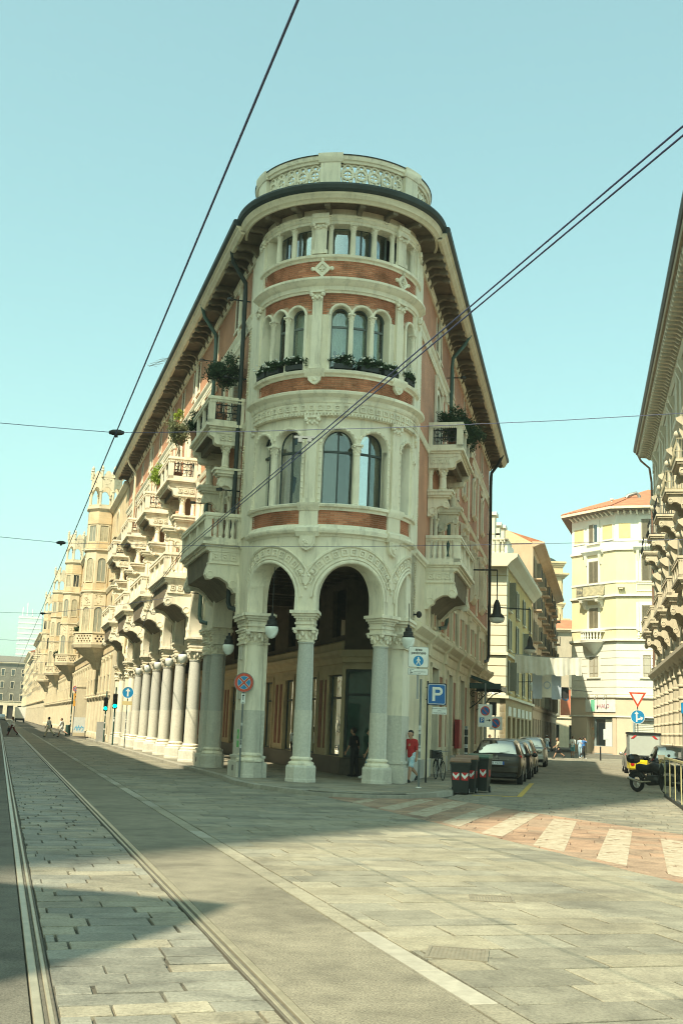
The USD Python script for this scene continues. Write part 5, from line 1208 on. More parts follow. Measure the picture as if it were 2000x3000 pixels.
# roof of curved tiles: separate rows of pans
rc = np.array([36.5, 131.5, 31.0]); pc = np.array(P.buffer(1.1, join_style=2).exterior.coords)
for i in range(len(pc)-1):
    m = MB(); A, Bq = np.array([*pc[i], 25.95]), np.array([*pc[i+1], 25.95]); L = np.linalg.norm(Bq-A); n = max(2, int(L/.42))
    m.add([A, Bq, rc], [(0, 1, 2)]); r_ = H('roof', m, TERRA)
    if i in (0, 1, len(pc)-2):
        m = MB()
        for j in range(n):
            q0 = A+(Bq-A)*(j+.5)/n; f_ = .55 if L > 6 else .5
            m.tube([q0+np.array([0, 0, .04]), q0*.72+rc*.28+np.array([0, 0, .04]), q0*.45+rc*.55+np.array([0, 0, .03])], [.17, .15, .07], 5)
        put(r_, 'tile_rows', m, M('roof_tile_rows', (.45, .19, .1), (.28, .11, .06), 2.5, .9) if i == 0 else UsdShade.Material.Get(stage, '/World/Looks/roof_tile_rows'), kind='stuff')
def shwin(F, x, z0, z1, hw, closed=True, hood=False, sill=True, dark=False):
    m = MB(F).plate(sbox(x-hw-.28, z0, x+hw+.28, z1+.35).difference(sbox(x-hw, z0, x+hw, z1)), -.02, .09)
    if sill: m.box(x-hw-.35, x+hw+.35, 0, .2, z0-.14, z0)
    p = H('window', m, CW); put(p, 'pane', MB(F).box(x-hw, x+hw, 0, .02, z0, z1), PANE)
    for s in (-1, 1):
        mm = MB(F); xa, xb = (x-hw+.03, x-.03) if s < 0 else (x+.03, x+hw-.03)
        if not (dark and s > 0):
            mm.plate(sbox(xa, z0+.03, xb, z1-.03).difference(sbox(xa+.07, z0+.1, xb-.07, z1-.1)), .03, .075); k = int((z1-z0)/.11)
            for j in range(k): z = z0+.1+(z1-z0-.2)*j/k; mm.extr([(.03, z), (.035, z), (.07, z+.09), (.065, z+.09)], xa+.06, xb-.06)
            put(p, 'shutter', mm, SHUTB)
        else: put(p, 'casement', MB(F).plate(sbox(xa, z0, xb, z1).difference(sbox(xa+.07, z0+.07, xb-.07, z1-.07)), .03, .07), WHITE)
    if hood:
        mm = MB(F).extr([(0, z1+.7), (.12, z1+.7), (.42, z1+.95), (.5, z1+1.05), (.5, z1+1.15), (0, z1+1.35)], x-hw-.8, x+hw+.8)
        for s in (-1, 1): mm.extr([(0, z1-.45), (.1, z1-.4), (.3, z1+.35), (.35, z1+.7), (0, z1+.7)], x+s*(hw+.35)-.14, x+s*(hw+.35)+.14)
        put(p, 'hood', mm, CW, 30)
F1, F2 = fw[0][0], fw[1][0]; L1 = fw[0][1]; xc = 3.45
shwin(F1, xc, 22.5, 24.6, .68, dark=True); shwin(F1, xc, 18.1, 20.5, .72, hood=True, sill=False); shwin(F1, xc, 12.9, 15.4, .7, sill=False); shwin(F1, xc, 8.0, 10.2, .68)
for x in (1.2, 5.6): H('yellow_panel', MB(F1).box(x-.75, x+.75, -.01, .03, 22.7, 24.3), YL); H('panel_frame', MB(F1).plate(sbox(x-.9, 22.55, x+.9, 24.45).difference(sbox(x-.75, 22.7, x+.75, 24.3)), 0, .07), CW)
H('yellow_panel', MB(F2).box(.35, 1.55, -.01, .03, 22.7, 24.3), YL)
for x in (3.5, 8.5):
    shwin(F2, x, 22.5, 24.7, .8, dark=x < 4); shwin(F2, x, 18.0, 20.6, .85, hood=True, sill=False); shwin(F2, x, 12.6, 15.5, .85, sill=False); shwin(F2, x, 8.0, 10.3, .8, dark=x < 4)
    for k in range(7): m = MB(F2); baluster(m, x-1.2+2.4*k/6, .1, 12.05, 12.85, .13); H('baluster', m, CW, 35)
    H('blind_panel', MB(F2).plate(sbox(x-1.4, 17.0, x+1.4, 17.8).difference(sbox(x-1.3, 17.1, x+1.3, 17.7)), 0, .06), CW)
    for zz in (12.9, 18.0):
        for s in (-1, 1): H('pilaster', MB(F2).box(x+s*1.3-.14, x+s*1.3+.14, 0, .1, zz, zz+2.9), CW)
# round stone balcony and iron balcony on the narrow face
m = MB(F1); m.lathe(xc, -.3, [(.15, 10.1), (.5, 10.5), (1.1, 11.2), (1.5, 11.6), (1.65, 11.65), (1.7, 11.9), (1.6, 11.95)], 20); b = H('round_balcony', m, CW, 40)
put(b, 'rail', MB(F1).lathe(xc, -.3, [(1.45, 12.75), (1.68, 12.75), (1.68, 12.9), (1.45, 12.9)], 20), CW)
for k in range(11):
    t_ = math.radians(-62+124*k/10); m = MB(F1); baluster(m, xc+1.56*math.sin(t_), -.3+1.56*math.cos(t_), 11.95, 12.75, .1); put(b, 'baluster', m, CW, 35)
b = H('iron_balcony', MB(F1).box(xc-1.75, xc+1.75, 0, 1.0, 16.42, 16.58).box(xc-1.6, xc+1.6, 0, .9, 16.25, 16.42), CW)
for s in (-1, 1): put(b, 'bracket', MB(F1).extr([(0, 15.3), (.2, 15.4), (.5, 15.95), (.85, 16.0), (.9, 16.25), (0, 16.25)], xc+s*1.2-.2, xc+s*1.2+.2), CW, 30)
m = MB(F1)
for k in range(27): x = xc-1.7+3.4*k/26; m.tube([(x-.05, .97, 16.58), (x+.05, .97, 17.1), (x-.05, .97, 17.75)], .026, 3)
for s in (-1, 1):
    for k in range(7): y = .1+.87*k/7; m.tube([(xc+s*1.7, y-.03, 16.58), (xc+s*1.7, y+.05, 17.1), (xc+s*1.7, y-.03, 17.75)], .026, 3)
for z in (16.65, 17.75): m.tube([(xc-1.7, 0, z), (xc-1.7, .97, z), (xc+1.7, .97, z), (xc+1.7, 0, z)], .025, 4)
put(b, 'railing', m, M('grey_ironwork', (.16, .16, .14), None, 3))
H('wall_lamp', MB(F2).box(.2, .9, 0, .5, 17.35, 17.45).box(.35, .75, .1, .45, 17.2, 17.35), STONE2)
# ground floor with shops
PK = M('pinkish_shopfront', (.60, .49, .36), (.53, .43, .32), .8, .85)
H('shop_fascia', MB().prism(P.buffer(.12, join_style=2), 3.95, 5.9), PK); H('shop_ledge', MB().prism(P.buffer(.3, join_style=2), 5.85, 6.05), CW); H('shop_ledge', MB().prism(P.buffer(.2, join_style=2), 3.85, 3.98), CW)
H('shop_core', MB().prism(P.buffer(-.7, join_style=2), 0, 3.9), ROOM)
for F, sg in ((F1, ((0, 2.4), (6.2, L1))), (F2, ((0, 1.6), (6.6, 8.0)))):
    for a, b_ in sg: H('shop_pier', MB(F).box(a, b_, -.6, .1, 0, 3.86), PK)
GB = M('blue_grey_shopframe', (.3, .36, .36), (.25, .3, .3), 4, .6)
p = H('shop_front', MB(F1).plate(sbox(3.3, 0, 6.15, 3.8).difference(sbox(3.5, .85, 5.9, 3.6)), -.3, -.12), GB)
put(p, 'pane', MB(F1).box(3.5, 5.9, -.24, -.22, .85, 3.6), PANE); put(p, 'blind', MB(F1).box(4.9, 5.9, -.2, -.18, .85, 3.6), WHITE); put(p, 'poster', MB(F1).box(4.6, 5.4, -.17, -.16, 1.5, 2.6), M('blue_print_poster', (.45, .6, .62), (.7, .72, .66), 8)); put(p, 'dado', MB(F1).box(3.3, 6.15, -.14, -.1, .1, .8), PK)
H('shop_doorway', MB(F1).box(2.4, 3.3, -.62, -.5, 0, 3.8), PK); m = MB(F1)
for x, z, s in ((2.7, 2.6, .3), (2.95, 2.1, .25), (2.75, 1.6, .22)): m.box(x-s/2, x+s/2, -.5, -.47, z-s*.6, z+s*.6)
H('poster', m, M('torn_posters', (.7, .6, .45), (.65, .25, .1), 5))
p = H('roller_shutter', MB(F2).box(1.7, 6.5, -.35, -.3, .1, 3.6), M('grey_shutter_slats', (.5, .5, .42), (.44, .44, .37), 2))
for k in range(20): put(p, 'slat', MB(F2).extr([(-.3, .15+k*.17), (-.26, .2+k*.17), (-.26, .26+k*.17), (-.3, .31+k*.17)], 1.7, 6.5), M('grey_slat', (.5, .5, .42), None, 2) if k == 0 else UsdShade.Material.Get(stage, '/World/Looks/grey_slat'))
H('shutter_frame', MB(F2).plate(sbox(1.6, 0, 6.6, 3.85).difference(sbox(1.75, 0, 6.45, 3.6)), -.3, .02), GB)
# sign board
sg = H('shop_sign', MB(F1).box(2.3, L1-.05, .12, .2, 4.35, 5.65), M('sign_white', (.72, .74, .68), None, 2))
put(sg, 'sign_panel', MB(F1).box(3.15, 3.7, .2, .215, 4.4, 5.6), M('sign_green', (.16, .5, .32), None, 2))
SM = M('sign_pink_print', (.4, .18, .24), None, 2)
def text(F, s, a, z, h, d, depth=.01, bold=False, center=True):
    tm = meshkit.text_mesh(s, h, depth, bold); v = tm.vertices.copy(); w_ = v[:, 0].max()
    m = MB(F); m.add(np.stack([a + v[:, 0] - (w_/2 if center else 0), d + v[:, 2], z + v[:, 1]], 1), tm.faces); return m
put(sg, 'lettering', text(F1, 'HALO', 5.05, 4.75, .42, .2, bold=True), SM); put(sg, 'dot', MB(F1).ball(4.15, .2, 4.95, .12), SM)
for x in (3.0, 4.3, 5.6): H('sign_lamp', MB(F1).tube([(x, .1, 6.0), (x, .6, 6.1), (x+.1, .85, 5.7)], .03, 5).ball(x+.1, .85, 5.65, .09), STEEL)
t3 = thing('roof_flue', 'bent metal flue pipe with cap on the tiled roof', 'chimney', (33.2, 124, 27))
put(t3, 'flue', MB().tube([(33.4, 124, 26.5), (33.4, 124, 28.6), (33.1, 124, 28.9), (32.2, 124, 28.6), (31.9, 124, 28.3)], .2, 8), STEEL, 40); put(t3, 'vent', MB().box(33.7, 34.8, 124.4, 125, 27, 28.2), CW)
for k in range(4): put(t3, 'vent_slat', MB().box(33.65, 34.85, 124.3, 125.1, 27.3+k*.25, 27.4+k*.25), STEEL)
solo('vent_pipe', MB().lathe(30.2, 123.5, [(.1, 26), (.1, 27.9), (.22, 27.9), (.22, 28.05), (.05, 28.1)], 8), CW, 'thin white vent pipe on the left slope of the tiled roof', 'vent pipe')

# ------------------------------------------------------------------ left side of the side street beyond the corner building
v1 = np.array([.249, .9685, 0]); n1 = np.array([.9685, -.249, 0]); FY = Flat(0, v1, n1); FY.o = np.array([12.71, 85.0, 0])
YW = M('yellow_render', (.52, .39, .16), (.45, .33, .13), .5, .9, .06, 50, grime=.2); YWH = M('pale_end_render', (.64, .60, .46), (.57, .53, .4), .5, .9)
t4 = thing('yellow_house', 'yellow rendered house with green shutters and pale striped end wall', 'building', (10, 97, 0))
Y = lambda name, mb, mat, smooth=False, parent=None, **k: put(parent or t4, name, mb, mat, smooth, **k)
Ly = 24.3
Y('wall', MB(FY).box(.02, Ly, -11, 0, 4.4, 14.3), YW); [Y('ground_end_wall', MB(FY).box(a, b, -11, .02, 0, 4.4), YWH) for a, b in ((0, .8), (Ly-.5, Ly))]
w = sbox(0, 0, Ly, 4.4)
for k in range(6): w = w.difference(sbox(1.6+k*3.8, 0, 3.9+k*3.8, 3.0))
Y('shop_wall', MB(FY).plate(w, -.4, .04), M('shop_ochre', (.40, .32, .18), (.34, .27, .15), 1)); Y('shop_recess', MB(FY).box(.5, Ly-.3, -.6, -.42, 0, 4), DARK)
for k in range(6): Y('shop_sign', MB(FY).box(1.6+k*3.8, 3.9+k*3.8, .05, .1, 3.1, 3.8), CW)
for k in range(13): Y('quoin_course', MB(FY).box(-.04, .9, -11.02, .05, 4.5+k*.76, 5.2+k*.76), YWH)
Y('end_wall', MB(FY).box(-.03, 0.02, -11, -2.1, 4.4, 14.3), YWH)
for z, e in ((4.35, .3), (7.55, .2)): Y('string_course', MB(FY).box(-e, Ly, -11, e, z, z+.2), YWH)
Y('cornice', MB(FY).extr([(-11.3, 14.2), (.15, 14.2), (.45, 14.55), (.9, 14.9), (.95, 15.15), (-11.3, 15.25)], -.9, Ly), YWH)
for k in range(4):
    for z0, z1 in ((5.0, 7.2), (8.2, 10.4), (11.2, 13.3)):
        x = 2.6+k*6.1; p = Y('window', MB(FY).plate(sbox(x-.62, z0-.12, x+.62, z1+.12).difference(sbox(x-.5, z0, x+.5, z1)), 0, .06), YWH); put(p, 'pane', MB(FY).box(x-.5, x+.5, -.01, .015, z0, z1), PANE)
        put(p, 'sill', MB(FY).box(x-.75, x+.75, 0, .22, z0-.22, z0-.1), YWH)
        for s in (-1, 1):
            m = MB(FY); op_ = rnd.random() < .8
            if op_: m.box(x+s*.78-.26, x+s*.78+.26, .06, .12, z0, z1)
            else: m.box(x+s*.52-.025, x+s*.52+.025, .05, .55, z0, z1)
            put(p, 'shutter', m, SHUT)
for k in range(2):
    x = -.05; 
Y('end_balcony', MB(FY).box(-1.0, 0, -5.6, -3.6, 7.75, 7.9).box(-1.0, -.95, -5.6, -3.6, 7.9, 8.8), CW); Y('end_window', MB(FY).box(-.06, 0, -5.2, -4.0, 7.9, 10.2).box(-.06, 0, -5.2, -4.0, 11.4, 13.4), SHUT)
# terrace and chimneys on the roof
rt = Y('roof_terrace', MB(FY).box(-.3, 5.0, -9, .1, 15.1, 15.3), YWH)
for k in range(12): m = MB(FY); baluster(m, -.2, -.3-k*.32, 15.3, 16.3, .09); put(rt, 'baluster', m, YWH, 35)
put(rt, 'rail', MB(FY).box(-.35, -.05, -4.3, .1, 16.3, 16.45).box(-.35, 3, -.15, .1, 16.3, 16.45), YWH); put(rt, 'parapet', MB(FY).box(-.05, 4.5, -.12, .05, 15.3, 16.3), CW)
Y('attic', MB(FY).box(3, 16, -6, -2.0, 15.2, 17.6), YW); Y('roof', MB(FY).extr([(-1.7, 17.5), (-4, 18.8), (-6.3, 17.5)], 2.8, 16.3), TERRA); Y('roof', MB(FY).extr([(.4, 15.2), (-4.5, 17.0), (-11, 15.2)], 16, Ly), TERRA)
for k in range(5): x = 5+k*4; dm = Y('dormer', MB(FY).box(x-.6, x+.6, -3, -.7, 15.2, 16.9), YWH); put(dm, 'dormer_roof', MB(FY).box(x-.8, x+.8, -3.2, -.4, 16.9, 17.1), CW); put(dm, 'pane', MB(FY).box(x-.4, x+.4, -.72, -.68, 15.5, 16.6), PANE)
for x, h in ((1.2, 18.4), (4.6, 18.2), (8.0, 18.6)): c = Y('chimney', MB(FY).box(x-.5, x+.5, -2.0, -1.0, 15.2, h), YWH); put(c, 'chimney_cap', MB(FY).box(x-.65, x+.65, -2.15, -.85, h, h+.25), CW)
FP = Flat(0, np.array([.2346, .972, 0]), np.array([.972, -.2346, 0])); FP.o = np.array([19.0, 109.6, 0])
PKH = M('pink_buff_render', (.50, .37, .25), (.43, .31, .2), .5, .9, grime=.3)
hp = rowhouse('buff_house', 'tall buff house with many small iron balconies behind the yellow house', 'house', FP, 0, 50, 20.3, PKH, 5, 14, balc=(1, 2, 3, 4), shut=SHUTB, cz=1.1, trim=PKH)
put(hp, 'gable', MB(FP).add([(-.05, 0, 20.3), (-.05, -12, 20.3), (-.05, -6, 23.4), (.4, 0, 20.3), (.4, -12, 20.3), (.4, -6, 23.4)], [(0, 1, 2), (3, 5, 4), (0, 2, 5), (0, 5, 3), (1, 4, 5), (1, 5, 2)]), BRICKY)
FG = Flat(0, np.array([.97, -.243, 0]), np.array([-.243, -.97, 0])); FG.o = np.array([33., 172., 0])
rowhouse('grey_house', 'grey shaded house at the bend of the side street', 'house', FG, -2, 16, 17.5, CRM[2], 3, 5, depth=10, shut=SHUT)
rowhouse('dark_house', 'dark house behind closing the narrow side street', 'house', FG, -22, -2.2, 16, CRM[2], 3, 6, depth=10)
bt = thing('bell_tower', 'carved yellow stone bell tower top rising behind the eaves', 'tower', (43.2, 232, 0))
BT = M('bell_tower_stone', (.58, .47, .28), (.48, .38, .22), .5, .9, grime=.3)
put(bt, 'shaft', MB().box(38.6, 46.8, 229, 237, 0, 24), BT)
put(bt, 'upper_stage', MB().box(39.4, 46.0, 229.8, 236.2, 24, 36), BT)
for z, e in ((24, 1.3), (27.3, .5), (33.4, 1.1), (35.8, .6)):
    for k in range(3): put(bt, 'cornice', MB().box(39.4-e*(k+1)/3, 46.0+e*(k+1)/3, 229.8-e*(k+1)/3, 236.2+e*(k+1)/3, z+k*.35, z+k*.35+.36), BT)
for x in (40.2, 42.7, 45.2): put(bt, 'pilaster', MB().box(x-.45, x+.45, 229.5, 229.9, 25, 33.4), BT)
put(bt, 'belfry_opening', MB().box(41.1, 41.9, 229.7, 229.85, 27.9, 32.5).box(43.5, 44.4, 229.7, 229.85, 27.9, 32.5), DARK)
put(bt, 'cap', MB().lathe(42.7, 233, [(3.6, 36), (3.4, 36.8), (2.4, 37.6), (1.0, 38.2), (.2, 39)], 8), GUTTER)
# ------------------------------------------------------------------ vehicles
def paint(name, c, metal=.25, rough=.3): return M(name, c, tuple(x*.85 for x in c), 2, rough, metal=metal, spec=.35, coat_weight=.2, coat_roughness=.06)
TYRE = M('tyre_rubber', (.018, .018, .017), None, 4, .85); RIMM = M('alloy_rim', (.42, .42, .4), None, 4, .35, metal=.8); CGL = M('car_glass', (.02, .03, .03), None, 1, .03, spec=.9, ior=2.3)
RED = M('red_lamp_lens', (.45, .02, .015), (.3, .01, .01), 8, .15); CHR = M('chrome', (.6, .6, .58), None, 2, .15, metal=1.0); PLW = M('plate_white', (.7, .72, .72), None, 2, .5); PLB = M('plate_blue', (.02, .1, .4), None, 2, .5); INK = M('black_lettering', (.015, .015, .015), None, 2, .7)
STN = np.array([  # y, sill z, belt z, top z, belt half width, top half width   (scaled to each car)
    (-2.17, .42, .80, .86, .70, .60), (-2.12, .30, .95, 1.00, .80, .66), (-2.02, .27, 1.00, 1.05, .86, .66), (-1.90, .26, 1.02, 1.10, .875, .66), (-1.72, .25, 1.02, 1.42, .885, .60), (-1.60, .25, 1.02, 1.55, .89, .60),
    (-1.2, .24, 1.00, 1.60, .90, .615), (-.4, .22, .98, 1.63, .905, .625), (.3, .22, .96, 1.60, .905, .62), (.62, .22, .95, 1.50, .905, .60), (1.22, .22, .94, 1.04, .90, .62), (1.75, .24, .86, .93, .87, .58), (2.02, .27, .72, .80, .80, .50), (2.14, .34, .60, .66, .68, .42)])
def carbody(L=1.0, Hh=1.0, W=1.0):
    S = STN.copy(); S[:, 0] *= L; S[:, 1:4] *= Hh; S[:, 4:] *= W
    ys = np.unique(np.concatenate([S[:, 0], np.linspace(S[0, 0], S[-1, 0], 30)]))
    def sec(y):
        zb, zs, zt, w, wt = [np.interp(y, S[:, 0], S[:, k]) for k in range(1, 6)]
        return np.array([(0, zb), (w*.86, zb), (w*.97, zb+.12), (w, zb+(zs-zb)*.55), (w*.975, zs), (wt+.035, zt-(zt-zs)*.16), (wt*.9, zt-.02*Hh), (wt*.45, zt), (0, zt+.004)])
    ring = lambda y: np.vstack([np.c_[q[:, 0], np.full(len(q), y), q[:, 1]] if i == 0 else np.c_[-q[-2:0:-1, 0], np.full(len(q)-2, y), q[-2:0:-1, 1]] for i, q in enumerate((sec(y), sec(y)))])
    R = [ring(y) for y in ys]; n = len(R[0]); v = np.vstack(R + [R[0].mean(0), R[-1].mean(0)]); f = []
    for i in range(len(R)-1):
        for j in range(n):
            a, b = i*n+j, i*n+(j+1) % n; f += [(a, a+n, b), (b, a+n, b+n)]
    k = len(R)*n
    for j in range(n): f += [(k, j, (j+1) % n), (k+1, (len(R)-1)*n+(j+1) % n, (len(R)-1)*n+j)]
    return trimesh.Trimesh(v, np.array(f)[:, ::-1], process=False), sec, S
def patch(sec, y0, y1, j0, j1, t0=.1, t1=.9, off=.012, ny=6, side=1, nt=2):
    v = []; ys = np.linspace(y0, y1, ny)
    for y in ys:
        q = sec(y); js = np.linspace(j0+t0, j1-1+t1, nt*(j1-j0)+1)
        pts = np.stack([np.interp(js, range(len(q)), q[:, 0]), np.interp(js, range(len(q)), q[:, 1])], 1)
        c = np.array([0, .75]); d = pts-c; d /= np.linalg.norm(d, axis=1, keepdims=True); pts = pts + d*off
        v += [(side*x, y, z) for x, z in pts]
    m = nt*(j1-j0)+1
    f = [(i*m+j, (i+1)*m+j, (i+1)*m+j+1, i*m+j+1) for i in range(ny-1) for j in range(m-1)]
    if side < 0: f = [q[::-1] for q in f]
    return MB().add(v, f)
def wheel(t, x, y, r, w=.2, name='wheel'):
    s = 1 if x > 0 else -1
    cy = lambda r0, h: trimesh.creation.cylinder(r0, h, sections=24, transform=trimesh.transformations.rotation_matrix(PI/2, (0, 1, 0)))
    def ringm(prof):
        th = np.linspace(0, 2*PI, 25)[:-1]; m = len(prof); v = [(x+s*px, y+pr*math.cos(a), r+pr*math.sin(a)) for a in th for px, pr in prof]
        return MB().add(v, [(i*m+j, i*m+(j+1) % m, ((i+1) % 24)*m+(j+1) % m, ((i+1) % 24)*m+j) for i in range(24) for j in range(m)])
    p = put(t, name, ringm([(-w/2, r*.62), (-w/2, r*.95), (-w*.4, r), (w*.4, r), (w/2, r*.95), (w/2, r*.64), (w*.3, r*.6)]), TYRE, 35, local=True)
    m = ringm([(w*.3, r*.62), (w*.46, r*.62), (w*.46, r*.56), (w*.3, r*.54)])
    for k in range(6):
        a = k*PI/3; u = np.array([0, math.cos(a), math.sin(a)]); q = np.array([0, -math.sin(a), math.cos(a)]); c = np.array([x+s*w*.38, y, r])
        pts = [c+u*r*.08+q*.03, c+u*r*.58+q*.02, c+u*r*.58-q*.02, c+u*r*.08-q*.03]
        m.add(pts + [z+np.array([s*.03, 0, 0]) for z in pts], [(4, 5, 6, 7), (0, 1, 5, 4), (2, 3, 7, 6), (0, 3, 2, 1)])
    m.add(*[(lambda c: (c.vertices+np.array([x+s*w*.38, y, r]), c.faces))(cy(r*.16, .07))][0]); put(p, 'rim', m, RIMM, 35, local=True)
    put(p, 'hub_shade', MB().add(*[(lambda c: (c.vertices+np.array([x+s*w*.12, y, r]), c.faces))(cy(r*.6, .03))][0]), BLACK, local=True)
def car(label, loc, yaw, pm, L=1.0, Hh=1.0, W=1.0, plate=None, group=None, detail=True, badge=False, rear=True):
    t = thing('parked_car', label, 'car', loc, yaw, group)
    body, sec, S = carbody(L, Hh, W); r = .315
    yr, yf = -1.32*L, 1.36*L
    try:
        mf = m3.Manifold(m3.Mesh(vert_properties=np.asarray(body.vertices, np.float32), tri_verts=np.asarray(body.faces, np.uint32)))
        for y in (yr, yf):
            for s in (-1, 1): mf = mf - m3.Manifold.cylinder(.34, r+.065, r+.065, 24).rotate([0, 90, 0]).translate([s*.80*W-.17, y, r+.015])
        b2 = bolt(mf)
        if len(b2.faces) > 100: body = b2
    except Exception: pass
    put(t, 'body', body, pm, 38, local=True)
    for y in (yr, yf):
        for s in (-1, 1): wheel(t, s*.79*W, y, r)
    for s in (-1, 1):
        for a, b in ((-1.42, -.92), (-.86, -.12), (-.05, .62)): put(t, 'side_window', patch(sec, a*L, b*L, 4, 5, .1, .9, .01, side=s), CGL, True, local=True)
        put(t, 'rear_lamp', bolt(m3.Manifold.batch_hull([hull_ball((s*.70*W, -2.035*L, .90*Hh), .075), hull_ball((s*.82*W, -1.88*L, 1.0*Hh), .065), hull_ball((s*.60*W, -2.07*L, .90*Hh), .05)])), RED, True, local=True)
        put(t, 'lamp_inset', MB().ball(s*.74*W, -2.10*L, .9*Hh, .03), PLW, True, local=True)
        mm = put(t, 'mirror', MB().ball(s*.98*W, .55*L, 1.02*Hh, .12, 2, (1, .6, .75)), pm if detail else BLACK, True, local=True)
        put(mm, 'mirror_foot', MB().tube([(s*.88*W, .6*L, .97*Hh), (s*.96*W, .56*L, 1.0*Hh)], .03, 5), BLACK, local=True)
        put(t, 'door_handle', MB().box(s*.905*W-.02, s*.905*W+.02, -.75*L, -.55*L, .86*Hh, .89*Hh), pm, local=True)
    rw = patch(sec, -1.90*L, -1.62*L, 5, 8, .25, 1.0, .012, 6, 1, 3); rw2 = patch(sec, -1.90*L, -1.62*L, 5, 8, .25, 1.0, .012, 6, -1, 3)
    v, f = rw.get(); put(t, 'rear_window', MB().add(v, f).add(*rw2.get()), CGL, True, local=True)
    ws = patch(sec, .66*L, 1.16*L, 5, 8, .3, 1.0, .012, 6, 1, 3); put(t, 'windscreen', MB().add(*ws.get()).add(*patch(sec, .66*L, 1.16*L, 5, 8, .3, 1.0, .012, 6, -1, 3).get()), CGL, True, local=True)
    yb = -2.17*L
    put(t, 'rear_bumper', MB().extr([(yb-.03, .40), (yb-.06, .46), (yb-.055, .62), (yb-.01, .66), (yb+.12, .66), (yb+.1, .34)], -.74*W, .74*W), pm, local=True)
    put(t, 'lower_valance', MB().extr([(yb-.04, .28), (yb-.05, .41), (yb+.15, .41), (yb+.15, .26)], -.70*W, .70*W), BLACK, local=True)
    put(t, 'trim_strip', MB().box(-.42*W, .42*W, yb-.05, yb+.02, .86*Hh, .895*Hh), CHR, local=True)
    if plate:
        F = Flat(0, np.array([1., 0, 0]), np.array([0, -1., 0])); F.o = np.array([0, yb-.075, 0])
        p = put(t, 'number_plate', MB(F).box(-.26, .26, -.015, 0, .705*Hh, .815*Hh), PLW, local=True)
        for s in (-1, 1): put(p, 'plate_band', MB(F).box(s*.235-.025, s*.235+.025, -.01, .003, .705*Hh, .815*Hh), PLB, local=True)
        put(p, 'plate_lettering', text(F, plate, 0, .727*Hh, .065, .002, .003), INK, local=True)
    if badge:
        F = Flat(0, np.array([1., 0, 0]), np.array([0, -1., 0])); F.o = np.array([0, yb-.03, 0])
        d = Polygon([(0, 1.05), (.05, .965), (0, .88), (-.05, .965)]).difference(Polygon([(0, 1.0), (.022, .965), (0, .93), (-.022, .965)]))
        put(t, 'badge', MB(F).plate(d, -.02, .02), CHR, local=True)
    put(t, 'wiper', MB().tube([(0, -1.95*L, 1.08*Hh), (.1, -1.9*L, 1.12*Hh), (.42, -1.86*L, 1.16*Hh)], .012, 4), BLACK, local=True)
    put(t, 'aerial', MB().tube([(0, -1.5*L, 1.58*Hh), (0, -1.62*L, 1.72*Hh)], .008, 4), BLACK, local=True)
    return t
yR = -dR
c0 = np.array([6.4, 43.7, 0]); al = lambda s, o=0.0: tuple(c0 + uR*s + nR*o)
car('dark brown parked people carrier with a dented badge, rearmost of the kerb row' if False else 'dark brown people carrier nearest us in the kerbside row', al(0), yR, paint('brown_car_paint', (.032, .025, .017)), 1.0, 1.0, 1.0, 'EB 922FX', badge=True, group='cars parked along the kerb')
car('black hatchback right behind the brown people carrier', al(5.2, .12), yR, paint('black_car_paint', (.012, .012, .012)), .92, .93, .96, group='cars parked along the kerb')
car('beige silver hatchback, third car in the kerbside row', al(11.6, .1), yR, paint('beige_silver_paint', (.36, .33, .26), .6), .92, .97, .96, group='cars parked along the kerb')
car('pale silver estate car, last of the kerbside row', al(24, .2), yR, paint('pale_silver_paint', (.45, .44, .4), .6), 1.0, 1.02, 1.0, group='cars parked along the kerb')
car('silver car parked ahead of the yellow three-wheeler', tuple(uR*63.5 + nR*3.2), yR, UsdShade.Material.Get(stage, '/World/Looks/pale_silver_paint'), .95, .95, .97, group='cars on the right of the side street')
car('black hatchback with a bright rear window behind the motorbike', tuple(uR*50.2 + nR*3.75), yR, UsdShade.Material.Get(stage, '/World/Looks/black_car_paint'), .95, .97, .97, group='cars on the right of the side street')
car('dark blue off-road car at the right edge behind the glass barrier', tuple(uR*46.0 + nR*6.3), yR, paint('navy_car_paint', (.015, .02, .028)), 1.0, 1.12, 1.0, group='cars on the right of the side street')

# three-wheeled van: yellow tail under a grey box body
t = thing('three_wheeler', 'small three-wheeled van with grey box body and yellow tail', 'van', tuple(uR*57.6 + nR*3.05), yR)
YEL = paint('yellow_van_paint', (.62, .5, .015), 0.0, .35); GB2 = M('grey_box_panel', (.42, .46, .42), (.38, .41, .38), 2, .5); RW_R = M('reflective_red', (.5, .03, .03), None, 2, .4)
put(t, 'box_body', MB().prism(rrect(-.74, -1.45, .74, .9, .05), .98, 2.0), GB2, local=True); put(t, 'box_roof', MB().prism(rrect(-.78, -1.5, .78, .95, .06), 2.0, 2.09), BLACK, local=True)
put(t, 'rear_frame', MB().extr([(-1.47, 1.0), (-1.47, 1.04), (-1.44, 1.04), (-1.44, 1.0)], -.74, .74).extr([(-1.47, 1.95), (-1.47, 1.99), (-1.44, 1.99), (-1.44, 1.95)], -.74, .74).box(-.74, -.69, -1.47, -1.44, 1, 1.98).box(.69, .74, -1.47, -1.44, 1, 1.98), STEEL, local=True)
FA = Flat(0, np.array([1., 0, 0]), np.array([0, -1., 0])); FA.o = np.array([0, -1.455, 0])
for s in (-1, 1): put(t, 'red_marker', MB(FA).plate(Polygon([(s*.62, 1.8), (s*.5, 1.8), (s*.34, 1.95), (s*.46, 1.95)]), 0, .012), RW_R, local=True)
put(t, 'load_bed', MB().prism(rrect(-.76, -1.55, .76, .9, .04), .86, .98), BLACK, local=True)
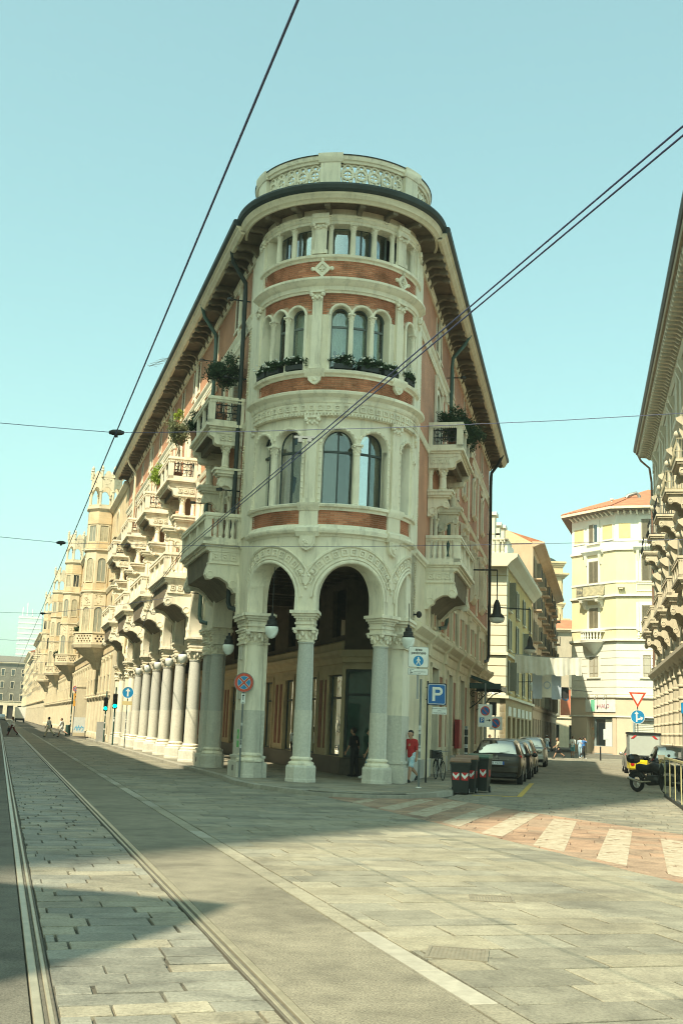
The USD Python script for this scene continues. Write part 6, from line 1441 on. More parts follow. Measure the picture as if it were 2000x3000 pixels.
put(t, 'tail', MB().extr([(-1.5, .84), (-1.56, .78), (-1.56, .42), (-1.48, .34), (-.2, .34), (-.2, .84)], -.70, .70), YEL, local=True)
put(t, 'tail_panel', MB(FA).plate(rrect(-.32, .48, .62, .72, .03).difference(rrect(-.29, .51, .59, .69, .02)), .08, .115), YEL, local=True)
for s in (-1, 1):
    lamp = MB(FA); th = np.linspace(0, 2*PI, 17)[:-1]; lamp.plate(Point(s*.56, .62).buffer(.095), .09, .125); put(t, 'rear_lamp', lamp, RED, local=True); put(t, 'vent_slot', MB(FA).plate(rrect(s*.40-.025, .5, s*.40+.025, .74, .02), .09, .11), BLACK, local=True)
    wheel(t, s*.62, -.95, .24, .15)
put(t, 'number_plate', MB(FA).box(.1, .38, .1, .125, .52, .68), PLW, local=True)
put(t, 'cab', MB().extr([(.95, .35), (2.0, .35), (2.1, .8), (1.75, 1.5), (1.5, 1.62), (.95, 1.62)], -.68, .68), YEL, local=True); put(t, 'cab_glass', MB().extr([(1.0, 1.05), (1.9, 1.05), (1.73, 1.45), (1.0, 1.5)], -.69, .69), CGL, local=True)
wheel(t, .01, 1.75, .24, .15, 'front_wheel')

# motorbike with top case, seen from its front quarter behind the barrier
t = thing('motorbike', 'black motorbike with round windscreen and top case beside the glass barrier', 'motorbike', (10.95, 39.4, 0), math.atan2(-.5, -.87))
def torus(x, y, z, R, r, n=26, m=8):
    th = np.linspace(0, 2*PI, n+1)[:-1]; mb = MB(); return mb.tube([(x, y+R*math.cos(a), z+R*math.sin(a)) for a in th], r, m, True, True)
for y in (-.72, .68):
    w_ = put(t, 'wheel', torus(0, y, .33, .26, .07), TYRE, True, local=True); put(w_, 'rim', torus(0, y, .33, .19, .016), RIMM, True, local=True); mm = MB()
    for k in range(8): a = k*PI/4; mm.tube([(0, y, .33), (0, y+.18*math.cos(a), .33+.18*math.sin(a))], .01, 4)
    put(w_, 'spokes', mm, RIMM, local=True); put(w_, 'mudguard', MB().tube([(0, y+.37*math.cos(a), .33+.37*math.sin(a)) for a in np.linspace(.5, 2.6, 9)], .075, 6), BLACK, True, local=True)
def blob(pts, refine=.04, it=6):
    m = m3.Manifold()
    for a, b in zip(pts[:-1], pts[1:]): m = m + m3.Manifold.batch_hull([hull_ball(a[:3], a[3]), hull_ball(b[:3], b[3])])
    q = bolt(m.refine_to_length(refine)); trimesh.smoothing.filter_taubin(q, iterations=it); return q
put(t, 'tank_and_seat', blob([(0, .35, .82, .16), (0, .1, .88, .17), (0, -.2, .80, .14), (0, -.62, .84, .13)]), BLACK, True, local=True)
put(t, 'engine', blob([(0, .2, .45, .17), (0, -.15, .42, .18)]), IRON, True, local=True)
put(t, 'front_fairing', blob([(0, .55, .95, .14), (0, .5, .72, .15), (0, .6, .55, .09)]), BLACK, True, local=True)
put(t, 'fork', MB().tube([(-.1, .68, .33), (-.1, .42, 1.02)], .03, 6).tube([(.1, .68, .33), (.1, .42, 1.02)], .03, 6), STEEL, local=True)
put(t, 'handlebar', MB().tube([(-.38, .28, 1.08), (-.15, .4, 1.05), (.15, .4, 1.05), (.38, .28, 1.08)], .018, 6), BLACK, local=True)
for s in (-1, 1): put(t, 'mirror', MB().ball(s*.4, .38, 1.28, .07, 1, (1, .5, .7)).tube([(s*.3, .32, 1.08), (s*.4, .37, 1.26)], .01, 4), BLACK, True, local=True)
put(t, 'top_case', blob([(-.12, -.88, 1.12, .16), (.12, -.88, 1.12, .16)]), paint('gloss_black', (.012, .012, .013), 0, .12), True, local=True)
put(t, 'windscreen', MB().add([(-.2, .52, 1.0), (.2, .52, 1.0), (.17, .42, 1.3), (-.17, .42, 1.3)], [(0, 1, 2, 3)]), SHOPG, local=True)
put(t, 'exhaust', MB().tube([(.16, .1, .4), (.18, -.4, .36), (.2, -.95, .46)], [.03, .045, .05], 8), CHR, True, local=True)

# white box truck far down the street
t = thing('box_truck', 'white box truck parked far down the left street', 'truck', WL(262, -4.6)+(0,), -dL)
put(t, 'cargo_box', MB().box(-1.1, 1.1, -2.4, 1.8, .9, 3.3), WHITE, local=True); put(t, 'cab', MB().extr([(1.9, .6), (3.6, .6), (3.7, 1.5), (3.2, 2.5), (1.9, 2.6)], -1.05, 1.05), WHITE, local=True); put(t, 'chassis', MB().box(-.9, .9, -2.3, 3.2, .45, .9), BLACK, local=True)
for y in (-1.5, 2.6):
    for s in (-1, 1): wheel(t, s*.9, y, .42, .25)
t = car('small pale car waiting at the far end of the left street', WL(300, -1.0)+(0,), -dL, UsdShade.Material.Get(stage, '/World/Looks/pale_silver_paint'), detail=False)

# wheeled bins
BING = M('bin_plastic_dark', (.018, .024, .02), (.012, .016, .014), 3, .45); LIDB = M('bin_lid_brown', (.22, .13, .085), (.17, .1, .06), 3, .5); LIDG = M('bin_lid_green', (.06, .12, .085), (.04, .09, .06), 3, .4); CHV = M('chevron_white', (.75, .75, .7), None, 2, .4)
def bin_(label, loc, yaw, lid, sc=1.0, chev=True):
    t = thing('wheelie_bin', label, 'bin', loc, yaw, 'bins at the kerb corner')
    h = .93*sc; a, b = .22*sc, .29*sc
    v = [(-a, -a*1.1, .06), (a, -a*1.1, .06), (a, a*1.1, .06), (-a, a*1.1, .06), (-b, -b*1.1, h), (b, -b*1.1, h), (b, b*1.1, h), (-b, b*1.1, h)]
    put(t, 'body', MB().add(v, [(0, 1, 5, 4), (1, 2, 6, 5), (2, 3, 7, 6), (3, 0, 4, 7), (0, 3, 2, 1), (4, 5, 6, 7)]), BING, local=True)
    put(t, 'rim', MB().prism(rrect(-b-.02, -b*1.1-.02, b+.02, b*1.1+.02, .03).difference(rrect(-b+.01, -b*1.1+.01, b-.01, b*1.1-.01, .02)), h-.05, h), BING, local=True)
    l = put(t, 'lid', MB().extr([(-b*1.15, h), (-b*1.18, h+.035), (-b*.6, h+.1), (b*.6, h+.13), (b*1.12, h+.12), (b*1.14, h)], -b-.015, b+.015), lid, local=True)
    put(l, 'lid_opening', MB().prism(Point(0, -.1).buffer(.08), h+.05, h+.098), BLACK, local=True); put(t, 'handle', MB().tube([(-.2, b*1.1+.05, h-.02), (.2, b*1.1+.05, h-.02)], .018, 6), BING, local=True)
    for s in (-1, 1): wheel(t, s*(a+.01), a*1.1, .1, .05)
    if chev:
        for s in (-1, 1):
            x = s*.13*sc; z0, z1 = .42*sc, .64*sc; yf = lambda z: -(a*1.1 + (b-a)*1.1*(z-.06)/(h-.06)) - .006
            q = put(t, 'chevron_plate', MB().add([(x-.095, yf(z0), z0), (x+.095, yf(z0), z0), (x+.095, yf(z1), z1), (x-.095, yf(z1), z1)], [(0, 1, 2, 3)]), RW_R, local=True)
            e = .004
            put(q, 'chevron', MB().add([(x-.095, yf(z0+.14)-e, z0+.14), (x, yf(z0+.03)-e, z0+.03), (x+.095, yf(z0+.14)-e, z0+.14), (x+.095, yf(z1-.005)-e, z1-.005), (x, yf(z0+.125)-e, z0+.125), (x-.095, yf(z1-.005)-e, z1-.005)], [(0, 1, 4, 5), (1, 2, 3, 4)]), CHV, local=True)
        for s in (-1, 1):
            zz = .53*sc; w_ = a+(b-a)*.5+.012; put(t, 'side_reflector', MB().box(min(s*w_, s*(w_+.004)), max(s*w_, s*(w_+.004)), -.1, .1, zz-.1, zz+.1), RW_R, local=True)
    return t
bin_('front dark bin with brown lid and two red and white chevrons', (3.82, 34.25, 0), -.12, LIDB)
bin_('dark bin with brown lid just behind the front one', (4.1, 34.95, 0), -.2, LIDB, 1.08)
bin_('dark bin with green lid beside the brown car', (4.6, 35.8, 0), -.3, LIDG, 1.12)
# ------------------------------------------------------------------ people
SKIN = M('skin', (.42, .25, .16), (.36, .2, .13), 8, .6, obj=True); SKIND = M('dark_skin', (.12, .065, .04), (.1, .05, .03), 8, .55, obj=True); HAIR = M('dark_hair', (.02, .014, .01), None, 20, .6, obj=True); HAIRB = M('brown_hair', (.09, .05, .025), None, 20, .6, obj=True)
def cloth(n, c): return M(n, c, tuple(x*.82 for x in c), 6, .9, .2, 30, obj=True)
def person(label, loc, yaw, h=1.75, lift=(25, -20), knee=(8, 30), arms=((12, 15), (-10, 15)), spread=8, top=None, bottom=None, shoe=None, hair=HAIR, skin=SKIN, shorts=True, sleeve=.45, skirt=False, lean=3, head=0, bag=None, longhair=False, group=None, cap=None, handup=False):
    """standing or striding figure facing local -y ... +y is forward; angles in degrees, forward positive"""
    t = thing('person', label, 'person', loc, yaw, group); k = h/1.75; rad = math.radians
    hipz = .90*k
    def fwd(o, L, ang, side=0): return o + np.array([math.sin(rad(side))*L, math.sin(rad(ang))*L*math.cos(rad(side)), -math.cos(rad(ang))*L*math.cos(rad(side))])
    P = {}; pel = np.array([0, 0, hipz]); legs = []
    for i, s in enumerate((-1, 1)):
        hip = pel + np.array([s*.09*k, 0, -.02]); kn = fwd(hip, .42*k, lift[i]); an = fwd(kn, .41*k, lift[i]-knee[i]); legs.append([hip, kn, an])
    dz = min(l[2][2] for l in legs) - .085*k
    for l in legs:
        for p in l: p[2] -= dz
    pel[2] -= dz; ln = rad(lean)
    ch = pel + np.array([0, math.sin(ln)*.42*k, math.cos(ln)*.40*k]); nk = ch + np.array([0, .015*k, .13*k]); hd = nk + np.array([0, .035*k+.05*math.sin(rad(head)), .15*k-.02*abs(math.sin(rad(head)))])
    B_ = lambda a, ra, b, rb: m3.Manifold.batch_hull([hull_ball(a, ra*k, 12), hull_ball(b, rb*k, 12)])
    body = B_(pel+[0, 0, .02], .12, ch-[0, 0, .1], .13) + m3.Manifold.batch_hull([hull_ball(ch+[-.13*k, 0, .04*k], .075*k), hull_ball(ch+[.13*k, 0, .04*k], .075*k), hull_ball(ch-[0, 0, .18*k], .11*k)])
    body = body + B_(ch+[0, 0, .05], .06, nk, .055) + B_(nk, .052, hd-[0, .01, .04], .055)
    body = body + m3.Manifold.batch_hull([hull_ball(hd+[0, -.01, .03*k], .095*k, 14), hull_ball(hd+[0, .03*k, -.07*k], .05*k, 12), hull_ball(hd+[0, .015*k, .01], .088*k, 14)])
    body = body + m3.Manifold.batch_hull([hull_ball(hd+[0, .10*k, .0], .012*k, 8), hull_ball(hd+[0, .115*k, -.035*k], .014*k, 8), hull_ball(hd+[0, .08*k, -.03*k], .02*k, 8)])
    for s in (-1, 1): body = body + hull_ball(hd+[s*.092*k, -.005, -.01*k], .026*k, 8)
    shirt = m3.Manifold.batch_hull([hull_ball(ch+[-.145*k, 0, .045*k], .083*k), hull_ball(ch+[.145*k, 0, .045*k], .083*k), hull_ball(ch+[0, 0, .07*k], .07*k), hull_ball(ch-[0, 0, .18*k], .135*k)]) + m3.Manifold.batch_hull([hull_ball(ch-[0, 0, .16*k], .135*k), hull_ball(pel+[-.04*k, 0, -.02*k], .13*k), hull_ball(pel+[.04*k, 0, -.02*k], .13*k)])
    hands = []
    for i, s in enumerate((-1, 1)):
        sh_ = ch + np.array([s*.185*k, 0, .05*k]); el = fwd(sh_, .29*k, arms[i][0], s*spread); wr = fwd(el, .25*k, arms[i][0]+arms[i][1], s*spread*.4)
        if handup and s > 0: wr = hd + np.array([.09*k, .05*k, -.06*k]); el = (sh_+wr)/2 + np.array([.08*k, .12*k, -.14*k])
        body = body + B_(sh_, .055, el, .042) + B_(el, .042, wr, .028)
        d = (wr-el)/np.linalg.norm(wr-el); sd = np.array([0, 1., 0]) - d*d[1]; sd /= np.linalg.norm(sd); pm_ = wr+d*.045*k
        body = body + m3.Manifold.batch_hull([hull_ball(wr, .025*k, 8), hull_ball(pm_+sd*.03*k+d*.03*k, .014*k, 8), hull_ball(pm_-sd*.03*k+d*.03*k, .014*k, 8)])
        cu = np.array([-s*.5, 0, -.2])
        for f in range(4):
            o = pm_ + d*.035*k + sd*(.03-.02*f)*k; L = (.03, .036, .034, .026)[f]*k; m1 = o + d*L + cu*.012*k; e = m1 + d*L*.6 + cu*.03*k
            body = body + B_(o, .0095, m1, .0085) + B_(m1, .0085, e, .007)
        o = pm_ - d*.02*k + sd*.03*k; body = body + B_(o, .012, o+sd*.035*k+d*.025*k, .009) + B_(o+sd*.035*k+d*.025*k, .009, o+sd*.035*k+d*.055*k+cu*.02*k, .008)
        c = sh_ + (el-sh_)*min(1, sleeve*2); shirt = shirt + B_(sh_, .07, c, .056)
        if sleeve > .5: shirt = shirt + B_(el, .056, el+(wr-el)*(sleeve-.5)*2, .045)
        hands.append(wr)
    pants = m3.Manifold.batch_hull([hull_ball(pel+[-.06*k, 0, .03*k], .125*k), hull_ball(pel+[.06*k, 0, .03*k], .125*k), hull_ball(pel+[0, 0, -.06*k], .12*k)]); shoes = m3.Manifold()
    for i, (hip, kn, an) in enumerate(legs):
        body = body + B_(hip, .085, kn, .058) + B_(kn, .056, kn+(an-kn)*.35, .058) + B_(kn+(an-kn)*.35, .058, an, .036)
        fl = rad(0 if an[2] < .13 else -30); toe = an + np.array([0, .16*k*math.cos(fl), -.055*k+.16*k*math.sin(fl)]); heel = an + np.array([0, -.045*k, -.05*k])
        body = body + B_(an, .036, toe, .026)
        shoes = shoes + m3.Manifold.batch_hull([hull_ball(heel, .038*k), hull_ball(toe, .034*k), hull_ball(an+[0, .02*k, -.01], .042*k)])
        if shorts: pants = pants + B_(hip, .105, hip+(kn-hip)*.82, .09)
        elif not skirt: pants = pants + B_(hip, .1, kn, .078) + B_(kn, .075, an, .058)
    if skirt: pants = pants + m3.Manifold.batch_hull([hull_ball(pel, .13*k), hull_ball(legs[0][1]+[0, 0, .12], .12*k), hull_ball(legs[1][1]+[0, 0, .12], .12*k)])
    def fin(m, res=.03, it=5):
        q = bolt(m.refine_to_length(res)); trimesh.smoothing.filter_taubin(q, iterations=it); return q
    b = put(t, 'body', fin(body, .026), skin, True, local=True)
    put(b, 'shirt', fin(shirt), top, True, local=True); put(b, 'trousers' if not (shorts or skirt) else 'shorts' if shorts else 'skirt', fin(pants), bottom, True, local=True); put(b, 'shoes', fin(shoes), shoe or BLACK, True, local=True)
    hr = m3.Manifold.batch_hull([hull_ball(hd+[0, -.025*k, .05*k], .098*k), hull_ball(hd+[0, -.05*k, -.01], .075*k), hull_ball(hd+[0, .035*k, .085*k], .05*k)])
    if longhair: hr = hr + B_(hd+[0, -.07*k, 0], .07, nk+[0, -.07*k, -.08*k], .06)
    put(b, 'hair', fin(hr), hair, True, local=True)
    for s in (-1, 1): put(b, 'eye', MB().ball(s*.033*k+hd[0], hd[1]+.088*k, hd[2]+.012*k, .011*k, 1), BLACK, True, local=True)
    put(b, 'mouth', MB().box(hd[0]-.022*k, hd[0]+.022*k, hd[1]+.072*k, hd[1]+.086*k, hd[2]-.068*k, hd[2]-.058*k), M('lips', (.3, .12, .09)) if '/World/Looks/lips' not in [str(q.GetPath()) for q in stage.GetPrimAtPath('/World/Looks').GetChildren()] else UsdShade.Material.Get(stage, '/World/Looks/lips'), local=True)
    if cap: put(b, 'cap', fin(m3.Manifold.batch_hull([hull_ball(hd+[0, -.01, .075*k], .1*k), hull_ball(hd+[0, .12*k, .06*k], .03*k)])), cap, True, local=True)
    if bag is not None:
        mat_, where = bag
        o = hands[0]+np.array([0, 0, -.28]) if where == 'hand' else pel+np.array([.19*k, -.02, .02]) if where == 'hip' else ch+np.array([0, -.19*k, -.08])
        t2 = thing('backpack' if where == 'back' else 'handbag', None, None, (0, 0, 0)) if False else None
        bm = m3.Manifold.batch_hull([hull_ball(o+[0, .07, .12], .05), hull_ball(o+[0, -.07, .12], .05), hull_ball(o+[0, .09, -.1], .06), hull_ball(o+[0, -.09, -.1], .06)]); put(b, 'bag', fin(bm), mat_, True, local=True)
        put(b, 'bag_strap', MB().tube([o+[0, .08, .15], o+[0, .05, .3], o+[0, -.05, .3], o+[0, -.08, .15]] if where == 'hand' else [o+[0, 0, .16], ch+[-.02, .14*k, 0], ch+[-.17*k, 0, .13*k], ch+[-.1, -.14*k, 0], o+[0, -.04, .16]], .014, 5), mat_, local=True)
    return t
RTEE = cloth('red_cotton', (.42, .03, .03)); BSH = M('pale_patterned_shorts', (.62, .7, .72), (.2, .42, .5), 22, .9, obj=True); WT = cloth('white_cotton', (.7, .7, .66)); BLT = cloth('blue_cotton', (.05, .17, .45)); DKT = cloth('dark_trousers', (.03, .03, .032)); TEAL = cloth('teal_cotton', (.12, .33, .36)); BURG = cloth('burgundy_trousers', (.14, .04, .04)); BEI = cloth('beige_cotton', (.5, .43, .3)); PINK = cloth('pink_cloth', (.6, .25, .3)); LBL = cloth('light_blue_cotton', (.35, .5, .6)); BLK = cloth('black_cotton', (.02, .02, .022))
person('man in a red t-shirt and pale patterned shorts walking by the sign pole', (2.63, 38.0, .12), 2.35, 1.74, (24, -14), (14, 38), ((-8, 20), (6, 16)), top=RTEE, bottom=BSH, head=25, lean=4)
person('man with a dark shoulder bag in white under the arcade', (-1.52, 47.3, .12), -.2, 1.7, (16, -14), (6, 24), top=WT, bottom=DKT, shorts=False, skin=SKIND, bag=(BLK, 'back'))
person('walker in pale blue shorts mostly hidden behind the right column', (1.36, 39.7, .12), 1.5, 1.72, (22, -24), (8, 34), top=BLK, bottom=LBL, shoe=WT)
person('dark figure standing by the wide display window', (.78, 40.7, .12), 1.0, 1.7, (4, -4), (2, 6), top=BLK, bottom=DKT, shorts=False)
person('woman in a white top and burgundy trousers crossing the tracks', (-27.4, 98.3, 0), -2.0+3.3, 1.68, (28, -26), (6, 28), top=WT, bottom=BURG, shorts=False, hair=HAIRB, longhair=True, sleeve=.9, bag=(BLK, 'hand'))
person('man in white shirt with a black waist bag crossing the left street', (-24.35, 98.6, 0), 1.25, 1.74, (24, -28), (6, 30), top=WT, bottom=BEI, shorts=False, hair=HAIR, sleeve=.6, bag=(BLK, 'hip'))
person('person in pale clothes just behind the man with the waist bag', (-23.5, 99.6, 0), 1.25, 1.66, (20, -30), (6, 36), top=WT, bottom=WT, shorts=True, hair=HAIRB)
person('woman in a pale top and black skirt striding with a shoulder bag', (17.5, 89.2, 0), 1.7, 1.7, (30, -30), (4, 26), top=BEI, bottom=BLK, shorts=False, skirt=True, hair=HAIRB, longhair=True, bag=(BEI, 'hip'), arms=((35, 20), (-20, 15)))
person('man in white shirt and teal shorts standing by the cream house', (20.0, 95.8, 0), -.3, 1.78, (3, -3), (2, 4), top=WT, bottom=TEAL, hair=HAIRB)
person('person in light blue holding a pink bag beside the man in teal shorts', (21.0, 97.5, 0), -.1, 1.72, (5, -4), (2, 6), top=LBL, bottom=LBL, shorts=False, bag=(PINK, 'hip'))
person('man in a blue polo shirt and dark trousers on the phone', (20.15, 92.4, 0), -1.3, 1.76, (14, -16), (4, 22), top=BLT, bottom=DKT, shorts=False, shoe=WT, handup=True)
person('person in white with a cap and shoulder strap in the narrow street', (22.2, 119.0, 0), .2, 1.72, (10, -10), (4, 14), top=WT, bottom=LBL, shorts=False, cap=WT, bag=(BLK, 'hip'))
rg = random.Random(4)
for i, (x, y, lb, tp, bt_) in enumerate(((11.4, 84, 'head and shoulders of a fair person behind the parked cars', BEI, DKT), (12.2, 88, 'person with raised arms behind the parked cars', BEI, BEI), (13.9, 92, 'dark haired man in black behind the last parked car', BLK, DKT), (19.3, 108, 'distant pedestrian in black in the narrow street', BLK, DKT), (23.8, 126, 'distant pedestrian in dark red in the narrow street', BURG, DKT), (22.6, 133, 'farthest pedestrian in grey in the narrow street', DKT, BEI))):
    person(lb, (x, y, 0), rg.uniform(-3, 3), rg.uniform(1.66, 1.78), (14, -14), (4, 18), top=tp, bottom=bt_, shorts=False, hair=HAIRB if i % 2 else HAIR)
# ------------------------------------------------------------------ signs, lamps, signals
SBL = M('sign_blue', (.01, .12, .36), None, 3, .4); SBC = M('sign_cyan_blue', (.01, .22, .46), None, 3, .4); SRD = M('sign_red', (.55, .07, .03), None, 3, .4); SWH = M('sign_face_white', (.74, .74, .68), None, 3, .45); POLE = M('grey_pole', (.19, .21, .20), (.14, .155, .15), 6, .5, metal=.3, grime=.3); SBK = M('sign_back_grey', (.3, .3, .28), None, 3, .5); SOR = M('sign_orange', (.68, .34, .06), None, 3, .45); POLEG = M('dark_green_pole', (.03, .07, .055), None, 4, .5); STK = M('white_sticker', (.6, .6, .56), (.4, .42, .42), 30)
def face(loc, yaw):        # sign frame facing the viewer-ish: a to the right, d towards the viewer
    u = np.array([math.cos(yaw), math.sin(yaw), 0]); F = Flat(0, u, np.array([u[1], -u[0], 0])); F.o = np.array([loc[0], loc[1], 0.]); return F
def disc(F, r, z, d0, d1, x=0): return MB(F).plate(Point(x, z).buffer(r, quad_segs=10), d0, d1)
def polep(t, loc, h, r=.03, z0=.1, mat=None, stickers=0):
    p = put(t, 'pole', MB().lathe(loc[0], loc[1], [(r*1.8, z0), (r*1.8, z0+.02), (r, z0+.03), (r, h)], 10), mat or POLE, 50)
    rg = random.Random(int(loc[1]*10))
    for i in range(stickers):
        z = rg.uniform(.9, 2.0); put(p, 'sticker', MB().lathe(loc[0], loc[1], [(r+.002, z), (r+.002, z+rg.uniform(.04, .12))], 10), STK)
    return p
def nostop(F, t, z, r, d=.06):
    p = put(t, 'sign_disc', disc(F, r, z, d, d+.012), SWH)
    put(p, 'red_ring', MB(F).plate(Point(0, z).buffer(r*.96, 10).difference(Point(0, z).buffer(r*.70, 10)), d+.012, d+.016), SRD)
    X = unary_union([affinity.rotate(sbox(-r*.75, z-r*.10, r*.75, z+r*.10), a, origin=(0, z)) for a in (45, -45)])
    for q in polys(Point(0, z).buffer(r*.665, 10).difference(X.buffer(r*.03))): put(p, 'blue_segment', MB(F).plate(q, d+.012, d+.016), SBC)
    put(p, 'red_cross', MB(F).plate(X.intersection(Point(0, z).buffer(r*.7)).buffer(-.005), d+.013, d+.017), SRD)
def arrow(x0, z0, x1, z1, w, hw, hl):
    L = math.hypot(x1-x0, z1-z0); a = math.degrees(math.atan2(z1-z0, x1-x0)); g = unary_union([sbox(0, -w/2, L-hl*.9, w/2), Polygon([(L-hl, -hw), (L, 0), (L-hl, hw)])]); return affinity.translate(affinity.rotate(g, a, origin=(0, 0)), x0, z0)
t = thing('no_stopping_sign', 'round red and blue no stopping sign on a slim pole at the corner pier', 'road sign', (-2.95, 37.0, .12)); F = face((-2.95, 37.0), .08)
polep(t, (-2.95, 37.0), 3.0, .03, .1, stickers=4); nostop(F, t, 3.12, .31); put(t, 'rim', MB(F).arc(0, 3.12, .31, [(-.01, .05), (.012, .05), (.012, .075), (-.01, .075)], 0, 2*PI, 30), POLE)
p = put(t, 'arrow_plate', MB(F).plate(rrect(-.07, 2.45, .07, 2.77, .01), .05, .06), SWH); put(p, 'arrow', MB(F).plate(arrow(0, 2.56, 0, 2.75, .025, .045, .06), .06, .064).box(-.03, .03, .06, .064, 2.48, 2.5), INK)

t = thing('pedestrian_sign', 'white pedestrian area sign above a small white plate on a grey pole', 'road sign', (2.60, 34.67, .12)); F = face((2.52, 34.67), .05)
polep(t, (2.62, 34.7), 3.35, .035, .1, stickers=7); put(t, 'upper_post', MB(F).box(-.035, .035, -.03, 0, 2.75, 3.75), SBK); put(t, 'pole_foot', MB().lathe(2.62, 34.7, [(.09, .11), (.09, .14), (.04, .15)], 10), SWH)
p = put(t, 'sign_board', MB(F).plate(rrect(-.31, 3.70, .31, 4.33, .05), 0, .02), SBK); put(p, 'sign_face', MB(F).plate(rrect(-.297, 3.713, .297, 4.317, .045), .02, .024), SWH)
put(p, 'lettering', text(F, 'area', 0, 4.205, .075, .024, .004, True), INK); put(p, 'lettering', text(F, 'pedonale', 0, 4.105, .075, .024, .004, True), INK); b = put(p, 'blue_disc', disc(F, .155, 3.90, .024, .028), SBC)
fig = unary_union([Point(-.005, 4.0).buffer(.022), LineString([(0, 3.965), (.005, 3.9)]).buffer(.024), LineString([(.005, 3.9), (.035, 3.83), (.05, 3.79)]).buffer(.014), LineString([(0, 3.9), (-.03, 3.84), (-.055, 3.795)]).buffer(.014), LineString([(0, 3.965), (-.045, 3.93), (-.05, 3.9)]).buffer(.011), LineString([(0, 3.965), (.04, 3.94), (.055, 3.905)]).buffer(.011)]); put(b, 'walking_figure', MB(F).plate(fig, .028, .032), SWH)
p = put(t, 'lower_plate', MB(F).plate(rrect(-.315, 3.47, .305, 3.67, .03), 0, .02), SBK); put(p, 'plate_face', MB(F).plate(rrect(-.303, 3.48, .293, 3.66, .025), .02, .024), SWH)
for s, x, z, h in (('eccetto', -.19, 3.615, .026), ('veicoli merci autorizzati', .05, 3.56, .024), ('10.30 - 12.30', -.04, 3.51, .024)): put(p, 'lettering', text(F, s, x, z, h, .024, .003), INK)
put(p, 'pictogram', MB(F).plate(unary_union([Point(-.235, 3.605).buffer(.012), LineString([(-.235, 3.59), (-.225, 3.55), (-.25, 3.51)]).buffer(.008), LineString([(-.225, 3.55), (-.2, 3.51)]).buffer(.008), sbox(-.19, 3.52, -.175, 3.56), sbox(-.2, 3.535, -.165, 3.545)]), .024, .028), INK)

t = thing('parking_sign', 'blue square parking sign with white P over a small text plate', 'road sign', (3.3, 38.2, .12)); F = face((3.42, 38.2), .06); zc = 3.02
polep(t, (3.12, 38.25), 3.45, .03, .1, IRON)
p = put(t, 'sign_frame', MB(F).plate(rrect(-.33, zc-.37, .33, zc+.37, .07).difference(rrect(-.305, zc-.345, .305, zc+.345, .06)), -.02, .02), IRON); put(p, 'sign_face', MB(F).plate(rrect(-.305, zc-.34, .305, zc+.34, .05), -.01, .012), SBL)
put(p, 'white_border', MB(F).plate(rrect(-.29, zc-.325, .29, zc+.325, .045).difference(rrect(-.275, zc-.31, .275, zc+.31, .04)), .012, .015), SWH)
P_ = unary_union([sbox(-.15, zc-.23, -.055, zc+.24), sbox(-.15, zc-.04, .06, zc+.24).union(Point(.06, zc+.1).buffer(.14, 10)).difference(sbox(-.06, zc+.045, .06, zc+.155).union(Point(.06, zc+.1).buffer(.055, 8)))]); put(p, 'letter_p', MB(F).plate(P_, .012, .016), SWH)
put(p, 'bracket', MB(F).box(-.36, -.28, -.04, -.01, zc-.2, zc-.17).box(-.36, -.28, -.04, -.01, zc+.2, zc+.23), IRON)
q = put(t, 'text_plate', MB(F).plate(rrect(-.14, 2.36, .35, 2.6, .01), -.005, .01), SWH)
for s, z in (('RESIDENTI AUTORIZZATI', 2.535), ('ZONA 2', 2.465), ('NORMALE  MARTEDI', 2.39)): put(q, 'lettering', text(F, s, .105, z, .03, .01, .003), INK)

def nopark(F, t, x, z, r, d):
    p = put(t, 'sign_disc', disc(F, r, z, d, d+.01, x), SRD); put(p, 'blue_field', disc(F, r*.78, z, d+.01, d+.014, x), SBL); put(p, 'red_bar', MB(F).plate(affinity.rotate(sbox(x-r*.8, z-r*.1, x+r*.8, z+r*.1), -45, origin=(x, z)), d+.014, d+.018), SRD); return p
t = thing('parking_rules_sign', 'white rectangular sign with a round no parking symbol and a small blue P', 'road sign', tuple(uR*49+nR*-3.9)); F = face(uR*49+nR*-3.9, .08)
polep(t, uR*49+nR*-3.9, 3.9, .03, .1, POLE); p = put(t, 'sign_board', MB(F).plate(rrect(-.3, 2.05, .3, 3.0, .03), .03, .05), SWH); nopark(F, t, 0, 2.72, .2, .05)
for x, c in ((-.14, SBL),): put(p, 'blue_square', MB(F).plate(rrect(x-.1, 2.22, x+.1, 2.44, .01), .05, .054), c); put(p, 'letter_p', text(F, 'P', x, 2.26, .14, .054, .004, True), SWH)
put(p, 'pictogram', MB(F).plate(arrow(.05, 2.33, .24, 2.33, .03, .06, .08), .05, .054), INK)
t = thing('tow_away_sign', 'white sign with a barred blue disc below a black panel, behind the parking rules sign', 'road sign', tuple(uR*53+nR*-3.75)); F = face(uR*53+nR*-3.75, .08); polep(t, uR*53+nR*-3.75, 3.2, .03, .1, POLE)
put(t, 'black_panel', MB(F).plate(rrect(-.3, 2.6, .05, 3.2, .02), .03, .05), INK); put(t, 'sign_board', MB(F).plate(rrect(-.28, 1.95, .32, 2.55, .03), .03, .05), SWH); nopark(F, t, 0, 2.25, .22, .05)

